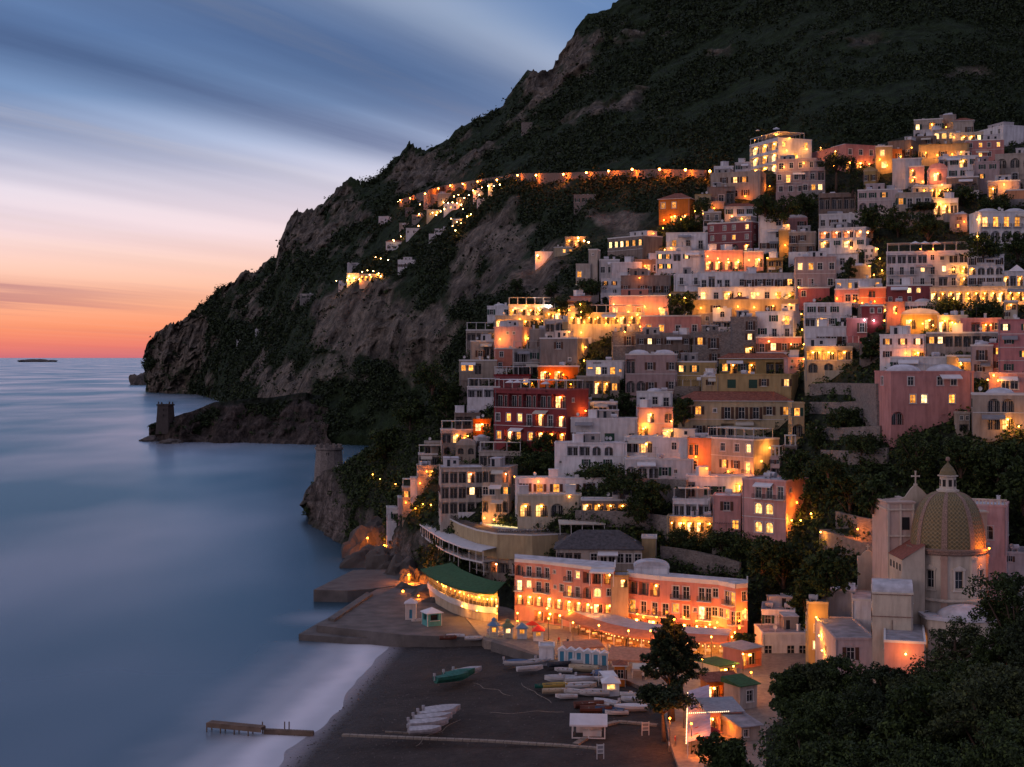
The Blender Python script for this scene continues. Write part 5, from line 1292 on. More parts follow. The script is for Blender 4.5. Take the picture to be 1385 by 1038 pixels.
BO = [(700, 900, 4.2, 5, w_, b2_, 'cover', 'white boat with blue cover at the left end of the row below the cabins'),
 (721, 899, 3.8, 15, w_, c_, 'open', 'white rowing boat right of the blue-covered boat'),
 (739, 896, 3.6, 25, w_, w_, 'motor', 'small white motorboat in front of the white cabin hut'),
 (717, 908, 4.2, 2, w_, m_covw, 'open', 'low pale dinghy below the white rowing boat'),
 (757, 902, 3.8, 8, d_, d_, 'open', 'dark rowing boat left of the blue-doored cabins'),
 (762, 909, 2.8, 175, w_, d_, 'open', 'short white dinghy in front of the dark rowing boat'),
 (794, 899, 5.4, -4, w_, w_, 'cover', 'longest white covered boat directly below the blue doors'),
 (789, 908, 4.6, 176, c_, w_, 'open', 'cream rowing boat below the longest white boat'),
 (757, 922, 4.6, 178, w_, w_, 'motor', 'white motorboat at the left of the middle boat row'),
 (784, 924, 4.4, 5, w_, m_covw, 'cover', 'white boat with grey cover in the middle boat row'),
 (808, 922, 3.8, 0, w_, b2_, 'open', 'white boat with blue deck near the white tent'),
 (752, 931, 3.9, 3, m_yel, m_covg, 'open', 'yellow and green rowing boat in the middle boat row'),
 (735, 931, 2.6, 5, m_covg, m_covg, 'open', 'small green dinghy at the far left of the middle row'),
 (750, 938, 3.6, 2, c_, w_, 'open', 'cream rowing boat below the yellow and green one'),
 (786, 932, 4.6, -3, w_, w_, 'open', 'long white rowing boat right of the yellow boat'),
 (776, 939, 3.6, 170, w_, c_, 'open', 'white rowing boat with cream deck in the lower middle'),
 (766, 945, 3.2, 182, w_, w_, 'open', 'lowest white dinghy of the middle row'),
 (804, 941, 4.3, 176, w_, d_, 'open', 'white rowing boat with dark deck below the white tent'),
 (793, 917, 3.0, 10, r_, r_, 'open', 'little red rowing boat above the middle row'),
 (807, 914, 3.2, 70, b2_, b2_, 'cover', 'dark blue covered boat left of the red kiosk roof'),
 (820, 954, 3.9, 155, w_, m_covw, 'cover', 'grey covered dinghy above the white beach bar'),
 (810, 957, 2.9, 178, w_, w_, 'open', 'small white dinghy behind the beach bar row'),
 (853, 962, 4.6, 180, w_, w_, 'cover', 'big white covered boat beside the umbrella pine'),
 (797, 957, 4.2, 2, r_, d_, 'open', 'dark red rowing boat behind the white beach bar'),
 (806, 964, 4.4, -8, r_, c_, 'open', 'brown wooden rowing boat right behind the beach bar'),
 (824, 965, 4.0, 160, b2_, w_, 'open', 'blue rowing boat between the beach bar and umbrella pine'),
 (834, 967, 3.2, 175, w_, c_, 'open', 'small cream-decked boat below the blue rowing boat'),
 (857, 950, 3.6, 175, w_, m_covw, 'cover', 'white covered boat touching the pine crown'),
 (853, 943, 3.2, 178, w_, w_, 'motor', 'uppermost motorboat left of the pine crown'),
 (606, 865, 3.0, 5, r_, c_, 'open', 'reddish rowing boat at the foot of the quay'),
 (616, 863, 3.2, 176, w_, c_, 'open', 'white rowing boat next to the reddish one by the quay'),
 (641, 866, 3.2, 2, w_, w_, 'open', 'white rowing boat alone on the sand below the quay'),
 (671, 866, 3.8, 178, c_, w_, 'open', 'pale long boat by the kiosks at the sand edge'),
 (674, 860, 3.4, 3, w_, b2_, 'cover', 'white boat with blue cover under the kiosks'),
 (566, 842, 2.6, 20, w_, w_, 'open', 'tiny white dinghy beside the turquoise hut')]
for (u, v, Lg, an, hm, im, kd, lb) in BO: boat(u, v, Lg*1.18, an+random.uniform(-11, 11), hm, im, lb, kd)
for i, (u, v) in enumerate([(604, 922), (614, 916), (625, 912)]):
    boat(u+8, v, 6.6-.5*i, 28, m_covw if i == 2 else m_covg, m_covw if i == 2 else m_covg, ['lowest of the green covered boats alone on the sand', 'middle green covered boat alone on the sand', 'pale covered boat leaning behind the green covered ones'][i], 'rib')
for i, (u, v) in enumerate([(598, 966), (592, 971), (586, 977), (580, 984), (575, 992)]):
    boat(u, v, 6.2-(1.2 if i == 4 else 0), 22-3*i, m_covw, m_covw, ['topmost', 'second from the top', 'middle one', 'fourth', 'lowest and smallest'][i]+' of five grey covered boats drawn up in a fan', 'rib', 'grey covered boats')
# ---------------------------------------------------------------- huts, kiosks, cabins
def kiosk(u, v, w, h, wall, roofm, label, trim=m_trim, dome=False, z=2.98, rz=0., cat='kiosk', n=4, counter=True):
    p_ = G(u, v, z); r = empty('kiosk', (p_.x, p_.y, z), rz); tag(r, label, cat)
    mb = MB(); hw = w/2; hol = [(w*.22, w*.78, .95, h*.86, .5, 0)] if counter else [(w*.35, w*.65, .05, 2., .3, 0)]
    for (o, d, nr, hl) in (((-hw, -hw), (1, 0), (0, -1), hol), ((hw, -hw), (0, 1), (1, 0), []), ((hw, hw), (-1, 0), (0, 1), []), ((-hw, hw), (0, -1), (-1, 0), hol if counter else [])):
        face(mb, o, d, nr, w, -.3, h, hl)
    mb.obj('wall', [wall], r)
    rm = MB(); k = hw+.35
    if dome: rm.lathe([(k*1.2, h), (k*1.0, h+.25), (k*.75, h+.45), (k*.5, h+.75), (k*.42, h+.8), (k*.40, h+1.15), (k*.5, h+1.2), (.05, h+1.6), (.03, h+2.)], 8, a0=R(22.5), a1=R(382.5))
    else:
        q = [(-k, -k, h), (k, -k, h), (k, k, h), (-k, k, h)]
        for i in range(4): a, b = Vector(q[i]), Vector(q[(i+1) % 4]); c = Vector((0, 0, h+1.0)); rm.quad([a, b, c]); 
        rm.box(-k, k, -k, k, h-.14, h-.01)
    rm.obj('roof', [roofm], r)
    if counter:
        MB().box(-w*.36, w*.36, -hw-.28, -hw-.003, .86, .93).obj('counter', [trim], r)
        MB().box(-w*.25, w*.25, -hw+.42, -hw+.46, 1., h*.8).obj('display', [m_lit if wall is not m_tq else m_dark], r)
    else: MB().box(-w*.14, w*.14, -hw+.2, -hw+.25, .05, 1.98).obj('door', [m_bl], r)
    tmn = MB()
    for sx in (-1, 1):
        for sy in (-1, 1): tmn.box(sx*hw-.07, sx*hw+.07, sy*hw-.07, sy*hw+.07, -.3, h-.15)
    tmn.obj('corner_trim', [trim], r); return r
m_tq = simple('turquoise_boards', (.10, .34, .32), .7, .15, 2); m_bl = simple('blue_door_paint', (.06, .24, .36), .6, .1); m_blr = simple('blue_roof_paint', (.10, .20, .34), .6, .15)
m_grr = simple('green_gold_roof', (.13, .17, .10), .6, .3); m_redr = simple('red_roof_cloth', (.60, .03, .03), .7, .1)
kiosk(668, 861, 1.7, 2.3, WALL['c'], m_blr, 'cream ticket kiosk with blue pagoda roof, leftmost of the seafront four', dome=True)
kiosk(687, 862, 1.8, 2.2, WALL['c'], m_grr, 'cream ticket kiosk with green and gold pagoda roof', dome=True)
kiosk(706, 863, 1.9, 2.2, WALL['w'], m_blr, 'white ticket kiosk with plain blue hipped roof')
kiosk(728, 866, 1.9, 2.1, WALL['w'], m_redr, 'white ticket kiosk under a bright red roof')
kiosk(584, 844, 3.2, 2.6, m_tq, m_wcanvas, 'turquoise wooden hut with pale hipped roof on the quay', rz=R(25), cat='hut')
kiosk(556, 836, 2.2, 3.4, WALL['l'], m_roofw, 'tall white booth on the quay left of the turquoise hut', cat='booth', counter=False)
ps_ = empty('parasol', G(720, 858, 2.98)); tag(ps_, 'red parasol open beside the red-roofed kiosk', 'parasol'); link('canopy', me_paro, ps_)
for i in range(6):
    u = 760+i*11.4; v = 897+i*1.2
    p_ = G(u, v, 2.6); r = empty('bathing_cabin', (p_.x, p_.y, 2.6), R(-8)); tag(r, ['leftmost', 'second', 'third', 'fourth', 'fifth', 'rightmost'][i]+' white bathing cabin with a blue door in the cabin row', 'bathing cabin', 'bathing cabins')
    mb = MB(); face(mb, (-.75, 0), (1, 0), (0, -1), 1.5, -.5, 2.5, [(.36, 1.14, .05, 2.2, .12, 0)])
    for o, d, nr, L_ in (((.75, 0), (0, 1), (1, 0), 1.6), ((.75, 1.6), (-1, 0), (0, 1), 1.5), ((-.75, 1.6), (0, -1), (-1, 0), 1.6)): face(mb, o, d, nr, L_, -.5, 2.5, [])
    mb.obj('wall', [WALL['w']], r)
    t = MB(); t.quad([(-.85, -.15, 2.48), (0, -.15, 3.0), (0, 1.75, 3.0), (-.85, 1.75, 2.48)]); t.quad([(0, -.15, 3.0), (.85, -.15, 2.48), (.85, 1.75, 2.48), (0, 1.75, 3.0)]); t.quad([(-.85, -.15, 2.48), (.85, -.15, 2.48), (0, -.15, 3.0)]); t.obj('roof', [m_wcanvas], r)
    MB().box(-.38, .38, .07, .11, .06, 2.18).obj('door', [m_bl], r)
building('cabin_hut', 729, 750, 876, 894, 0, 'w', 'f', '..', '', 'white flat-roofed hut at the left end of the cabin row', D=G(740, 894, 2.8).y, dp=4, ext=1)
m_orc = simple('salmon_awning_cloth', (.50, .22, .13), .8, .2, 1.5)
def awn(u0, v0, u1, v1, zf, zb, dep, m, label, posts=True, back=0):
    a, b = G(u0, v0, zf), G(u1, v1, zf); d = (b-a); w = d.length; r = empty('awning', (a.x, a.y, 2.95), math.atan2(d.y, d.x)); tag(r, label, 'awning')
    z0, z1 = zf-2.95, zb-2.95; t = MB(); n = max(2, int(w/1.4))
    for i in range(n):
        x0, x1 = w*i/n, w*(i+1)/n; t.quad([(x0, 0, z0), (x1, 0, z0), (x1, dep, z1), (x0, dep, z1)]); t.quad([(x0+.02, 0, z0-.35), (x1-.02, 0, z0-.35), (x1, 0, z0), (x0, 0, z0)]); t.box(x0-.03, x0+.03, 0, dep, min(z0, z1)-.05, min(z0, z1)-.01)
    t.obj('cloth', [m], r)
    for i in range(max(2, n//2)+1):
        x = w*i/max(2, n//2)
        for y in (.1, dep-.1): MB().box(x-.06, x+.06, y-.06, y+.06, 0, (z0 if y < 1 else z1)-.06).obj('post', [m_trim], r)
    return r
awn(822, 892, 893, 895, 5.0, 6.4, 5.0, m_orc, 'wide salmon awning over the terrace behind the cabins')
awn(768, 878, 818, 874, 5.2, 6.0, 3.0, m_orc, 'small salmon awning at the left end of the terrace')
awn(855, 905, 893, 906, 4.6, 4.9, 3.5, m_canvas, 'cream pergola on white posts left of the big pine')
awn(816, 916, 836, 915, 5.0, 5.4, 3.0, m_wcanvas, 'white awning stall in front of the red roof')
r = kiosk(826, 938, 2.6, 2.1, WALL['w'], m_wcanvas, 'white tent stall with peaked roof among the boats', z=2.5, cat='tent')
building('cottage', 832, 846, 900, 925, 0, 'o', 't', 'w', '', 'little orange hut with red roof right of the white stalls', D=G(838, 925, 2.9).y, dp=3, ext=.5)
# the white beach bar
p_ = G(774, 999, 2.5); r = empty('beach_bar', (p_.x, p_.y, 2.5), R(-4)); tag(r, 'white timber beach bar with pitched roof standing alone on the sand', 'beach bar')
w, dp_ = 4.9, 4.0; t = MB(); t.quad([(-.4, -.5, 2.2), (w+.4, -.5, 2.2), (w+.4, 2, 3.3), (-.4, 2, 3.3)]); t.quad([(w+.4, dp_+.5, 2.2), (-.4, dp_+.5, 2.2), (-.4, 2, 3.3), (w+.4, 2, 3.3)]); t.box(-.4, w+.4, -.55, -.5, 1.95, 2.2)
for i in range(14): x = -.4+(w+.8)*i/14; t.quad([(x, -.52, 2.23), (x+.05, -.52, 2.23), (x+.05, 2, 3.34), (x, 2, 3.34)])
t.obj('roof', [m_wcanvas], r)
for x in (0, w/2, w):
    for y in (0, dp_): MB().box(x-.09, x+.09, y-.09, y+.09, 0, 2.2).obj('post', [m_trim], r)
MB().box(0, w, -.05, .05, 0, .18).box(1.6, w-.5, .6, .8, .18, 1.1).box(1.5, w-.4, .45, .95, 1.1, 1.16).obj('counter', [m_trim], r)
MB().box(.5, w-.5, dp_-.6, dp_-.2, .0, 1.9).obj('back_wall', [WALL['l']], r)
# sign boards
def board(u, v, w, h, label, z=2.6):
    p_ = G(u, v, z); r = empty('signboard', (p_.x, p_.y, z), R(12)); tag(r, label, 'sign')
    for s in (-1, 1): MB().box(s*w/2-.05, s*w/2+.05, -.05, .05, 0, h).obj('post', [m_trim], r)
    MB().box(-w/2, w/2, -.03, .03, h*.35, h*.95).obj('panel', [m_trim], r)
    MB().box(-w/2+.1, w/2-.1, -.045, -.035, h*.42, h*.6).box(-w/2+.1, w/2-.1, -.045, -.035, h*.68, h*.86).obj('notice', [m_grey], r)
board(873, 995, 1.1, 2.1, 'white sign frame at the promenade edge under the umbrella pine'); board(812, 1027, 1.0, 2.2, 'white sign frame at the end of the long boardwalk')
# small bridge jetties standing in the water
def jetty(px, z, w, label):
    q = [G(u, v, z) for u, v in px]; d = q[1]-q[0]; L_ = d.length; r = empty('jetty', q[0], math.atan2(d.y, d.x)); tag(r, label, 'jetty')
    t = MB(); n = int(L_/.5)
    for i in range(n): t.box(L_*i/n, L_*(i+.85)/n, -w/2, w/2, -.12, 0)
    t.box(0, L_, -w/2+.02, -w/2+.2, -.75, -.13); t.box(0, L_, w/2-.2, w/2-.02, -.75, -.13); t.obj('deck', [m_wood], r)
    for i in range(int(L_/2.5)+1):
        for s in (-1, 1): MB().tube([(min(L_, i*2.5), s*(w/2-.1), -4), (min(L_, i*2.5), s*(w/2-.1), -.02)], .11, 7).obj('pile', [m_wood], r)
jetty([(283, 976), (356, 983)], 1.5, 1.7, 'wooden jetty standing in the sea off the beach')
jetty([(358, 986), (424, 989)], .8, .8, 'narrow low gangway between the jetty and the beach')
for u in (385, 391, 355): 
    q = G(u, 984, 1.); tag(MB().tube([(q.x, q.y, -3), (q.x, q.y, 1.9)], .1, 7).obj('mooring_post', [m_wood]), 'wooden mooring post sticking up beside the narrow gangway', 'post', 'mooring posts')
# the lane at lower right: restaurant roofs, booth, tables
def roofhouse(u0, v0, u1, v1, zt_, dep, wall, rm, label, fl='LL', pitch=.8, cat='house'):
    a, b = G(u0, v0, 3), G(u1, v1, 3); d = b-a; w = d.length; r = empty('restaurant' if cat == 'restaurant' else 'house', (a.x, a.y, 3), math.atan2(d.y, d.x)); tag(r, label, cat)
    rnd = random.Random(int(u0)); mb = MB(); h = zt_-3; hol, cont = layout(w, 0, h, fl, rnd)
    face(mb, (0, 0), (1, 0), (0, -1), w, -1, h, hol); face(mb, (w, 0), (0, 1), (1, 0), dep, -1, h, []); face(mb, (w, dep), (-1, 0), (0, 1), w, -1, h, []); face(mb, (0, dep), (0, -1), (-1, 0), dep, -1, h, [])
    mb.obj('wall', [wall], r)
    for ch, cx, zs, sx, sz, bay in cont: link(NAMES[ch], win_mesh(ch+('1' if ch in 'AUG' else '2')), r, (cx, 0, zs), 0, (sx, 1, sz))
    t = MB(); t.quad([(-.4, -.5, h+.05), (w+.4, -.5, h+.05), (w+.4, dep+.3, h+pitch), (-.4, dep+.3, h+pitch)]); t.box(-.4, w+.4, -.5, dep+.3, h-.08, h+.03); t.quad([(-.4, dep+.3, h), (w+.4, dep+.3, h), (w+.4, dep+.3, h+pitch), (-.4, dep+.3, h+pitch)][::-1])
    t.quad([(-.4, -.5, h+.04), (-.4, dep+.3, h+pitch), (-.4, dep+.3, h)]); t.quad([(w+.4, -.5, h+.04), (w+.4, dep+.3, h), (w+.4, dep+.3, h+pitch)]); t.obj('roof', [rm], r)
    return r
m_zinc = simple('zinc_roof', (.26, .29, .33), .6, .2, 1.5); m_lil = simple('lilac_awning_cloth', (.46, .38, .46), .8, .15, 1.)
roofhouse(958, 992, 1003, 990, 6.2, 5.5, WALL['e'], m_zinc, 'restaurant under a blue-grey metal roof at the lower right', 'LLL', cat='restaurant')
roofhouse(957, 950, 1000, 947, 6.4, 3.0, WALL['o'], m_tile, 'narrow restaurant strip with tiled roof behind the metal roof', 'LL', cat='restaurant')
roofhouse(1003, 1003, 1028, 1000, 5.2, 6, WALL['b'], m_roofg, 'low beige shed beside the dark leafy wall', 'w.', cat='shed')
roofhouse(1001, 960, 1024, 956, 6.8, 4, WALL['b'], m_greenc, 'small building with dark green roof at the leafy wall', 'w', cat='shed')
roofhouse(1005, 905, 1030, 900, 6.5, 5, WALL['e'], m_zinc, 'slatted roof shed above the bright lane corner', 'L', .3, cat='shed')
roofhouse(973, 921, 996, 917, 5.6, 5.5, WALL['c'], m_greenc, 'green market booth on the bright lane', 'L', .2, cat='booth')
a, b = G(929, 1004, 5.2), G(931, 934, 5.2)
r = empty('awning', (a.x, a.y, 2.95), math.atan2((b-a).y, (b-a).x)); tag(r, 'long lilac awning along the lane with string lights', 'awning'); w = (b-a).length
t = MB(); n = 10
for i in range(n): t.quad([(w*i/n, 0, 2.2), (w*(i+.97)/n, 0, 2.2), (w*(i+.97)/n, -3.4, 3.3), (w*i/n, -3.4, 3.3)]); t.quad([(w*i/n, -3.4, 3.29), (w*(i+.97)/n, -3.4, 3.29), (w*(i+.97)/n, 0, 2.19), (w*i/n, 0, 2.19)])
t.obj('cloth', [m_lil], r)
for i in range(6):
    for y in (-.1, -3.3): MB().box(w*i/5-.06, w*i/5+.06, y-.06, y+.06, 0, 2.2 if y > -1 else 3.25).obj('post', [m_trim], r)
sb = MB()
for i in range(40): x = w*i/40; sb.box(x-.05, x+.05, .05, .15, 2.0, 2.1)
for i in range(22): y = -3.4*i/22*1.9; x = w*.42; sb.box(x-.05, x+.05, y-.05, y+.05, 3.0+abs(y)*.08, 3.1+abs(y)*.08)
sb.obj('string_lights', [m_stringw], r)
for i in range(5):
    q = G(944+(i % 3)*9, 1008+(i//3)*9, 3); t = link('parasol', me_paro, None, (q.x, q.y, 2.98)); tag(t, 'red parasol below the lilac awning', 'parasol', 'red parasols below the lilac awning')
# white roof-terrace houses beside the church
table('''
townhouse|1022 1094 858 896 -10|w|f|w.ww|./.|white roof-terrace house with timber frames beside the leafy mass
townhouse|1030 1075 826 850 0|w|f|w.w|*|white upper rooms behind the timber-framed roof terrace
townhouse|1092 1120 816 884 0 252|y|f|./w/W|*|tall narrow house wall glowing yellow over the alley
townhouse|1092 1158 802 830 0 262|m|f|.ww.|*|mauve upper house with flat grey roof above the glowing alley
townhouse|1119 1156 800 818 0 257|w|F|..|*|white roof block left of the scrolled gable chapel
townhouse|1153 1183 812 836 0 250|w|F|..|*|plain white sloping block between chapel and mauve terrace
''', dp=9)
table('''
townhouse|1122 1184 865 902 -8 233|m|F|.w..|./w|mauve house with big paved roof terrace beside the vaulted chapel
cottage|1196 1252 868 902 0 222|e|F|..|*|salmon lamplit box house below the church apse
''', dp=19)


# rocks between the quay and the pool hotel
for i, (u, v, w_, h_, D_) in enumerate([(500, 772, 7, 6, 405), (520, 790, 6, 7, 385), (540, 792, 6, 8, 372), (553, 800, 4, 6, 362), (508, 745, 9, 12, 425), (575, 826, 8, 5, 338), (600, 834, 8, 5, 331), (625, 842, 8, 5.5, 324), (560, 815, 6, 5, 350), (650, 848, 6, 5, 316), (486, 770, 5, 3, 408), (440, 712, 4, 2.2, 500), (230, 604, 9, 3, 985), (206, 600, 8, 4, 1010)]):
    tag(rocklump('rock', u, v, w_, h_, D_, 20+i), kind='structure')

# drift line of pebbles and scraps of weed on the sand
rg = np.random.default_rng(9); k = 2600; t_ = rg.uniform(-.6, 1, k); dd_ = -rg.gamma(2., 4., k)-1.5
px_ = a_.x+(b_.x-a_.x)*t_+nn.x*dd_; py_ = a_.y+(b_.y-a_.y)*t_+nn.y*dd_; pz_ = np.clip(-dd_*.055, -2.5, 2.3)+.05
far_ = rg.random(k) < .35; px_ = np.where(far_, px_+rg.uniform(0, 45, k), px_); pz_ = np.where(far_, 2.36, pz_)
sz_ = rg.uniform(.05, .22, k); Vq = []; Fq2 = []
for i in range(k):
    a0 = rg.uniform(0, 3.14); c_, s_ = math.cos(a0)*sz_[i], math.sin(a0)*sz_[i]; n0 = len(Vq)
    Vq += [(px_[i]-c_, py_[i]-s_, pz_[i]-.05), (px_[i]+s_, py_[i]-c_, pz_[i]-.05), (px_[i]+c_, py_[i]+s_, pz_[i]-.05), (px_[i]-s_, py_[i]+c_, pz_[i]-.05), (px_[i], py_[i], pz_[i]+sz_[i]*.6)]
    Fq2 += [(n0, n0+1, n0+4), (n0+1, n0+2, n0+4), (n0+2, n0+3, n0+4), (n0+3, n0, n0+4)]
tag(link('pebbles', np_mesh('pebbles', Vq, Fq2, [simple('beach_pebbles', (.10, .09, .085), .9, .6, 3)], False)), 'scattered pebbles and scraps along the dark beach', 'pebbles', kind='stuff')
for i, (ua, va, ub, vb_) in enumerate([(640, 925, 690, 940), (660, 965, 760, 962), (620, 975, 560, 1008), (705, 925, 745, 950)]):
    A0, B0 = G(ua, va, 2.42), G(ub, vb_, 2.42); pts_ = [A0.lerp(B0, q/14)+Vector((math.sin(q*.9+i)*.35, math.cos(q*.7)*.6, 0)) for q in range(15)]
    tag(MB().tube(pts_, .045, 5).obj('mooring_rope', [m_plank]), ['rope trailing from the green covered boats', 'long rope lying across the middle of the dark beach', 'rope trailing from the grey covered boats', 'rope beside the middle boat row'][i], 'rope')
# ---------------------------------------------------------------- the domed church
m_dt, nt, b = mat('glazed_dome_tiles'); p = obj_co(nt)
sp = N(nt, 'ShaderNodeSeparateXYZ'); nt.links.new(p, sp.inputs[0])
ang = math_(nt, 'ARCTAN2', sp.outputs[1], sp.outputs[0]); aa_ = math_(nt, 'MULTIPLY', ang, 72/math.pi); zz_ = math_(nt, 'MULTIPLY', sp.outputs[2], 4.4)
s1 = math_(nt, 'SINE', math_(nt, 'MULTIPLY', math_(nt, 'ADD', aa_, zz_), 1.05)); s2 = math_(nt, 'SINE', math_(nt, 'MULTIPLY', math_(nt, 'SUBTRACT', aa_, zz_), 1.05))
pr_ = math_(nt, 'MULTIPLY', s1, s2)
c = ramp(nt, math_(nt, 'MULTIPLY_ADD', pr_, .5, .5), [(0, (.14, .105, .05)), (.35, (.19, .145, .065)), (.5, (.34, .25, .13)), (.62, (.20, .15, .075)), (1, (.10, .09, .05))])
c = mix(nt, .5, c, ramp(nt, noise(nt, p, 2., 5, .7), [(.3, (.45,)*3), (.7, (1.2,)*3)]), 'MULTIPLY')
nt.links.new(c, b.inputs['Base Color']); b.inputs['Roughness'].default_value = .55; bump(nt, b, pr_, .05, .6)
m_rib = simple('ribbed_dome_tiles', (.26, .17, .13), .6, .5, 5)
m_church = plaster('church_plaster', (.62, .53, .43), .5); m_churchp = plaster('church_pink_panel', (.52, .36, .29), .4)
Dc = 241.2; q = Dc/F
def zc(v): return H-Dc*(v-V0)/F
C0 = P(1282, 738, Dc); cx, cy = C0.x, C0.y
ch = empty('church', (cx, cy, 8)); tag(ch, 'church with a big yellow and green tiled dome, lantern and cross', 'church'); ZB = 8.
def Z(v): return zc(v)-ZB
r0 = 6.15
prof = []
zb, ztop = Z(738), Z(664)
for i in range(17):
    t = i/16; a = t*math.pi/2; prof.append((max(1.55, r0*math.cos(a)**.66) if t < 1 else 1.5, zb+(ztop-zb)*math.sin(a)**1.05))
MB().lathe(prof, 64).obj('dome', [m_dt], ch, smooth=True)
for k in range(8):
    rb = MB(); a = R(22.5+45*k)
    for i in range(16):
        (ra, za_), (rb_, zb_) = prof[i], prof[i+1]
        for s in (-1, 1):
            w0, w1 = .5*ra/r0*.75+.1, .5*rb_/r0*.75+.1
            def pt(r_, z_, w_, o): return ((r_+o)*math.cos(a)-w_*math.sin(a), (r_+o)*math.sin(a)+w_*math.cos(a), z_)
        rb.quad([pt(ra, za_, -w0, .10), pt(ra, za_, w0, .10), pt(rb_, zb_, w1, .10), pt(rb_, zb_, -w1, .10)])
        for s in (-1, 1): rb.quad([pt(ra, za_, s*w0, .10), pt(ra, za_, s*w0, -.2), pt(rb_, zb_, s*w1, -.2), pt(rb_, zb_, s*w1, .10)])
    rb.obj('dome_rib', [m_rib], ch)
cr = MB().lathe([(6.35, zb-1.0), (6.65, zb-.75), (6.7, zb-.4), (6.9, zb-.3), (6.95, zb-.05), (6.2, zb+.08)], 64); cr.obj('cornice', [m_rib], ch)
# octagonal drum with corner pilasters and framed windows
def octo(r_, z0, z1, m, name, holes=None):
    mb = MB(); pts = [(r_*math.cos(R(22.5+45*k)), r_*math.sin(R(22.5+45*k))) for k in range(8)]
    for k in range(8):
        a, b = Vector(pts[k]), Vector(pts[(k+1) % 8]); d = (b-a); L_ = d.length; d.normalize(); nr = Vector((d.y, -d.x))
        face(mb, a, d, nr, L_, z0, z1, [(L_/2-holes[0]/2, L_/2+holes[0]/2, z0+holes[1], z0+holes[2], .4, 0)] if holes else [])
    return mb.obj(name, m, ch), pts
dz0, dz1 = Z(806), zb-1.0
_, pts = octo(6.5, dz0-3, dz1, [m_church], 'drum', (1.3, 5.2, 8.0))
for k in range(8):
    a, b = Vector(pts[k]), Vector(pts[(k+1) % 8]); d = (b-a).normalized(); nr = Vector((d.y, -d.x)); mid = (a+b)/2; rz = math.atan2(d.y, d.x)
    MB().quad([(-.65, .38, dz0+2.2), (.65, .38, dz0+2.2), (.65, .38, dz0+5.), (-.65, .38, dz0+5.)]).box(-.03, .03, .30, .36, dz0+2.2, dz0+5, 1).box(-.65, .65, .30, .36, dz0+3.5, dz0+3.56, 1).obj('window', [m_glass, m_frame], ch, (mid.x, mid.y, 0), rz)
    t = MB(); z1_ = dz0+5.0
    t.box(-.95, -.67, -.16, -.004, dz0+1.9, z1_+.2); t.box(.67, .95, -.16, -.004, dz0+1.9, z1_+.2); t.box(-1.1, 1.1, -.25, -.004, z1_+.2, z1_+.42); t.box(-1.1, 1.1, -.22, -.004, dz0+1.65, dz0+1.9)
    t.quad([(-1.15, -.27, z1_+.43), (1.15, -.27, z1_+.43), (0, -.27, z1_+1.05)]); t.quad([(-1.15, -.27, z1_+.43), (0, -.27, z1_+1.05), (0, 0, z1_+1.05), (-1.15, 0, z1_+.43)]); t.quad([(0, -.27, z1_+1.05), (1.15, -.27, z1_+.43), (1.15, 0, z1_+.43), (0, 0, z1_+1.05)])
    t.obj('window_pediment', [m_church], ch, (mid.x, mid.y, 0), rz)
    MB().box(-1.75, 1.75, -.06, -.003, dz0+1.5, dz1-.3).obj('panel_ledge', [m_churchp], ch, (mid.x, mid.y, 0), rz) if False else None
    # corner pilaster
    c_ = Vector(pts[k]); ang_ = math.atan2(c_.y, c_.x)
    MB().box(-.12, .22, -.55, .55, dz0-3, dz1-.02).box(-.1, .36, -.62, .62, dz1-.6, dz1-.25).obj('pilaster', [m_churchp if k % 2 else m_church], ch, (c_.x*.985, c_.y*.985, 0), ang_)
MB().lathe([(6.7, dz0-.2), (7.15, dz0), (7.15, dz0+.25), (6.65, dz0+.4)], 8, a0=R(22.5), a1=R(382.5)).obj('cornice', [m_church], ch)
# lantern
lz0, lz1 = ztop-.1, Z(643)
MB().lathe([(1.9, lz0-.1), (1.9, lz0+.3), (1.55, lz0+.4), (1.4, lz0+.5), (1.35, lz1-.3), (1.7, lz1-.15), (1.75, lz1), (1.3, lz1+.1)], 8, a0=R(22.5), a1=R(382.5)).obj('lantern', [m_church], ch)
for k in range(8):
    a = R(45*k); MB().quad([(0, -.28, lz0+.9), (0, .28, lz0+.9), (0, .28, lz1-.7), (0, -.28, lz1-.7)]).obj('lantern_window', [m_dark], ch, (1.32*math.cos(a), 1.32*math.sin(a), 0), a)
MB().lathe([(1.45, lz1+.08), (1.25, lz1+.7), (.8, lz1+1.4), (.35, lz1+1.9), (.18, lz1+2.1), (.16, lz1+2.4)], 16).obj('lantern_cap', [m_dt], ch)
MB().lathe([(.02, lz1+2.3), (.3, lz1+2.45), (.4, lz1+2.75), (.3, lz1+3.05), (.02, lz1+3.2)], 14).obj('finial', [m_rib], ch, smooth=True)
# low octagonal apse with white saucer dome in front of the drum
az0, az1 = 0., Z(822)
ax, ay = -.1, -7.4
mb = MB(); ap = [(ax+6.6*math.cos(R(22.5+45*k)), ay+5.2*math.sin(R(22.5+45*k))) for k in range(8)]
for k in range(8):
    a, b_q = Vector(ap[k]), Vector(ap[(k+1) % 8]); d = (b_q-a); L_ = d.length; d.normalize()
    hl = [(L_/2-.65, L_/2+.65, az1-3.8, az1-1.6, .4, 0)] if k in (4, 5, 6) else []
    face(mb, a, d, Vector((d.y, -d.x)), L_, -4, az1, hl)
    if hl:
        mid = (a+b_q)/2; MB().quad([(-.65, .38, az1-3.8), (.65, .38, az1-3.8), (.65, .38, az1-1.6), (-.65, .38, az1-1.6)]).box(-.03, .03, .3, .36, az1-3.8, az1-1.6, 1).obj('window', [m_glass, m_frame], ch, (mid.x, mid.y, 0), math.atan2(d.y, d.x))
mb.obj('apse', [m_church], ch)
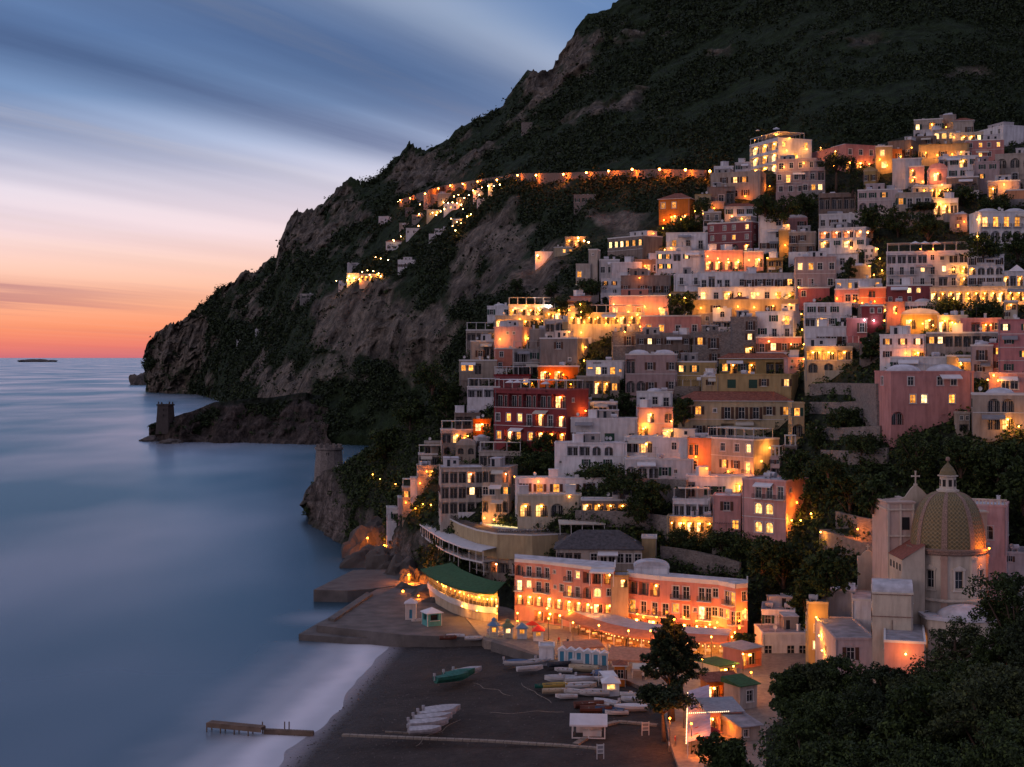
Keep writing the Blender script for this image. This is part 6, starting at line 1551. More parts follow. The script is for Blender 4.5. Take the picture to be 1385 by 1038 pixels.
mb = MB(); mb.quad([(x, y, az1+.02) for x, y in ap])
mb.lathe([(7.0, 0)], 8) if False else None
for k in range(8):
    a, b_q = Vector(ap[k]), Vector(ap[(k+1) % 8]); c_ = Vector((ax, ay)); a2, b2 = a+(a-c_)*.07, b_q+(b_q-c_)*.07; mb.quad([(a2.x, a2.y, az1-.25), (b2.x, b2.y, az1-.25), (b2.x, b2.y, az1+.25), (a2.x, a2.y, az1+.25)]); a3, b3 = a-(a-c_)*.05, b_q-(b_q-c_)*.05; mb.quad([(a2.x, a2.y, az1+.25), (b2.x, b2.y, az1+.25), (b3.x, b3.y, az1+.25), (a3.x, a3.y, az1+.25)])
mb.obj('apse_roof', [m_roofw], ch)
MB().lathe([(4.3, az1+.03), (4.25, az1+.35), (3.6, az1+.95), (2.5, az1+1.45), (1.2, az1+1.75), (.02, az1+1.85)], 32, c=(ax+.6, ay+.3)).obj('apse_dome', [m_roofw], ch, smooth=True)
# nave and transept behind, cross on the gable, sloping red aisle roof
zn = Z(684)
def cbox(x0, x1, y0, y1, z0, z1, m, name, ov=.25):
    mb = MB(); mb.box(x0, x1, y0, y1, z0, z1, 0); mb.box(x0-ov, x1+ov, y0-ov, y1+ov, z1+.003, z1+.3, 0); mb.obj(name, [m], ch)
cbox(-9.4, -4.8, 3.5, 14, -4, zn, m_churchp, 'transept')
cbox(-4.6, 9, 6.6, 26, -4, Z(700), m_church, 'nave')
gb = MB(); g0 = zn+.3
gp = [(-9.2, g0), (-6.8, g0), (-5.6, g0+.6), (-4.6, g0+2.0), (-4.1, g0+2.5), (-3.4, g0+2.5), (-2.6, g0+1.8), (-1.5, g0+.6), (0, g0)]
gb.quad([(x, 6.0, z) for x, z in gp]+[(0, 6.0, g0-2), (-9.2, 6.0, g0-2)]); gb.quad(([(x, 6.5, z) for x, z in gp]+[(0, 6.5, g0-2), (-9.2, 6.5, g0-2)])[::-1])
for (x0, z0), (x1, z1) in zip(gp[:-1], gp[1:]): gb.quad([(x0, 5.95, z0), (x1, 5.95, z1), (x1, 6.55, z1), (x0, 6.55, z0)])
gb.obj('gable', [m_church], ch)
xx = -3.75; MB().box(xx-.3, xx+.3, 6.1, 6.5, g0+2.5, g0+2.9).box(xx-.1, xx+.1, 6.2, 6.4, g0+2.9, g0+5.0).box(xx-.62, xx+.62, 6.21, 6.39, g0+4.1, g0+4.32).box(xx-.74, xx-.62, 6.17, 6.43, g0+4.06, g0+4.36).box(xx+.62, xx+.74, 6.17, 6.43, g0+4.06, g0+4.36).box(xx-.15, xx+.15, 6.17, 6.43, g0+5.0, g0+5.14).obj('cross', [m_church], ch)
td = MB()
for x in (-9.42, -7.3, -5.1): td.box(x, x+.3, 3.30, 3.49, -3, zn-.1)
for z in (zn-1.2, zn-5.8): td.box(-9.5, -4.75, 3.22, 3.48, z, z+.28)
td.box(-9.62, -9.42, 3.6, 14, zn-1.2, zn-.9); td.obj('pilasters', [m_church], ch)
MB().quad([(-6.9, 3.44, zn-4.6), (-5.6, 3.44, zn-4.6), (-5.6, 3.44, zn-2.4), (-6.9, 3.44, zn-2.4)]).obj('window', [m_glass], ch)
ai = MB(); zr_ = Z(732); ai.box(-9.2, -5.4, -5, 3.4, -4, Z(752), 0); ai.quad([(-9.4, -5.2, Z(752)+.05), (-5.3, -5.2, zr_), (-5.3, 3.45, zr_), (-9.4, 3.45, Z(752)+.05)], 1); ai.quad([(-9.2, -5, Z(752)), (-5.4, -5, Z(752)), (-5.4, -5, zr_-.05)], 0)
for i in range(4): ai.box(-9.23, -9.19, -4+i*1.9, -3.2+i*1.9, Z(768), Z(759), 2)
m_red = simple('red_tile_roof', (.24, .085, .06), .85, .3, 2)
ai.obj('aisle', [m_church, m_red, m_dark], ch)
# barrel-vaulted side chapel, curved-gable chapel, corner tower: things of their own beside the church
table('''
chapel|1180 1235 803 872 0|c|B|././.|*|cream side chapel with wide white barrel vault left of the church apse
''', D=232, dp=8, ext=8)
bc = ROOTS[-1]; w = bc['W']; t = MB()
for z in (bc['H']*.55, bc['H']-.15): t.box(-.05, w+.05, -.10, -.003, z, z+.16)
t.box(w*.48, w*.48+.1, -.12, -.003, 0, bc['H']*.5); t.obj('cornice', [m_rib], bc)
o_ = bpy.data.objects.get('vault')
table('''
tower_house|1312 1361 684 735 0|p|f|.u.|*|pink church corner tower with a white balustrade on top
tower_house|1310 1360 735 792 0|o|f|.A./...|*|orange lamplit lower tower with arch right of the dome
chapel|1332 1372 786 802 0|w|m|..|*|low white vaulted roofs at the right foot of the dome
townhouse|1360 1400 748 780 0|l|f|w.w/..|*|white houses glimpsed behind the trees right of the church
townhouse|1362 1400 782 800 0|o|f|..|*|orange lamplit wall at the right edge below the church
''', D=252, dp=8, ext=10)
hc = building('chapel', 1160, 1208, 762, 812, 0, 'c', 'f', '..', '', 'cream chapel with a scrolled curved gable left of the church', D=262, dp=8, ext=8)
w = hc['W']; hh = hc['H']; gp = [(0, hh), (0, hh+1.2), (.6, hh+1.4), (1.0, hh+2.0), (1.5, hh+2.4), (2.0, hh+2.5), (2.5, hh+2.2), (2.9, hh+1.5), (3.6, hh+.9), (5, hh+.5)]
gb = MB(); gb.quad([(5, -.14, hh-.2), (0, -.14, hh-.2)][::-1]+[(x, -.14, z) for x, z in gp][::-1]); gb.quad([(0, .3, hh-.2), (5, .3, hh-.2)][::-1]+[(x, .3, z) for x, z in gp])
for (x0, z0), (x1, z1) in zip(gp[:-1], gp[1:]): gb.quad([(x0, -.2, z0), (x1, -.2, z1), (x1, .35, z1), (x0, .35, z0)])
gb.box(1.75, 1.95, 0, .15, hh+2.5, hh+3.6); gb.box(1.5, 2.2, .02, .13, hh+3.1, hh+3.25); gb.obj('gable', [WALL['c']], hc)
# balustrade on the tower
tw = [o for o in ROOTS if o.get('label', '').startswith('pink church corner tower')][0]; w = tw['W']; hh = tw['H']; bl = MB()
for i in range(10): x = w*(i+.5)/10; bl.box(x-.12, x+.12, -.02, .16, hh+.3, hh+1.1)
bl.box(-.1, w+.1, -.08, .22, hh+1.1, hh+1.3); bl.obj('balustrade', [m_church], tw)
# ---------------------------------------------------------------- old watchtower on the promontory and tower at the cliff foot
def ruin(name, u, v, Dd, w, h, label, n=6):
    sm_ = m_stoned if n == 4 else m_stone
    c_ = P(u, v, Dd); r = empty(name, c_); tag(r, label, 'tower'); mb = MB()
    mb.lathe([(w*.62, -8), (w*.55, h*.3), (w*.5, h*.9), (w*.56, h*.93), (w*.56, h), (w*.45, h), (w*.45, h*.9), (.01, h*.9)], n, a0=R(30), a1=R(390)); mb.obj('wall', [sm_], r)
    for i in range(n): a = R(30+(i+.5)*360/n); MB().box(-.5, .5, -.3, .3, h, h*1.12).obj('battlement', [sm_], r, (w*.47*math.cos(a), w*.47*math.sin(a), 0), a+R(90))
    for k in (.35, .65): MB().box(-.5, .5, -.05, .05, h*k, h*k+1.6).obj('window', [m_dark], r, (0, -w*.5, 0))
ruin('watchtower', 224, 572, 1016, 12, 13.5, 'ruined square watchtower on the low headland promontory', 4)
ruin('watchtower', 445, 640, 519, 9.5, 9.5, 'squat round stone coastal tower above the near cliff', 12)
building('farmhouse', 455, 466, 632, 642, 0, 's', 'f', 'w', '', 'stone hut with amber lamp behind the round coastal tower', D=500, ext=8, cat='house')
# ---------------------------------------------------------------- vegetation
def leafmat(name, c, var=.6, hue=(1, 1, 1)):
    m, nt, b = mat(name); g = N(nt, 'ShaderNodeNewGeometry'); r = g.outputs['Random Per Island']
    n = noise(nt, g.outputs['Position'], .35, 3, .6)
    c0 = ramp(nt, r, [(0, tuple(x*(1-var) for x in c)), (.6, c), (1, tuple(x*(1+var)*h for x, h in zip(c, (1.25, 1.1, .8))))])
    nt.links.new(mix(nt, .7, c0, ramp(nt, n, [(.3, (.5,)*3), (.7, (1.25,)*3)]), 'MULTIPLY'), b.inputs['Base Color'])
    b.inputs['Roughness'].default_value = .75; b.inputs['Specular IOR Level'].default_value = .2
    return m
m_leaf = leafmat('dark_leaves', (.034, .056, .017)); m_leafp = leafmat('pine_needles', (.024, .038, .016)); m_leafo = leafmat('olive_leaves', (.050, .068, .030)); m_scrub = leafmat('mountain_scrub', (.020, .034, .013), .6)
m_bark = simple('bark', (.09, .06, .045), .9, .3, 2)
def leaves(C, size, n_per, spread, rng, flat=.6, up=.0):
    """C (k,3) clump centres, spread (k,) radius -> quads"""
    k = len(C); K = k*n_per
    d = rng.normal(size=(K, 3)); d /= np.linalg.norm(d, axis=1)[:, None]; rad = rng.uniform(.35, 1, K)**.6
    sp = np.repeat(spread, n_per); c = np.repeat(C, n_per, 0)+d*(rad*sp)[:, None]*np.array([1, 1, flat])
    nrm = d+rng.normal(size=(K, 3))*.7+np.array([0, 0, up]); nrm /= np.linalg.norm(nrm, axis=1)[:, None]
    t = np.cross(nrm, rng.normal(size=(K, 3))); t /= np.linalg.norm(t, axis=1)[:, None]; b_ = np.cross(nrm, t)
    s = (np.repeat(size, n_per) if np.ndim(size) else size)*rng.uniform(.6, 1.4, K); s = s[:, None]
    V = np.stack([c-t*s, c-b_*s*.55+nrm*s*.1, c+t*s, c+b_*s*.55-nrm*s*.1], 1).reshape(-1, 3)
    return V, np.arange(K*4).reshape(-1, 4)
# ---- shrubs all over the town hillside and the mountain ("stuff": nobody could count them)
def surface_pts(Vg, n, rng, rk=None, rmax=2., dens=None, crop=None):
    nu, nv, _ = Vg.shape; i = rng.uniform(0, nu-1.01, n*3); j = rng.uniform(14, nv-2.01, n*3); a, b = i.astype(int), j.astype(int); fi, fj = (i-a)[:, None], (j-b)[:, None]
    p = (Vg[a, b]*(1-fi)*(1-fj)+Vg[a+1, b]*fi*(1-fj)+Vg[a, b+1]*(1-fi)*fj+Vg[a+1, b+1]*fi*fj)
    ok = (rk[a, b] < rmax) | (rng.random(len(a)) < .03); ok &= p[:, 2] > 3
    if dens: ok &= fbm(p[:, 0]/dens, p[:, 1]/dens/1.5, p[:, 2]/dens, 3, 8)+.75*rng.random(len(p)) > .22
    if crop is not None: ok &= crop(p)
    return p[ok][:n]
rng = np.random.default_rng(5)
def vis(p):
    u = U0+F*p[:, 0]/p[:, 1]; v = V0-F*(p[:, 2]-H)/p[:, 1]; return (u > -40) & (u < 1500) & (v > -60)
pa_ = surface_pts(A.V, 52000, rng, A.rk, .45, 45, crop=vis)
V1, F1 = leaves(pa_+np.array([0, -1., 1.2]), np.clip(pa_[:, 1]/1000, .6, 2)*1.0, 10, np.clip(pa_[:, 1]/1000, .6, 2)*rng.uniform(.6, 2., len(pa_))**2*1.6, rng, .8, .4)
tag(link('mountain_scrub', np_mesh('mountain_scrub', V1, F1, [m_scrub], False)), 'dark green scrub and holm oak covering the steep mountain', 'scrub', kind='stuff')
pb_ = surface_pts(B.V, 8500, rng, B.rk, .5, crop=lambda p: vis(p) & ~((p[:, 2] < 6) & (p[:, 0] > -25)))
V1, F1 = leaves(pb_+np.array([0, -.3, .5]), .42, 26, rng.uniform(.8, 2.3, len(pb_)), rng, .8, .4)
tag(link('hillside_shrubs', np_mesh('hillside_shrubs', V1, F1, [m_leaf], False)), 'dark garden shrubs and creepers between the houses on the town slope', 'shrubs', kind='stuff')
pp_ = surface_pts(Pr.V, 700, rng, Pr.rk, .6)
V1, F1 = leaves(pp_+np.array([0, 0, .8]), 1.2, 12, rng.uniform(1.5, 3.5, len(pp_)), rng, .8, .4)
tag(link('promontory_scrub', np_mesh('promontory_scrub', V1, F1, [m_scrub], False)), 'dark scrub on the low headland promontory', 'scrub', kind='stuff')
# ---- trees
def tree_mesh(kind, Hh, Rr, nl, leaf, seed, m):
    rg = np.random.default_rng(seed); rnd = random.Random(seed); t = MB()
    if kind == 'pine': base, cz, cr = .36, .70, .30       # crown centre, half-height as part of H
    elif kind == 'bush': base, cz, cr = .04, .48, .46
    elif kind == 'umbrella': base, cz, cr = .5, .76, .22
    elif kind == 'cypress': base, cz, cr = .06, .52, .46
    else: base, cz, cr = .22, .60, .38
    bend = rnd.uniform(-.06, .06)*Hh; tr = Hh*.028+.06
    trunk = [(bend*(i/5)**1.5, bend*.5*(i/5), Hh*.82*i/5) for i in range(6)]
    t.tube(trunk, [tr*(1.25-.95*i/5) for i in range(6)], 8)
    cl = []; nb = 24 if kind == 'pine' else 18 if kind in ('bush', 'broad') else 16 if kind != 'cypress' else 14
    for i in range(nb):
        a = i*2.4+rnd.uniform(-.4, .4); h0 = base+(.8-base)*i/nb
        if kind == 'cypress': tgt = Vector((rnd.uniform(-.2, .2)*Rr, rnd.uniform(-.2, .2)*Rr, Hh*(.1+.86*i/nb))); rr = Rr*(1-.75*abs(i/nb-.3)**1.3)*.8; cl.append((tgt, rr)); continue
        k = math.sqrt(max(.05, 1-((h0-cz)/(cr+.15))**2)) if kind != 'pine' else (1.05-.75*((h0-base)/(.85-base)))
        rad = Rr*k*rnd.uniform(.55, .9); z = Hh*(cz+(rnd.uniform(-.8, .9)*cr*(.6 if kind == 'umbrella' else 1))) if kind != 'pine' else Hh*(h0+.05)
        tgt = Vector((bend+rad*math.cos(a), rad*math.sin(a), z)); s = Vector(trunk[min(5, int(h0/.82*5))])
        mid = s.lerp(tgt, .55)+Vector((0, 0, Hh*.03)); t.tube([s, mid, tgt], [tr*.42, tr*.26, tr*.1], 5)
        cl.append((tgt, Rr*rnd.uniform(.30, .46)))
        if kind != 'pine' or i % 2: cl.append((tgt*.6+Vector((bend, 0, z))*.4+Vector((0, 0, Hh*.06)), Rr*rnd.uniform(.25, .4)))
    if kind == 'pine': cl.append((Vector((bend, 0, Hh*.93)), Rr*.25)); cl.append((Vector((bend, 0, Hh*.86)), Rr*.33)); cl.append((Vector((bend, 0, Hh*.78)), Rr*.42))
    if kind in ('broad', 'umbrella', 'bush'):
        for i in range(7): cl.append((Vector((bend+rnd.uniform(-.4, .4)*Rr, rnd.uniform(-.4, .4)*Rr, Hh*(cz+rnd.uniform(-.3, .75)*cr))), Rr*.4))
    # each lump is broken into sub-clumps so that gaps show
    C, sp = [], []
    for c_, r_ in cl:
        for _ in range(7):
            v = Vector([rnd.gauss(0, 1) for _ in range(3)]).normalized()*r_*rnd.uniform(.3, .95); v.z *= .65; C.append(c_+v); sp.append(r_*rnd.uniform(.28, .5))
    C = np.array([tuple(c_) for c_ in C]); per = max(4, nl//len(C))
    V, Fc = leaves(C, leaf, per, np.array(sp), rg, .75, .25)
    return t.mesh('trunk', [m_bark], True), np_mesh('crown', V, Fc, [m], False)
TM = {}
def tree(kind, loc, Hh, Rr, label, name=None, group=None, m=None, nl=3500, leaf=.28, var=0):
    key = (kind, round(Hh/Rr*2), m.name if m else '', nl, var)
    m = m or m_leaf
    if key not in TM: TM[key] = (tree_mesh(kind, Hh, Rr, nl, leaf, hash(key) % 9999 if False else (len(TM)*17+3), m), Hh)
    (tm, cm), h0 = TM[key]; s = Hh/h0
    r = empty(name or {'pine': 'pine_tree', 'umbrella': 'pine_tree', 'cypress': 'cypress_tree'}.get(kind, 'tree'), loc, random.uniform(0, 6)); r.scale = (s*random.uniform(.93, 1.07), s*random.uniform(.93, 1.07), s); tag(r, label, 'tree', group)
    link('trunk', tm, r); link('crown', cm, r); return r
q = G(908, 975, 2.95); tree('pine', (q.x, q.y, 2.9), 17.0, 5.0, 'tall dark pine standing before the seafront hotels', m=m_leafp, nl=20000, leaf=.24)
q = G(898, 1003, 2.95); tree('umbrella', (q.x, q.y, 2.9), 8.2, 4.9, 'rounded umbrella pine at the beach edge below the tall pine', m=m_leafp, nl=8000, leaf=.24)
q = G(980, 1085, 2.95); tree('broad', (q.x, q.y, 2.9), 8.2, 4.4, 'leafy lamplit tree cropped by the bottom edge', nl=9000, leaf=.24, var=1)
q = G(1005, 884, 2.95); tree('broad', (q.x, q.y, 2.9), 3.6, 2.6, 'small bushy tree right of the orange hotel end', nl=2500, leaf=.24, var=2)
def hill_tree(u, v, hpx, wpx, kind, label, m=None, back=2.0, **k):
    r = cast(u, v)
    if not r: return
    loc = r[0]+r[3]*-back; Dd = loc.y; return tree(kind, (loc.x, loc.y, loc.z-1.0), hpx*Dd/F+1, wpx*Dd/F/2, label, m=m, **k)
bpy.context.view_layer.update()
HT = [(1131, 256, 50, 46, 'umbrella', 'big round umbrella pine right of the hotel tower', m_leafp), (1153, 262, 52, 9, 'cypress', 'thin dark cypress right of the big umbrella pine', m_leafp),
 (1060, 300, 34, 40, 'broad', 'dark garden tree above the crimson hotel', None), (1090, 292, 30, 36, 'broad', 'dark garden tree below the mauve villa', None), (1035, 290, 26, 30, 'broad', 'dark tree at the left of the garden above the crimson hotel', None),
 (948, 290, 22, 32, 'broad', 'dark round tree hung with lights beside the orange villa', None), (930, 312, 18, 46, 'broad', 'dark hedge-like tree under the orange villa', None), (1180, 312, 34, 36, 'broad', 'dark tree under the long palazzo, left one', None),
 (1215, 318, 36, 44, 'broad', 'dark tree under the long palazzo, middle one', None), (1255, 322, 34, 44, 'broad', 'dark tree under the long palazzo, right one', None), (1250, 290, 14, 34, 'umbrella', 'low spreading pine at the palazzo roof end', m_leafp),
 (1300, 275, 20, 50, 'broad', 'dark tree below the brown arcade', None), (1345, 282, 18, 44, 'broad', 'dark tree above the five-arched white villa', None), (1330, 345, 26, 56, 'broad', 'dark tree below the five-arched villa, left one', None), (1376, 350, 34, 40, 'broad', 'dark tree at the right edge below the five-arched villa', None),
 (1148, 373, 24, 20, 'broad', 'lamplit tree beside the yellow stair alley', m_leafo), (922, 423, 26, 36, 'broad', 'dark bushy tree before the small yellow arched house', None), (1283, 425, 20, 48, 'broad', 'dark trellis bush below the glowing glazed restaurant', None), (1330, 424, 18, 50, 'broad', 'bush row below the right part of the glazed restaurant', None),
 (1178, 484, 30, 28, 'broad', 'dark round tree left of the brown-shuttered white house', None), (760, 425, 26, 28, 'broad', 'lamplit tree inside the glowing terrace restaurant', m_leafo), (790, 428, 22, 24, 'broad', 'golden lamplit tree left of the floodlit palazzo', m_leafo),
 (797, 395, 16, 34, 'broad', 'dark tree over the cream cottage at upper left', None), (745, 400, 18, 26, 'broad', 'dark tree on the crest above the terrace restaurant', None), (924, 572, 40, 26, 'broad', 'dark tree between white penthouse and olive house', None), (845, 560, 34, 24, 'broad', 'dark tree beside the mauve-white villa foot', None),
 (812, 646, 16, 60, 'broad', 'dark garden tree under the white cubic villa, right', None), (840, 660, 22, 50, 'broad', 'dark tree right of the tiled roof house', None), (880, 692, 40, 60, 'broad', 'large dark tree left of the glowing dining terrace', None), (862, 704, 30, 40, 'broad', 'dark shrubby tree above the grey stone wall', None),
 (700, 606, 14, 40, 'broad', 'green bush under the crimson hotel, left', None), (735, 604, 16, 44, 'broad', 'green bush under the crimson hotel, right', None), (722, 628, 14, 50, 'broad', 'low vine-covered tree on the terrace below the crimson hotel', None),
 (1075, 648, 40, 40, 'broad', 'dark tree right of the striped pergola villa', None), (1110, 670, 44, 50, 'broad', 'dark tree on the slope right of the pergola villa', None),
 (1150, 690, 60, 60, 'broad', 'large dark tree above the lamplit ramp', None), (1180, 688, 46, 44, 'broad', 'large dark tree left of the church transept', None), (1120, 800, 60, 56, 'broad', 'dark brown-lit tree under the pink house, right', None), (1060, 790, 56, 56, 'broad', 'dark tree on the cliff under the pink arched house', None),
 (1090, 820, 50, 40, 'broad', 'dark tree above the glowing alley', None), (1030, 770, 44, 44, 'broad', 'dark tree behind the orange hotel end', None), (975, 742, 22, 50, 'broad', 'dark hedge under the pink houses, left', None), (1010, 745, 22, 44, 'broad', 'dark hedge under the pink houses, right', None), (925, 738, 20, 50, 'broad', 'dark hedge under the glowing dining terrace', None),
 (1240, 640, 50, 60, 'broad', 'dark tree below the grand pink palazzo', None), (1300, 640, 50, 60, 'broad', 'dark tree below the cream domed house', None), (1350, 650, 50, 60, 'broad', 'dark tree at the right below the cream domed house', None), (1385, 690, 60, 60, 'broad', 'dark tree at the right edge above the church tower', None),
 (1120, 640, 26, 40, 'broad', 'bush on the lowest garden terrace', None), (1140, 575, 22, 60, 'broad', 'fruit trees of the upper garden terraces', None), (1165, 610, 22, 50, 'broad', 'fruit tree beneath the palazzo corner', None), (1105, 600, 24, 30, 'broad', 'fruit tree right of the ochre corner wing', None),
 (605, 560, 44, 46, 'broad', 'dark tree at the town edge below the stone house', None),
 (585, 530, 40, 60, 'broad', 'dark tree on the wooded slope left of the town', None), (555, 580, 40, 50, 'broad', 'dark tree midway on the wooded slope left of the town', None), (520, 620, 40, 50, 'broad', 'dark tree low on the wooded slope left of the town', None), (700, 392, 14, 24, 'broad', 'lone dark tree on the cliff rim above the domed villa', None)]
for n_, (u, v, hp, wp, kd, lb, mm) in enumerate(HT): hill_tree(u, v, hp*1.0, wp*1.1, 'bush' if kd == 'broad' else kd, lb, mm, nl=3400 if kd == 'broad' else 3000, leaf=.32, var=n_ % 3)
# ---- foreground slope, lower right
Fg = Sheet([(1036, 985, 1160, [(985, 128), (1060, 112), (1160, 95)]), (1060, 965, 1160, [(965, 130), (1060, 110), (1160, 92)]), (1150, 955, 1160, [(955, 128), (1060, 104), (1160, 86)]), (1250, 950, 1160, [(950, 122), (1060, 98), (1160, 80)]), (1330, 925, 1160, [(925, 118), (1060, 92), (1160, 74)]), (1420, 900, 1160, [(900, 112), (1060, 86), (1160, 68)]), (1600, 880, 1160, [(880, 106), (1060, 80), (1160, 62)])])
def dispF(x, y, z, rk, U, V): n = fbm(x/9, y/9, z/9, 4, 15); return x, y, z+.8*n-.6, rk
tag(link('foreground_slope', Fg.mesh('foreground_slope', 90, 60, dispF, [m_near], 22)), kind='structure')
rnd = random.Random(12)
fg = []
for (u, v, hp, wp) in [(1068, 985, 92, 66), (1104, 975, 84, 86), (1140, 968, 78, 100), (1195, 968, 74, 100), (1245, 972, 70, 100), (1086, 1050, 120, 88), (1135, 1050, 120, 130), (1195, 1050, 120, 140), (1265, 1050, 130, 150), (1335, 1050, 150, 160),
        (1300, 985, 96, 110), (1355, 970, 130, 120), (1400, 965, 160, 130), (1090, 1120, 150, 90), (1150, 1130, 130, 150), (1260, 1140, 140, 170), (1370, 1130, 160, 170)]:
    fg.append((u, v, hp, wp))
posn = ['leftmost tree of the near dark wood', 'second tree along the near wood top', 'third tree along the near wood top', 'fourth tree along the near wood top', 'fifth tree along the near wood top, below the church']
for n_, (u, v, hp, wp) in enumerate(fg):
    Dd = Fg.d(u, v); p_ = P(u, v, Dd); lb = posn[n_] if n_ < 5 else 'dark leafy tree within the near wood at lower right'
    tree('broad', (p_.x, p_.y, p_.z-.6), hp*Dd/F, wp*Dd/F/2, lb, group=None if n_ < 5 else 'trees of the near wood', m=m_leafo if n_ in (1, 4, 9) else m_leafp if n_ in (3, 7, 12) else None, nl=20000, leaf=.115, var=n_ % 3)
Dd = 116; p_ = P(1292, 960, Dd); tree('broad', p_, 7.2, 3.2, 'light-leaved tree in front of the church apse', nl=9000, leaf=.11, m=m_leafo, var=5)
p_ = P(1378, 960, 108); tree('broad', p_, 10.2, 4.0, 'tall dark tree at the right edge beside the church', nl=20000, leaf=.115, var=6)
# undergrowth between them
pf = surface_pts(Fg.V, 1500, rng, Fg.rk*0, 2, crop=lambda p: p[:, 2] > -5)
V1, F1 = leaves(pf+np.array([0, 0, .6]), .17, 45, rng.uniform(.7, 1.6, len(pf)), rng, .9, .4)
tag(link('undergrowth', np_mesh('undergrowth', V1, F1, [m_leaf], False)), 'dense dark ivy and undergrowth on the near slope', 'undergrowth', kind='stuff')
# ---------------------------------------------------------------- lamps: (u, v, power, colour)
bpy.context.view_layer.update()
CLR = dict(r=(1, .17, .006), y=(1, .35, .038), o=(1, .22, .015), w=(.85, .88, 1), p=(1, .32, .06))
GM = {k: emit('lamp_glow_'+k, c, 38) for k, c in CLR.items()}
LMESH = {k: MB().lathe([(.01, -.15), (.11, -.1), (.15, 0), (.11, .1), (.01, .15)], 8).mesh('wall_lamp', [GM[k]]) for k in CLR}
LT = {}
def light(loc, pw, c, parent=None, rad=.25):
    key = (round(pw), c)
    if key not in LT:
        l = bpy.data.lights.new('lamp_light', 'POINT'); l.energy = pw; l.color = CLR[c]; l.shadow_soft_size = rad; LT[key] = l
    o = bpy.data.objects.new('lamp_light', LT[key]); COL.objects.link(o)
    if parent: o.parent = parent; o.matrix_parent_inverse = parent.matrix_world.inverted()
    o.location = loc; return o
def place(txt, base=235, off=2.3):
    hits = []
    for w_ in txt.split():
        u, v, pw, c = w_.split(','); r = cast(float(u), float(v))
        if not r: continue
        hits.append((r, float(pw), c, float(u), float(v)))
    for (loc, nrm, ob, d), pw, c, u, v in hits:
        p_ = loc-d*off; root = ob
        while root and root.parent: root = root.parent
        if root and root.get('category') and root.get('category') not in ('tree', 'boat', 'scrub', 'shrubs', 'wall'):
            o = bpy.data.objects.new('wall_lamp', LMESH[c]); COL.objects.link(o); o.parent = root; o.matrix_parent_inverse = root.matrix_world.inverted(); o.location = loc-d*.5
            light(p_, pw*base, c, root)
        else:
            g = empty('street_lamp', (p_.x, p_.y, p_.z-3.2)); tag(g, 'small glowing street lamp on a thin post among the town gardens', 'street lamp', 'street lamps on the town slope')
            link('globe', LMESH[c], g, (0, 0, 3.2)); link('post', POST, g); light(p_+Vector((0, 0, -.55)), pw*base, c, None)
POST = MB().tube([(0, 0, -2), (0, 0, 3.0)], .05, 6).mesh('post', [m_iron])
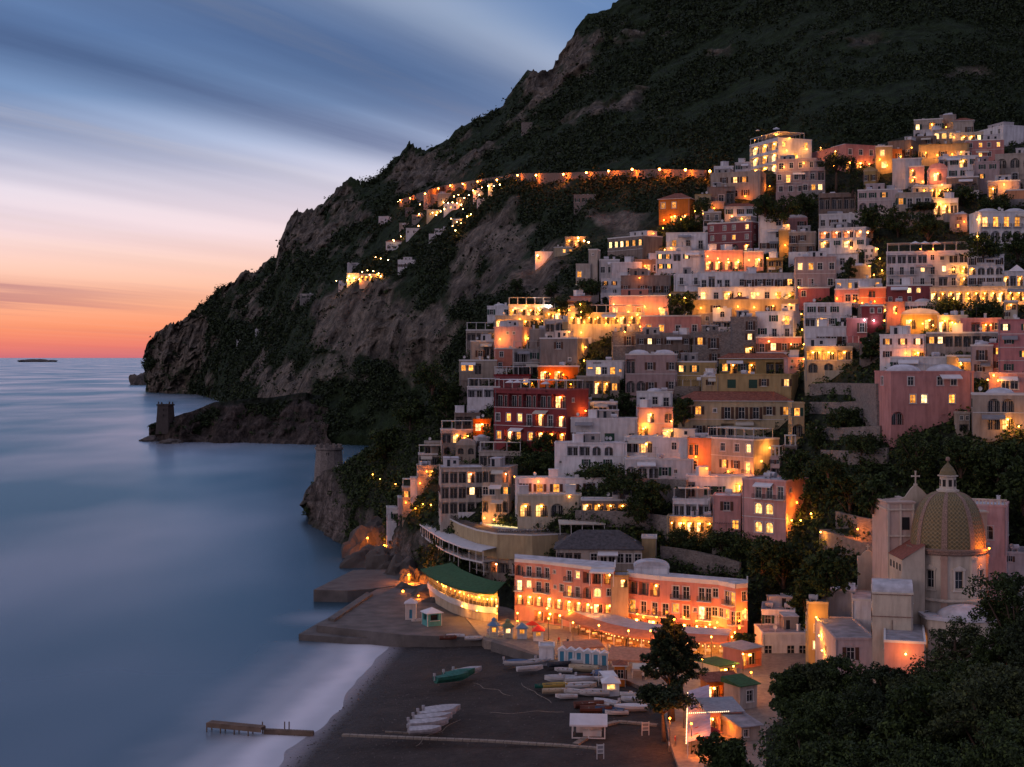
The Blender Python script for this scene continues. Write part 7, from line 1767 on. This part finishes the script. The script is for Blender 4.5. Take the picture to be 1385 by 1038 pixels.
place('''715,815,2.5,y 740,823,2.5,y 770,826,2.5,y 800,822,2,p 862,831,2,o 888,835,2,o 912,838,2,o 942,840,2,o 970,842,2.4,o 1000,840,3.5,o 1008,825,2,o 960,845,2.5,y 925,835,1.5,o 870,835,1.5,o 700,840,3,y 672,830,2,y 1030,184,3,y 1050,183,3,y 1068,187,2,y 1021,190,1.5,o 1064,204,2,y 1078,212,2,y 1091,202,1.5,y 1060,226,1.6,y 1087,221,1.2,y 1110,200,4,p 1130,205,4,p
1041,252,3,o 1008,266,2.5,o 966,282,3,o 908,294,1.2,y 921,297,1.4,y 898,298,1.5,y 940,286,.8,y 951,289,.7,y 897,309,1.6,y 884,316,1.5,o
957,347,2.4,p 971,350,1.6,p 985,351,1.6,p 999,352,2.2,y 1013,352,1.6,y 1027,352,1.6,p 1038,349,1.6,y 990,293,1.2,p 1003,296,1.2,y
1066,305,2,y 1062,332,2.4,y 908,336,1.4,y 899,338,1,p 872,360,2.5,o 865,376,1,o 906,399,1.5,y 926,403,2,y 952,397,1,y
948,417,2,y 972,417,1.6,y 998,415,1.6,y 1020,416,1.6,y 1046,414,1.8,y 1068,412,2.4,y 1000,398,1.3,y 1025,398,1.3,y 1050,398,1.6,y 1068,400,2,y 1080,389,1.6,y
1084,425,2,y 1085,446,2,y 1087,466,2.2,y 1087,486,1.8,y 1108,477,2,y 1126,478,1.6,y 1060,432,1.4,y 1040,462,1,p 1070,466,1,p
830,412,2.4,p 850,422,2.4,y 872,415,2.6,y 892,418,2.4,p 862,426,2,y 775,430,2,y 790,436,1.6,y 805,432,2,y 820,438,1.6,y 836,434,2,y 850,440,1.6,y 866,442,1.6,y 845,449,1.6,y
697,417,2,y 712,414,2,y 728,417,2,y 742,416,3,w 756,420,1.8,y 770,420,2,y 786,422,2,y 703,432,1.6,y 727,432,1.6,y 748,428,1.6,y 785,412,1.6,y
676,459,3.5,y 714,458,3.5,y 770,449,2.2,y 786,450,2.2,y 792,470,2.4,y 790,488,1.6,y 744,506,2,o 762,507,2,o 720,519,3,o 772,520,1.4,o 792,556,2.6,y
873,578,3.4,y 903,584,3,y 880,562,.9,y 908,570,1.4,p 941,618,4,o 956,634,3,o 985,638,2.4,o 1012,636,1.8,o 1041,606,2.8,y 1030,624,1.2,y
1000,662,2.5,y 1071,704,2.2,y 1083,704,2.2,y 1078,680,1.6,o 1097,695,2.4,y 1110,720,1.6,y 925,708,1.8,y 946,708,1.8,y
650,576,2,o 628,592,2.6,o 577,638,1.4,o 568,654,1.2,o 572,682,3,y 583,683,2.4,y 562,688,1.8,o 549,680,1.2,o 504,642,1,y 514,648,.7,y 535,655,1.2,y 696,645,1.2,o 728,652,1.6,o 655,701,2,y 668,703,2,y 770,672,.0001,y
1176,222,3,p 1164,226,2.5,p 1190,216,3,y 1200,224,2.4,y 1233,200,1.2,y 1218,212,1.4,y 1252,207,2,y 1268,210,2,y 1288,209,2,y 1300,206,1.2,y 1237,240,3,p 1248,246,1.8,y 1264,238,3,p 1274,250,2.2,p 1250,258,2,y 1270,262,2,y 1284,285,2.4,y 1272,276,1.8,y
1358,250,4,y 1322,297,3,y 1304,300,2.4,o 1322,320,1.6,y 1290,186,1,y 1280,172,.6,y 1245,337,2.4,o 1262,337,2.4,o 1290,364,2,y 1302,367,1.4,y 1176,360,2,y 1190,350,3,y 1193,366,3,y 1182,372,2,y 1151,335,1.2,y 1187,337,1,y
1270,404,1.2,y 1290,404,1.2,y 1310,404,1.2,y 1330,404,1.2,y 1350,404,1.2,y 1370,404,1.2,y 1384,404,1.2,y 1197,420,3.5,y 1196,434,3.5,y 1212,424,2,o 1156,407,2,o 1132,404,1.4,o 1166,410,2.4,y 1183,408,1.6,o
1230,436,3,y 1248,438,3,y 1262,440,3,y 1278,434,2,y 1292,438,2.6,y 1169,433,.9,w 1182,434,1,w 1225,478,1.4,o 1238,479,1.4,o 1340,440,1.2,y 1336,514,1.4,y 1350,515,1.4,y 1300,493,1,y 1362,575,1.4,y 1378,577,1.4,y 1344,508,1,y
1160,716,2,o 1338,742,3,o 1108,860,3,y 1104,835,2.4,y 1112,880,3,y 1225,885,1.6,p 
600,793,1.2,y 622,801,1.2,y 648,808,1.2,y 665,810,1.2,y 645,826,2.5,y 625,820,2,y 566,806,3,o''')
# waterfront lamps (free-standing, on the paving)
def wlamp(u, v, z, pw, c, hgt=4.2, label='slender iron promenade lamp with glowing globe', grp='promenade lamps'):
    q = G(u, v, z); g = empty('street_lamp', (q.x, q.y, z)); tag(g, label, 'street lamp', grp)
    MB().tube([(0, 0, 0), (0, 0, .5), (0, 0, hgt)], [.12, .07, .05], 8).obj('post', [m_iron], g); link('globe', LMESH[c], g, (0, 0, hgt+.15))
    light((q.x, q.y, z+hgt-.45), pw*380, c)
for a in [(742, 866, 3, 1.8, 'y'), (775, 872, 3, 2.2, 'y'), (810, 876, 3, 2, 'y'), (850, 884, 3, 2, 'y'), (880, 884, 3, 2.0, 'y'), (700, 858, 3, 2.2, 'y'), (672, 848, 3, 2.4, 'y'), (660, 835, 3, 2.4, 'y'), (962, 893, 3, 3, 'y'), (990, 893, 3, 3, 'y'), (1005, 918, 3, 3, 'y'),
          (992, 936, 3, 3, 'y'), (950, 925, 3, 1.6, 'y'), (906, 1012, 3, 2.6, 'o'), (925, 985, 3, 1.6, 'o'), (1016, 945, 3, 1.2, 'o'), (935, 1020, 3, 1.8, 'o'), (1000, 880, 3, 2.4, 'o')]: wlamp(*a)
# lamp washes under awnings and arches: ceiling lamps of those restaurants
for (u, v, z, pw, c) in [(800, 848, 5, 1.6, 'o'), (830, 856, 5, 1.6, 'o'), (862, 861, 5, 1.6, 'o'), (900, 864, 5, 1.6, 'o'), (735, 828, 4.5, 1.6, 'y'), (715, 822, 4.5, 1.6, 'y'), (760, 834, 4.5, 2, 'y'), (955, 868, 5, 1.8, 'y'), (985, 868, 5, 1.8, 'y'), (940, 975, 4.6, 1, 'p'), (938, 945, 4.6, 1, 'p'), (980, 985, 4.4, 1.2, 'o'), (945, 1010, 4.6, 1.6, 'o')]:
    q = G(u, v, z); light((q.x, q.y, z), pw*330, c)
q = P(1196, 726, 262); light((q.x, q.y, q.z), 900, 'o')
# orange lamp at the rock and on the jetty path
for (u, v, D_, pw, lb) in [(520, 738, 410, 8, 'brilliant orange lamp on the rocky corner above the quay'), (553, 778, 372, 6, 'orange lamp over the quay stairs at the rock foot'), (545, 800, 362, 4, 'low orange lamp against the quay rocks'), (497, 728, 425, .8, 'small white lamp high on the dark rocks')]:
    q = P(u, v, D_); r = cast(u, v)
    if r and r[0].y-3 < D_: q = r[0]-r[3]*3
    g = empty('street_lamp', (q.x, q.y, q.z-3.2)); tag(g, lb, 'street lamp'); link('globe', LMESH['o'], g, (0, 0, 3.2), 0, (1.8,)*3); link('post', POST, g, (0, 0, 0)); light((q.x, q.y-.3, q.z-.8), pw*900, 'o')
# coast road lamps on the mountain
m_rg = emit('road_lamp_globe', (1, .30, .04), 60)
me_rg = MB().lathe([(.01, -.6), (.45, -.4), (.6, 0), (.45, .4), (.01, .6)], 8).mesh('globe', [m_rg]); me_rp = MB().tube([(0, 0, -6), (0, 0, 5.4)], .12, 6).mesh('post', [m_iron])
for (u, v, s) in [(555, 268, 1.3), (575, 262, .7), (593, 255, 1), (609, 251, 1.3), (626, 249, 1.3), (646, 246, 1.4), (672, 244, 1.5), (700, 238, .7), (725, 238, 1), (762, 237, 1.6), (793, 235, 1.1), (823, 233, 1.3), (855, 231, 1.6), (892, 231, 1.5), (927, 232, 1.6), (960, 234, 1.3)]:
    r = cast(u, v+3)
    if not r: continue
    q = r[0]-r[3]*10; g = empty('road_lamp', (q.x, q.y, q.z-4)); tag(g, 'orange sodium lamp in the row along the mountain road', 'street lamp', 'orange lamps along the mountain road')
    link('globe', me_rg, g, (0, 0, 6)); link('post', me_rp, g); light((q.x, q.y, q.z+.6), 12500*s, 'r', None, .25)
# small lights of the far hamlet
me_sg = MB().lathe([(.01, -.4), (.3, -.28), (.4, 0), (.3, .28), (.01, .4)], 7).mesh('globe', [emit('hamlet_lamp_globe', (1, .55, .18), 40)])
rnd = random.Random(3); HL = []
HL += [(472, 374), (479, 376), (490, 368), (497, 366), (505, 367), (512, 370), (515, 374), (500, 372), (486, 378), (470, 379), (508, 348), (515, 350), (525, 352), (532, 325), (542, 320), (533, 326), (568, 277), (600, 274), (606, 275), (612, 274), (618, 275), (624, 277), (614, 266), (620, 264), (628, 268), (634, 264), (648, 264), (640, 258), (652, 254), (660, 252), (668, 252), (676, 250), (585, 288), (590, 291), (596, 286), (610, 296), (618, 300), (624, 302), (612, 306), (632, 293), (637, 290), (616, 312), (566, 306), (567, 290), (541, 271), (538, 273), (601, 283), (626, 283), (455, 380), (727, 346), (782, 322), (790, 326), (796, 328)]
for (u, v) in HL:
    r = cast(u, v)
    if not r: continue
    q = r[0]-r[3]*3; g = empty('hamlet_lamp', q); tag(g, 'tiny warm lamp among the far hamlet houses', 'lamp', 'lamps of the far hamlet')
    link('globe', me_sg, g, (0, 0, 0)); 
    if rnd.random() < .62: light((q.x, q.y, q.z-.9), 1500*rnd.uniform(.5, 1.6), 'y' if rnd.random() < .6 else 'o')
# ---------------------------------------------------------------- people on the promenade and terraces
def person_mesh(c1, c2, pose):
    me = bpy.data.meshes.new('person'); a = pose
    vs = [(0, 0, .93), (0, 0, 1.15), (0, 0, 1.38), (0, -.01, 1.50), (0, -.02, 1.62), (0, -.02, 1.72), (.20, 0, 1.38), (.27, -.03, 1.12), (.27, -.12*a, .90), (-.20, 0, 1.38), (-.27, .03, 1.12), (-.26, .12*a, .90), (.10, 0, .88), (.12, -.10*a, .48), (.12, -.02*a, .06), (.12, -.14-.02*a, .03), (-.10, 0, .88), (-.12, .10*a, .48), (-.12, .22*a, .06), (-.12, .1*a-.06, .03)]
    es = [(0, 1), (1, 2), (2, 3), (3, 4), (4, 5), (2, 6), (6, 7), (7, 8), (2, 9), (9, 10), (10, 11), (0, 12), (12, 13), (13, 14), (14, 15), (0, 16), (16, 17), (17, 18), (18, 19)]
    rad = [.15, .14, .17, .055, .10, .085, .065, .048, .035, .065, .048, .035, .10, .065, .045, .035, .10, .065, .045, .035]
    me.from_pydata(vs, es, []); o = bpy.data.objects.new('person', me); COL.objects.link(o)
    md = o.modifiers.new('s', 'SKIN'); sd = o.modifiers.new('d', 'SUBSURF'); sd.levels = sd.render_levels = 1
    for i, q in enumerate(me.skin_vertices[0].data): q.radius = (rad[i]*(1.15 if i < 3 else 1), rad[i]*(.75 if i < 3 else 1)); q.use_root = i == 0
    dg = bpy.context.evaluated_depsgraph_get(); bpy.context.view_layer.update(); m2 = bpy.data.meshes.new_from_object(o.evaluated_get(bpy.context.evaluated_depsgraph_get())); bpy.data.objects.remove(o)
    for m in (c1, c2, m_skin, m_hair): m2.materials.append(m)
    for p_ in m2.polygons:
        z = p_.center.z; x = abs(p_.center.x); y = p_.center.y
        p_.material_index = 3 if (z > 1.66 or (z > 1.56 and y > .02)) else 2 if z > 1.47 or (x > .2 and z < 1.12) else 0 if z > .92 else 1
        p_.use_smooth = True
    return m2
m_skin = simple('skin', (.42, .26, .18), .6, .05); m_hair = simple('dark_hair', (.03, .02, .015), .6, .1)
cw = simple('white_cotton', (.6, .58, .55), .8, .05); cb = simple('navy_cotton', (.03, .04, .08), .8, .05); ck = simple('khaki_cotton', (.22, .17, .11), .8, .05); crd = simple('red_cotton', (.35, .04, .03), .8, .05)
PM = [person_mesh(cw, cb, .6), person_mesh(crd, ck, 1.), person_mesh(cb, cw, .3), person_mesh(cw, ck, 1.1)]
PE = [(870, 921, 0, 'person in white top and navy trousers walking left of the tall pine'), (905, 1017, 3, 'person in white top and khaki trousers near the lane lamp'), (913, 1010, 1, 'person in red top standing by the lane lamp'),
      (756, 872, 1, 'person in red top on the lit promenade left'), (768, 874, 2, 'person in navy top and white trousers on the lit promenade'), (790, 878, 0, 'person in white top on the lit promenade middle'), (824, 882, 3, 'person in white and khaki before the restaurant awning'),
      (840, 884, 1, 'person in red top before the restaurant awning'), (865, 888, 2, 'person in navy top at the right end of the awning'), (965, 905, 0, 'person in white top on the bright square'), (978, 912, 2, 'person in navy top crossing the bright square'), (955, 930, 3, 'person in khaki trousers at the lilac awning top')]
for (u, v, k, lb) in PE:
    q = G(u, v, 2.97); o = link('person', PM[k], None, (q.x, q.y, 2.95), random.uniform(0, 6)); tag(o, lb, 'person')

bpy.context.view_layer.update()
for (u, v, k, lb, gp) in [(1238, 340, 0, 'lamplit parasol on the long white hotel roof', 1), (1251, 340, 0, 'lamplit parasol on the long white hotel roof', 1), (1266, 340, 0, 'lamplit parasol on the long white hotel roof', 1), (700, 528, 1, 'white parasol on the crimson hotel terrace', 2), (712, 528, 1, 'white parasol on the crimson hotel terrace', 2), (690, 528, 1, 'white parasol on the crimson hotel terrace', 2),
   (738, 530, 1, 'white parasol on the crimson hotel terrace', 2), (1025, 182, 0, 'parasol on the floodlit hotel tower roof', 3), (1050, 182, 0, 'parasol on the floodlit hotel tower roof', 3)]:
    r = cast(u, v)
    if r and r[0].y < 900:
        o = link('parasol', me_par if k else me_par, None, r[0]-r[3]*.3); tag(o, lb, 'parasol', lb)

for o in ROOTS:      # weathered unreadable lettering on one parapet
    if o['label'].startswith('white house with lettered parapet'):
        t = MB(); x = o['W']*.18
        for k, wd_ in enumerate((.34, .28, .38, .3, .34)): t.box(x, x+.09, -.05, -.004, o['H']-.75, o['H']-.2); t.box(x+wd_-.09, x+wd_, -.05, -.004, o['H']-.75, o['H']-.2); t.box(x+.1, x+wd_-.1, -.05, -.004, o['H']-(.3 if k % 2 else .52), o['H']-(.2 if k % 2 else .42)); x += wd_+.16
        t.obj('lettering', [m_iron], o)
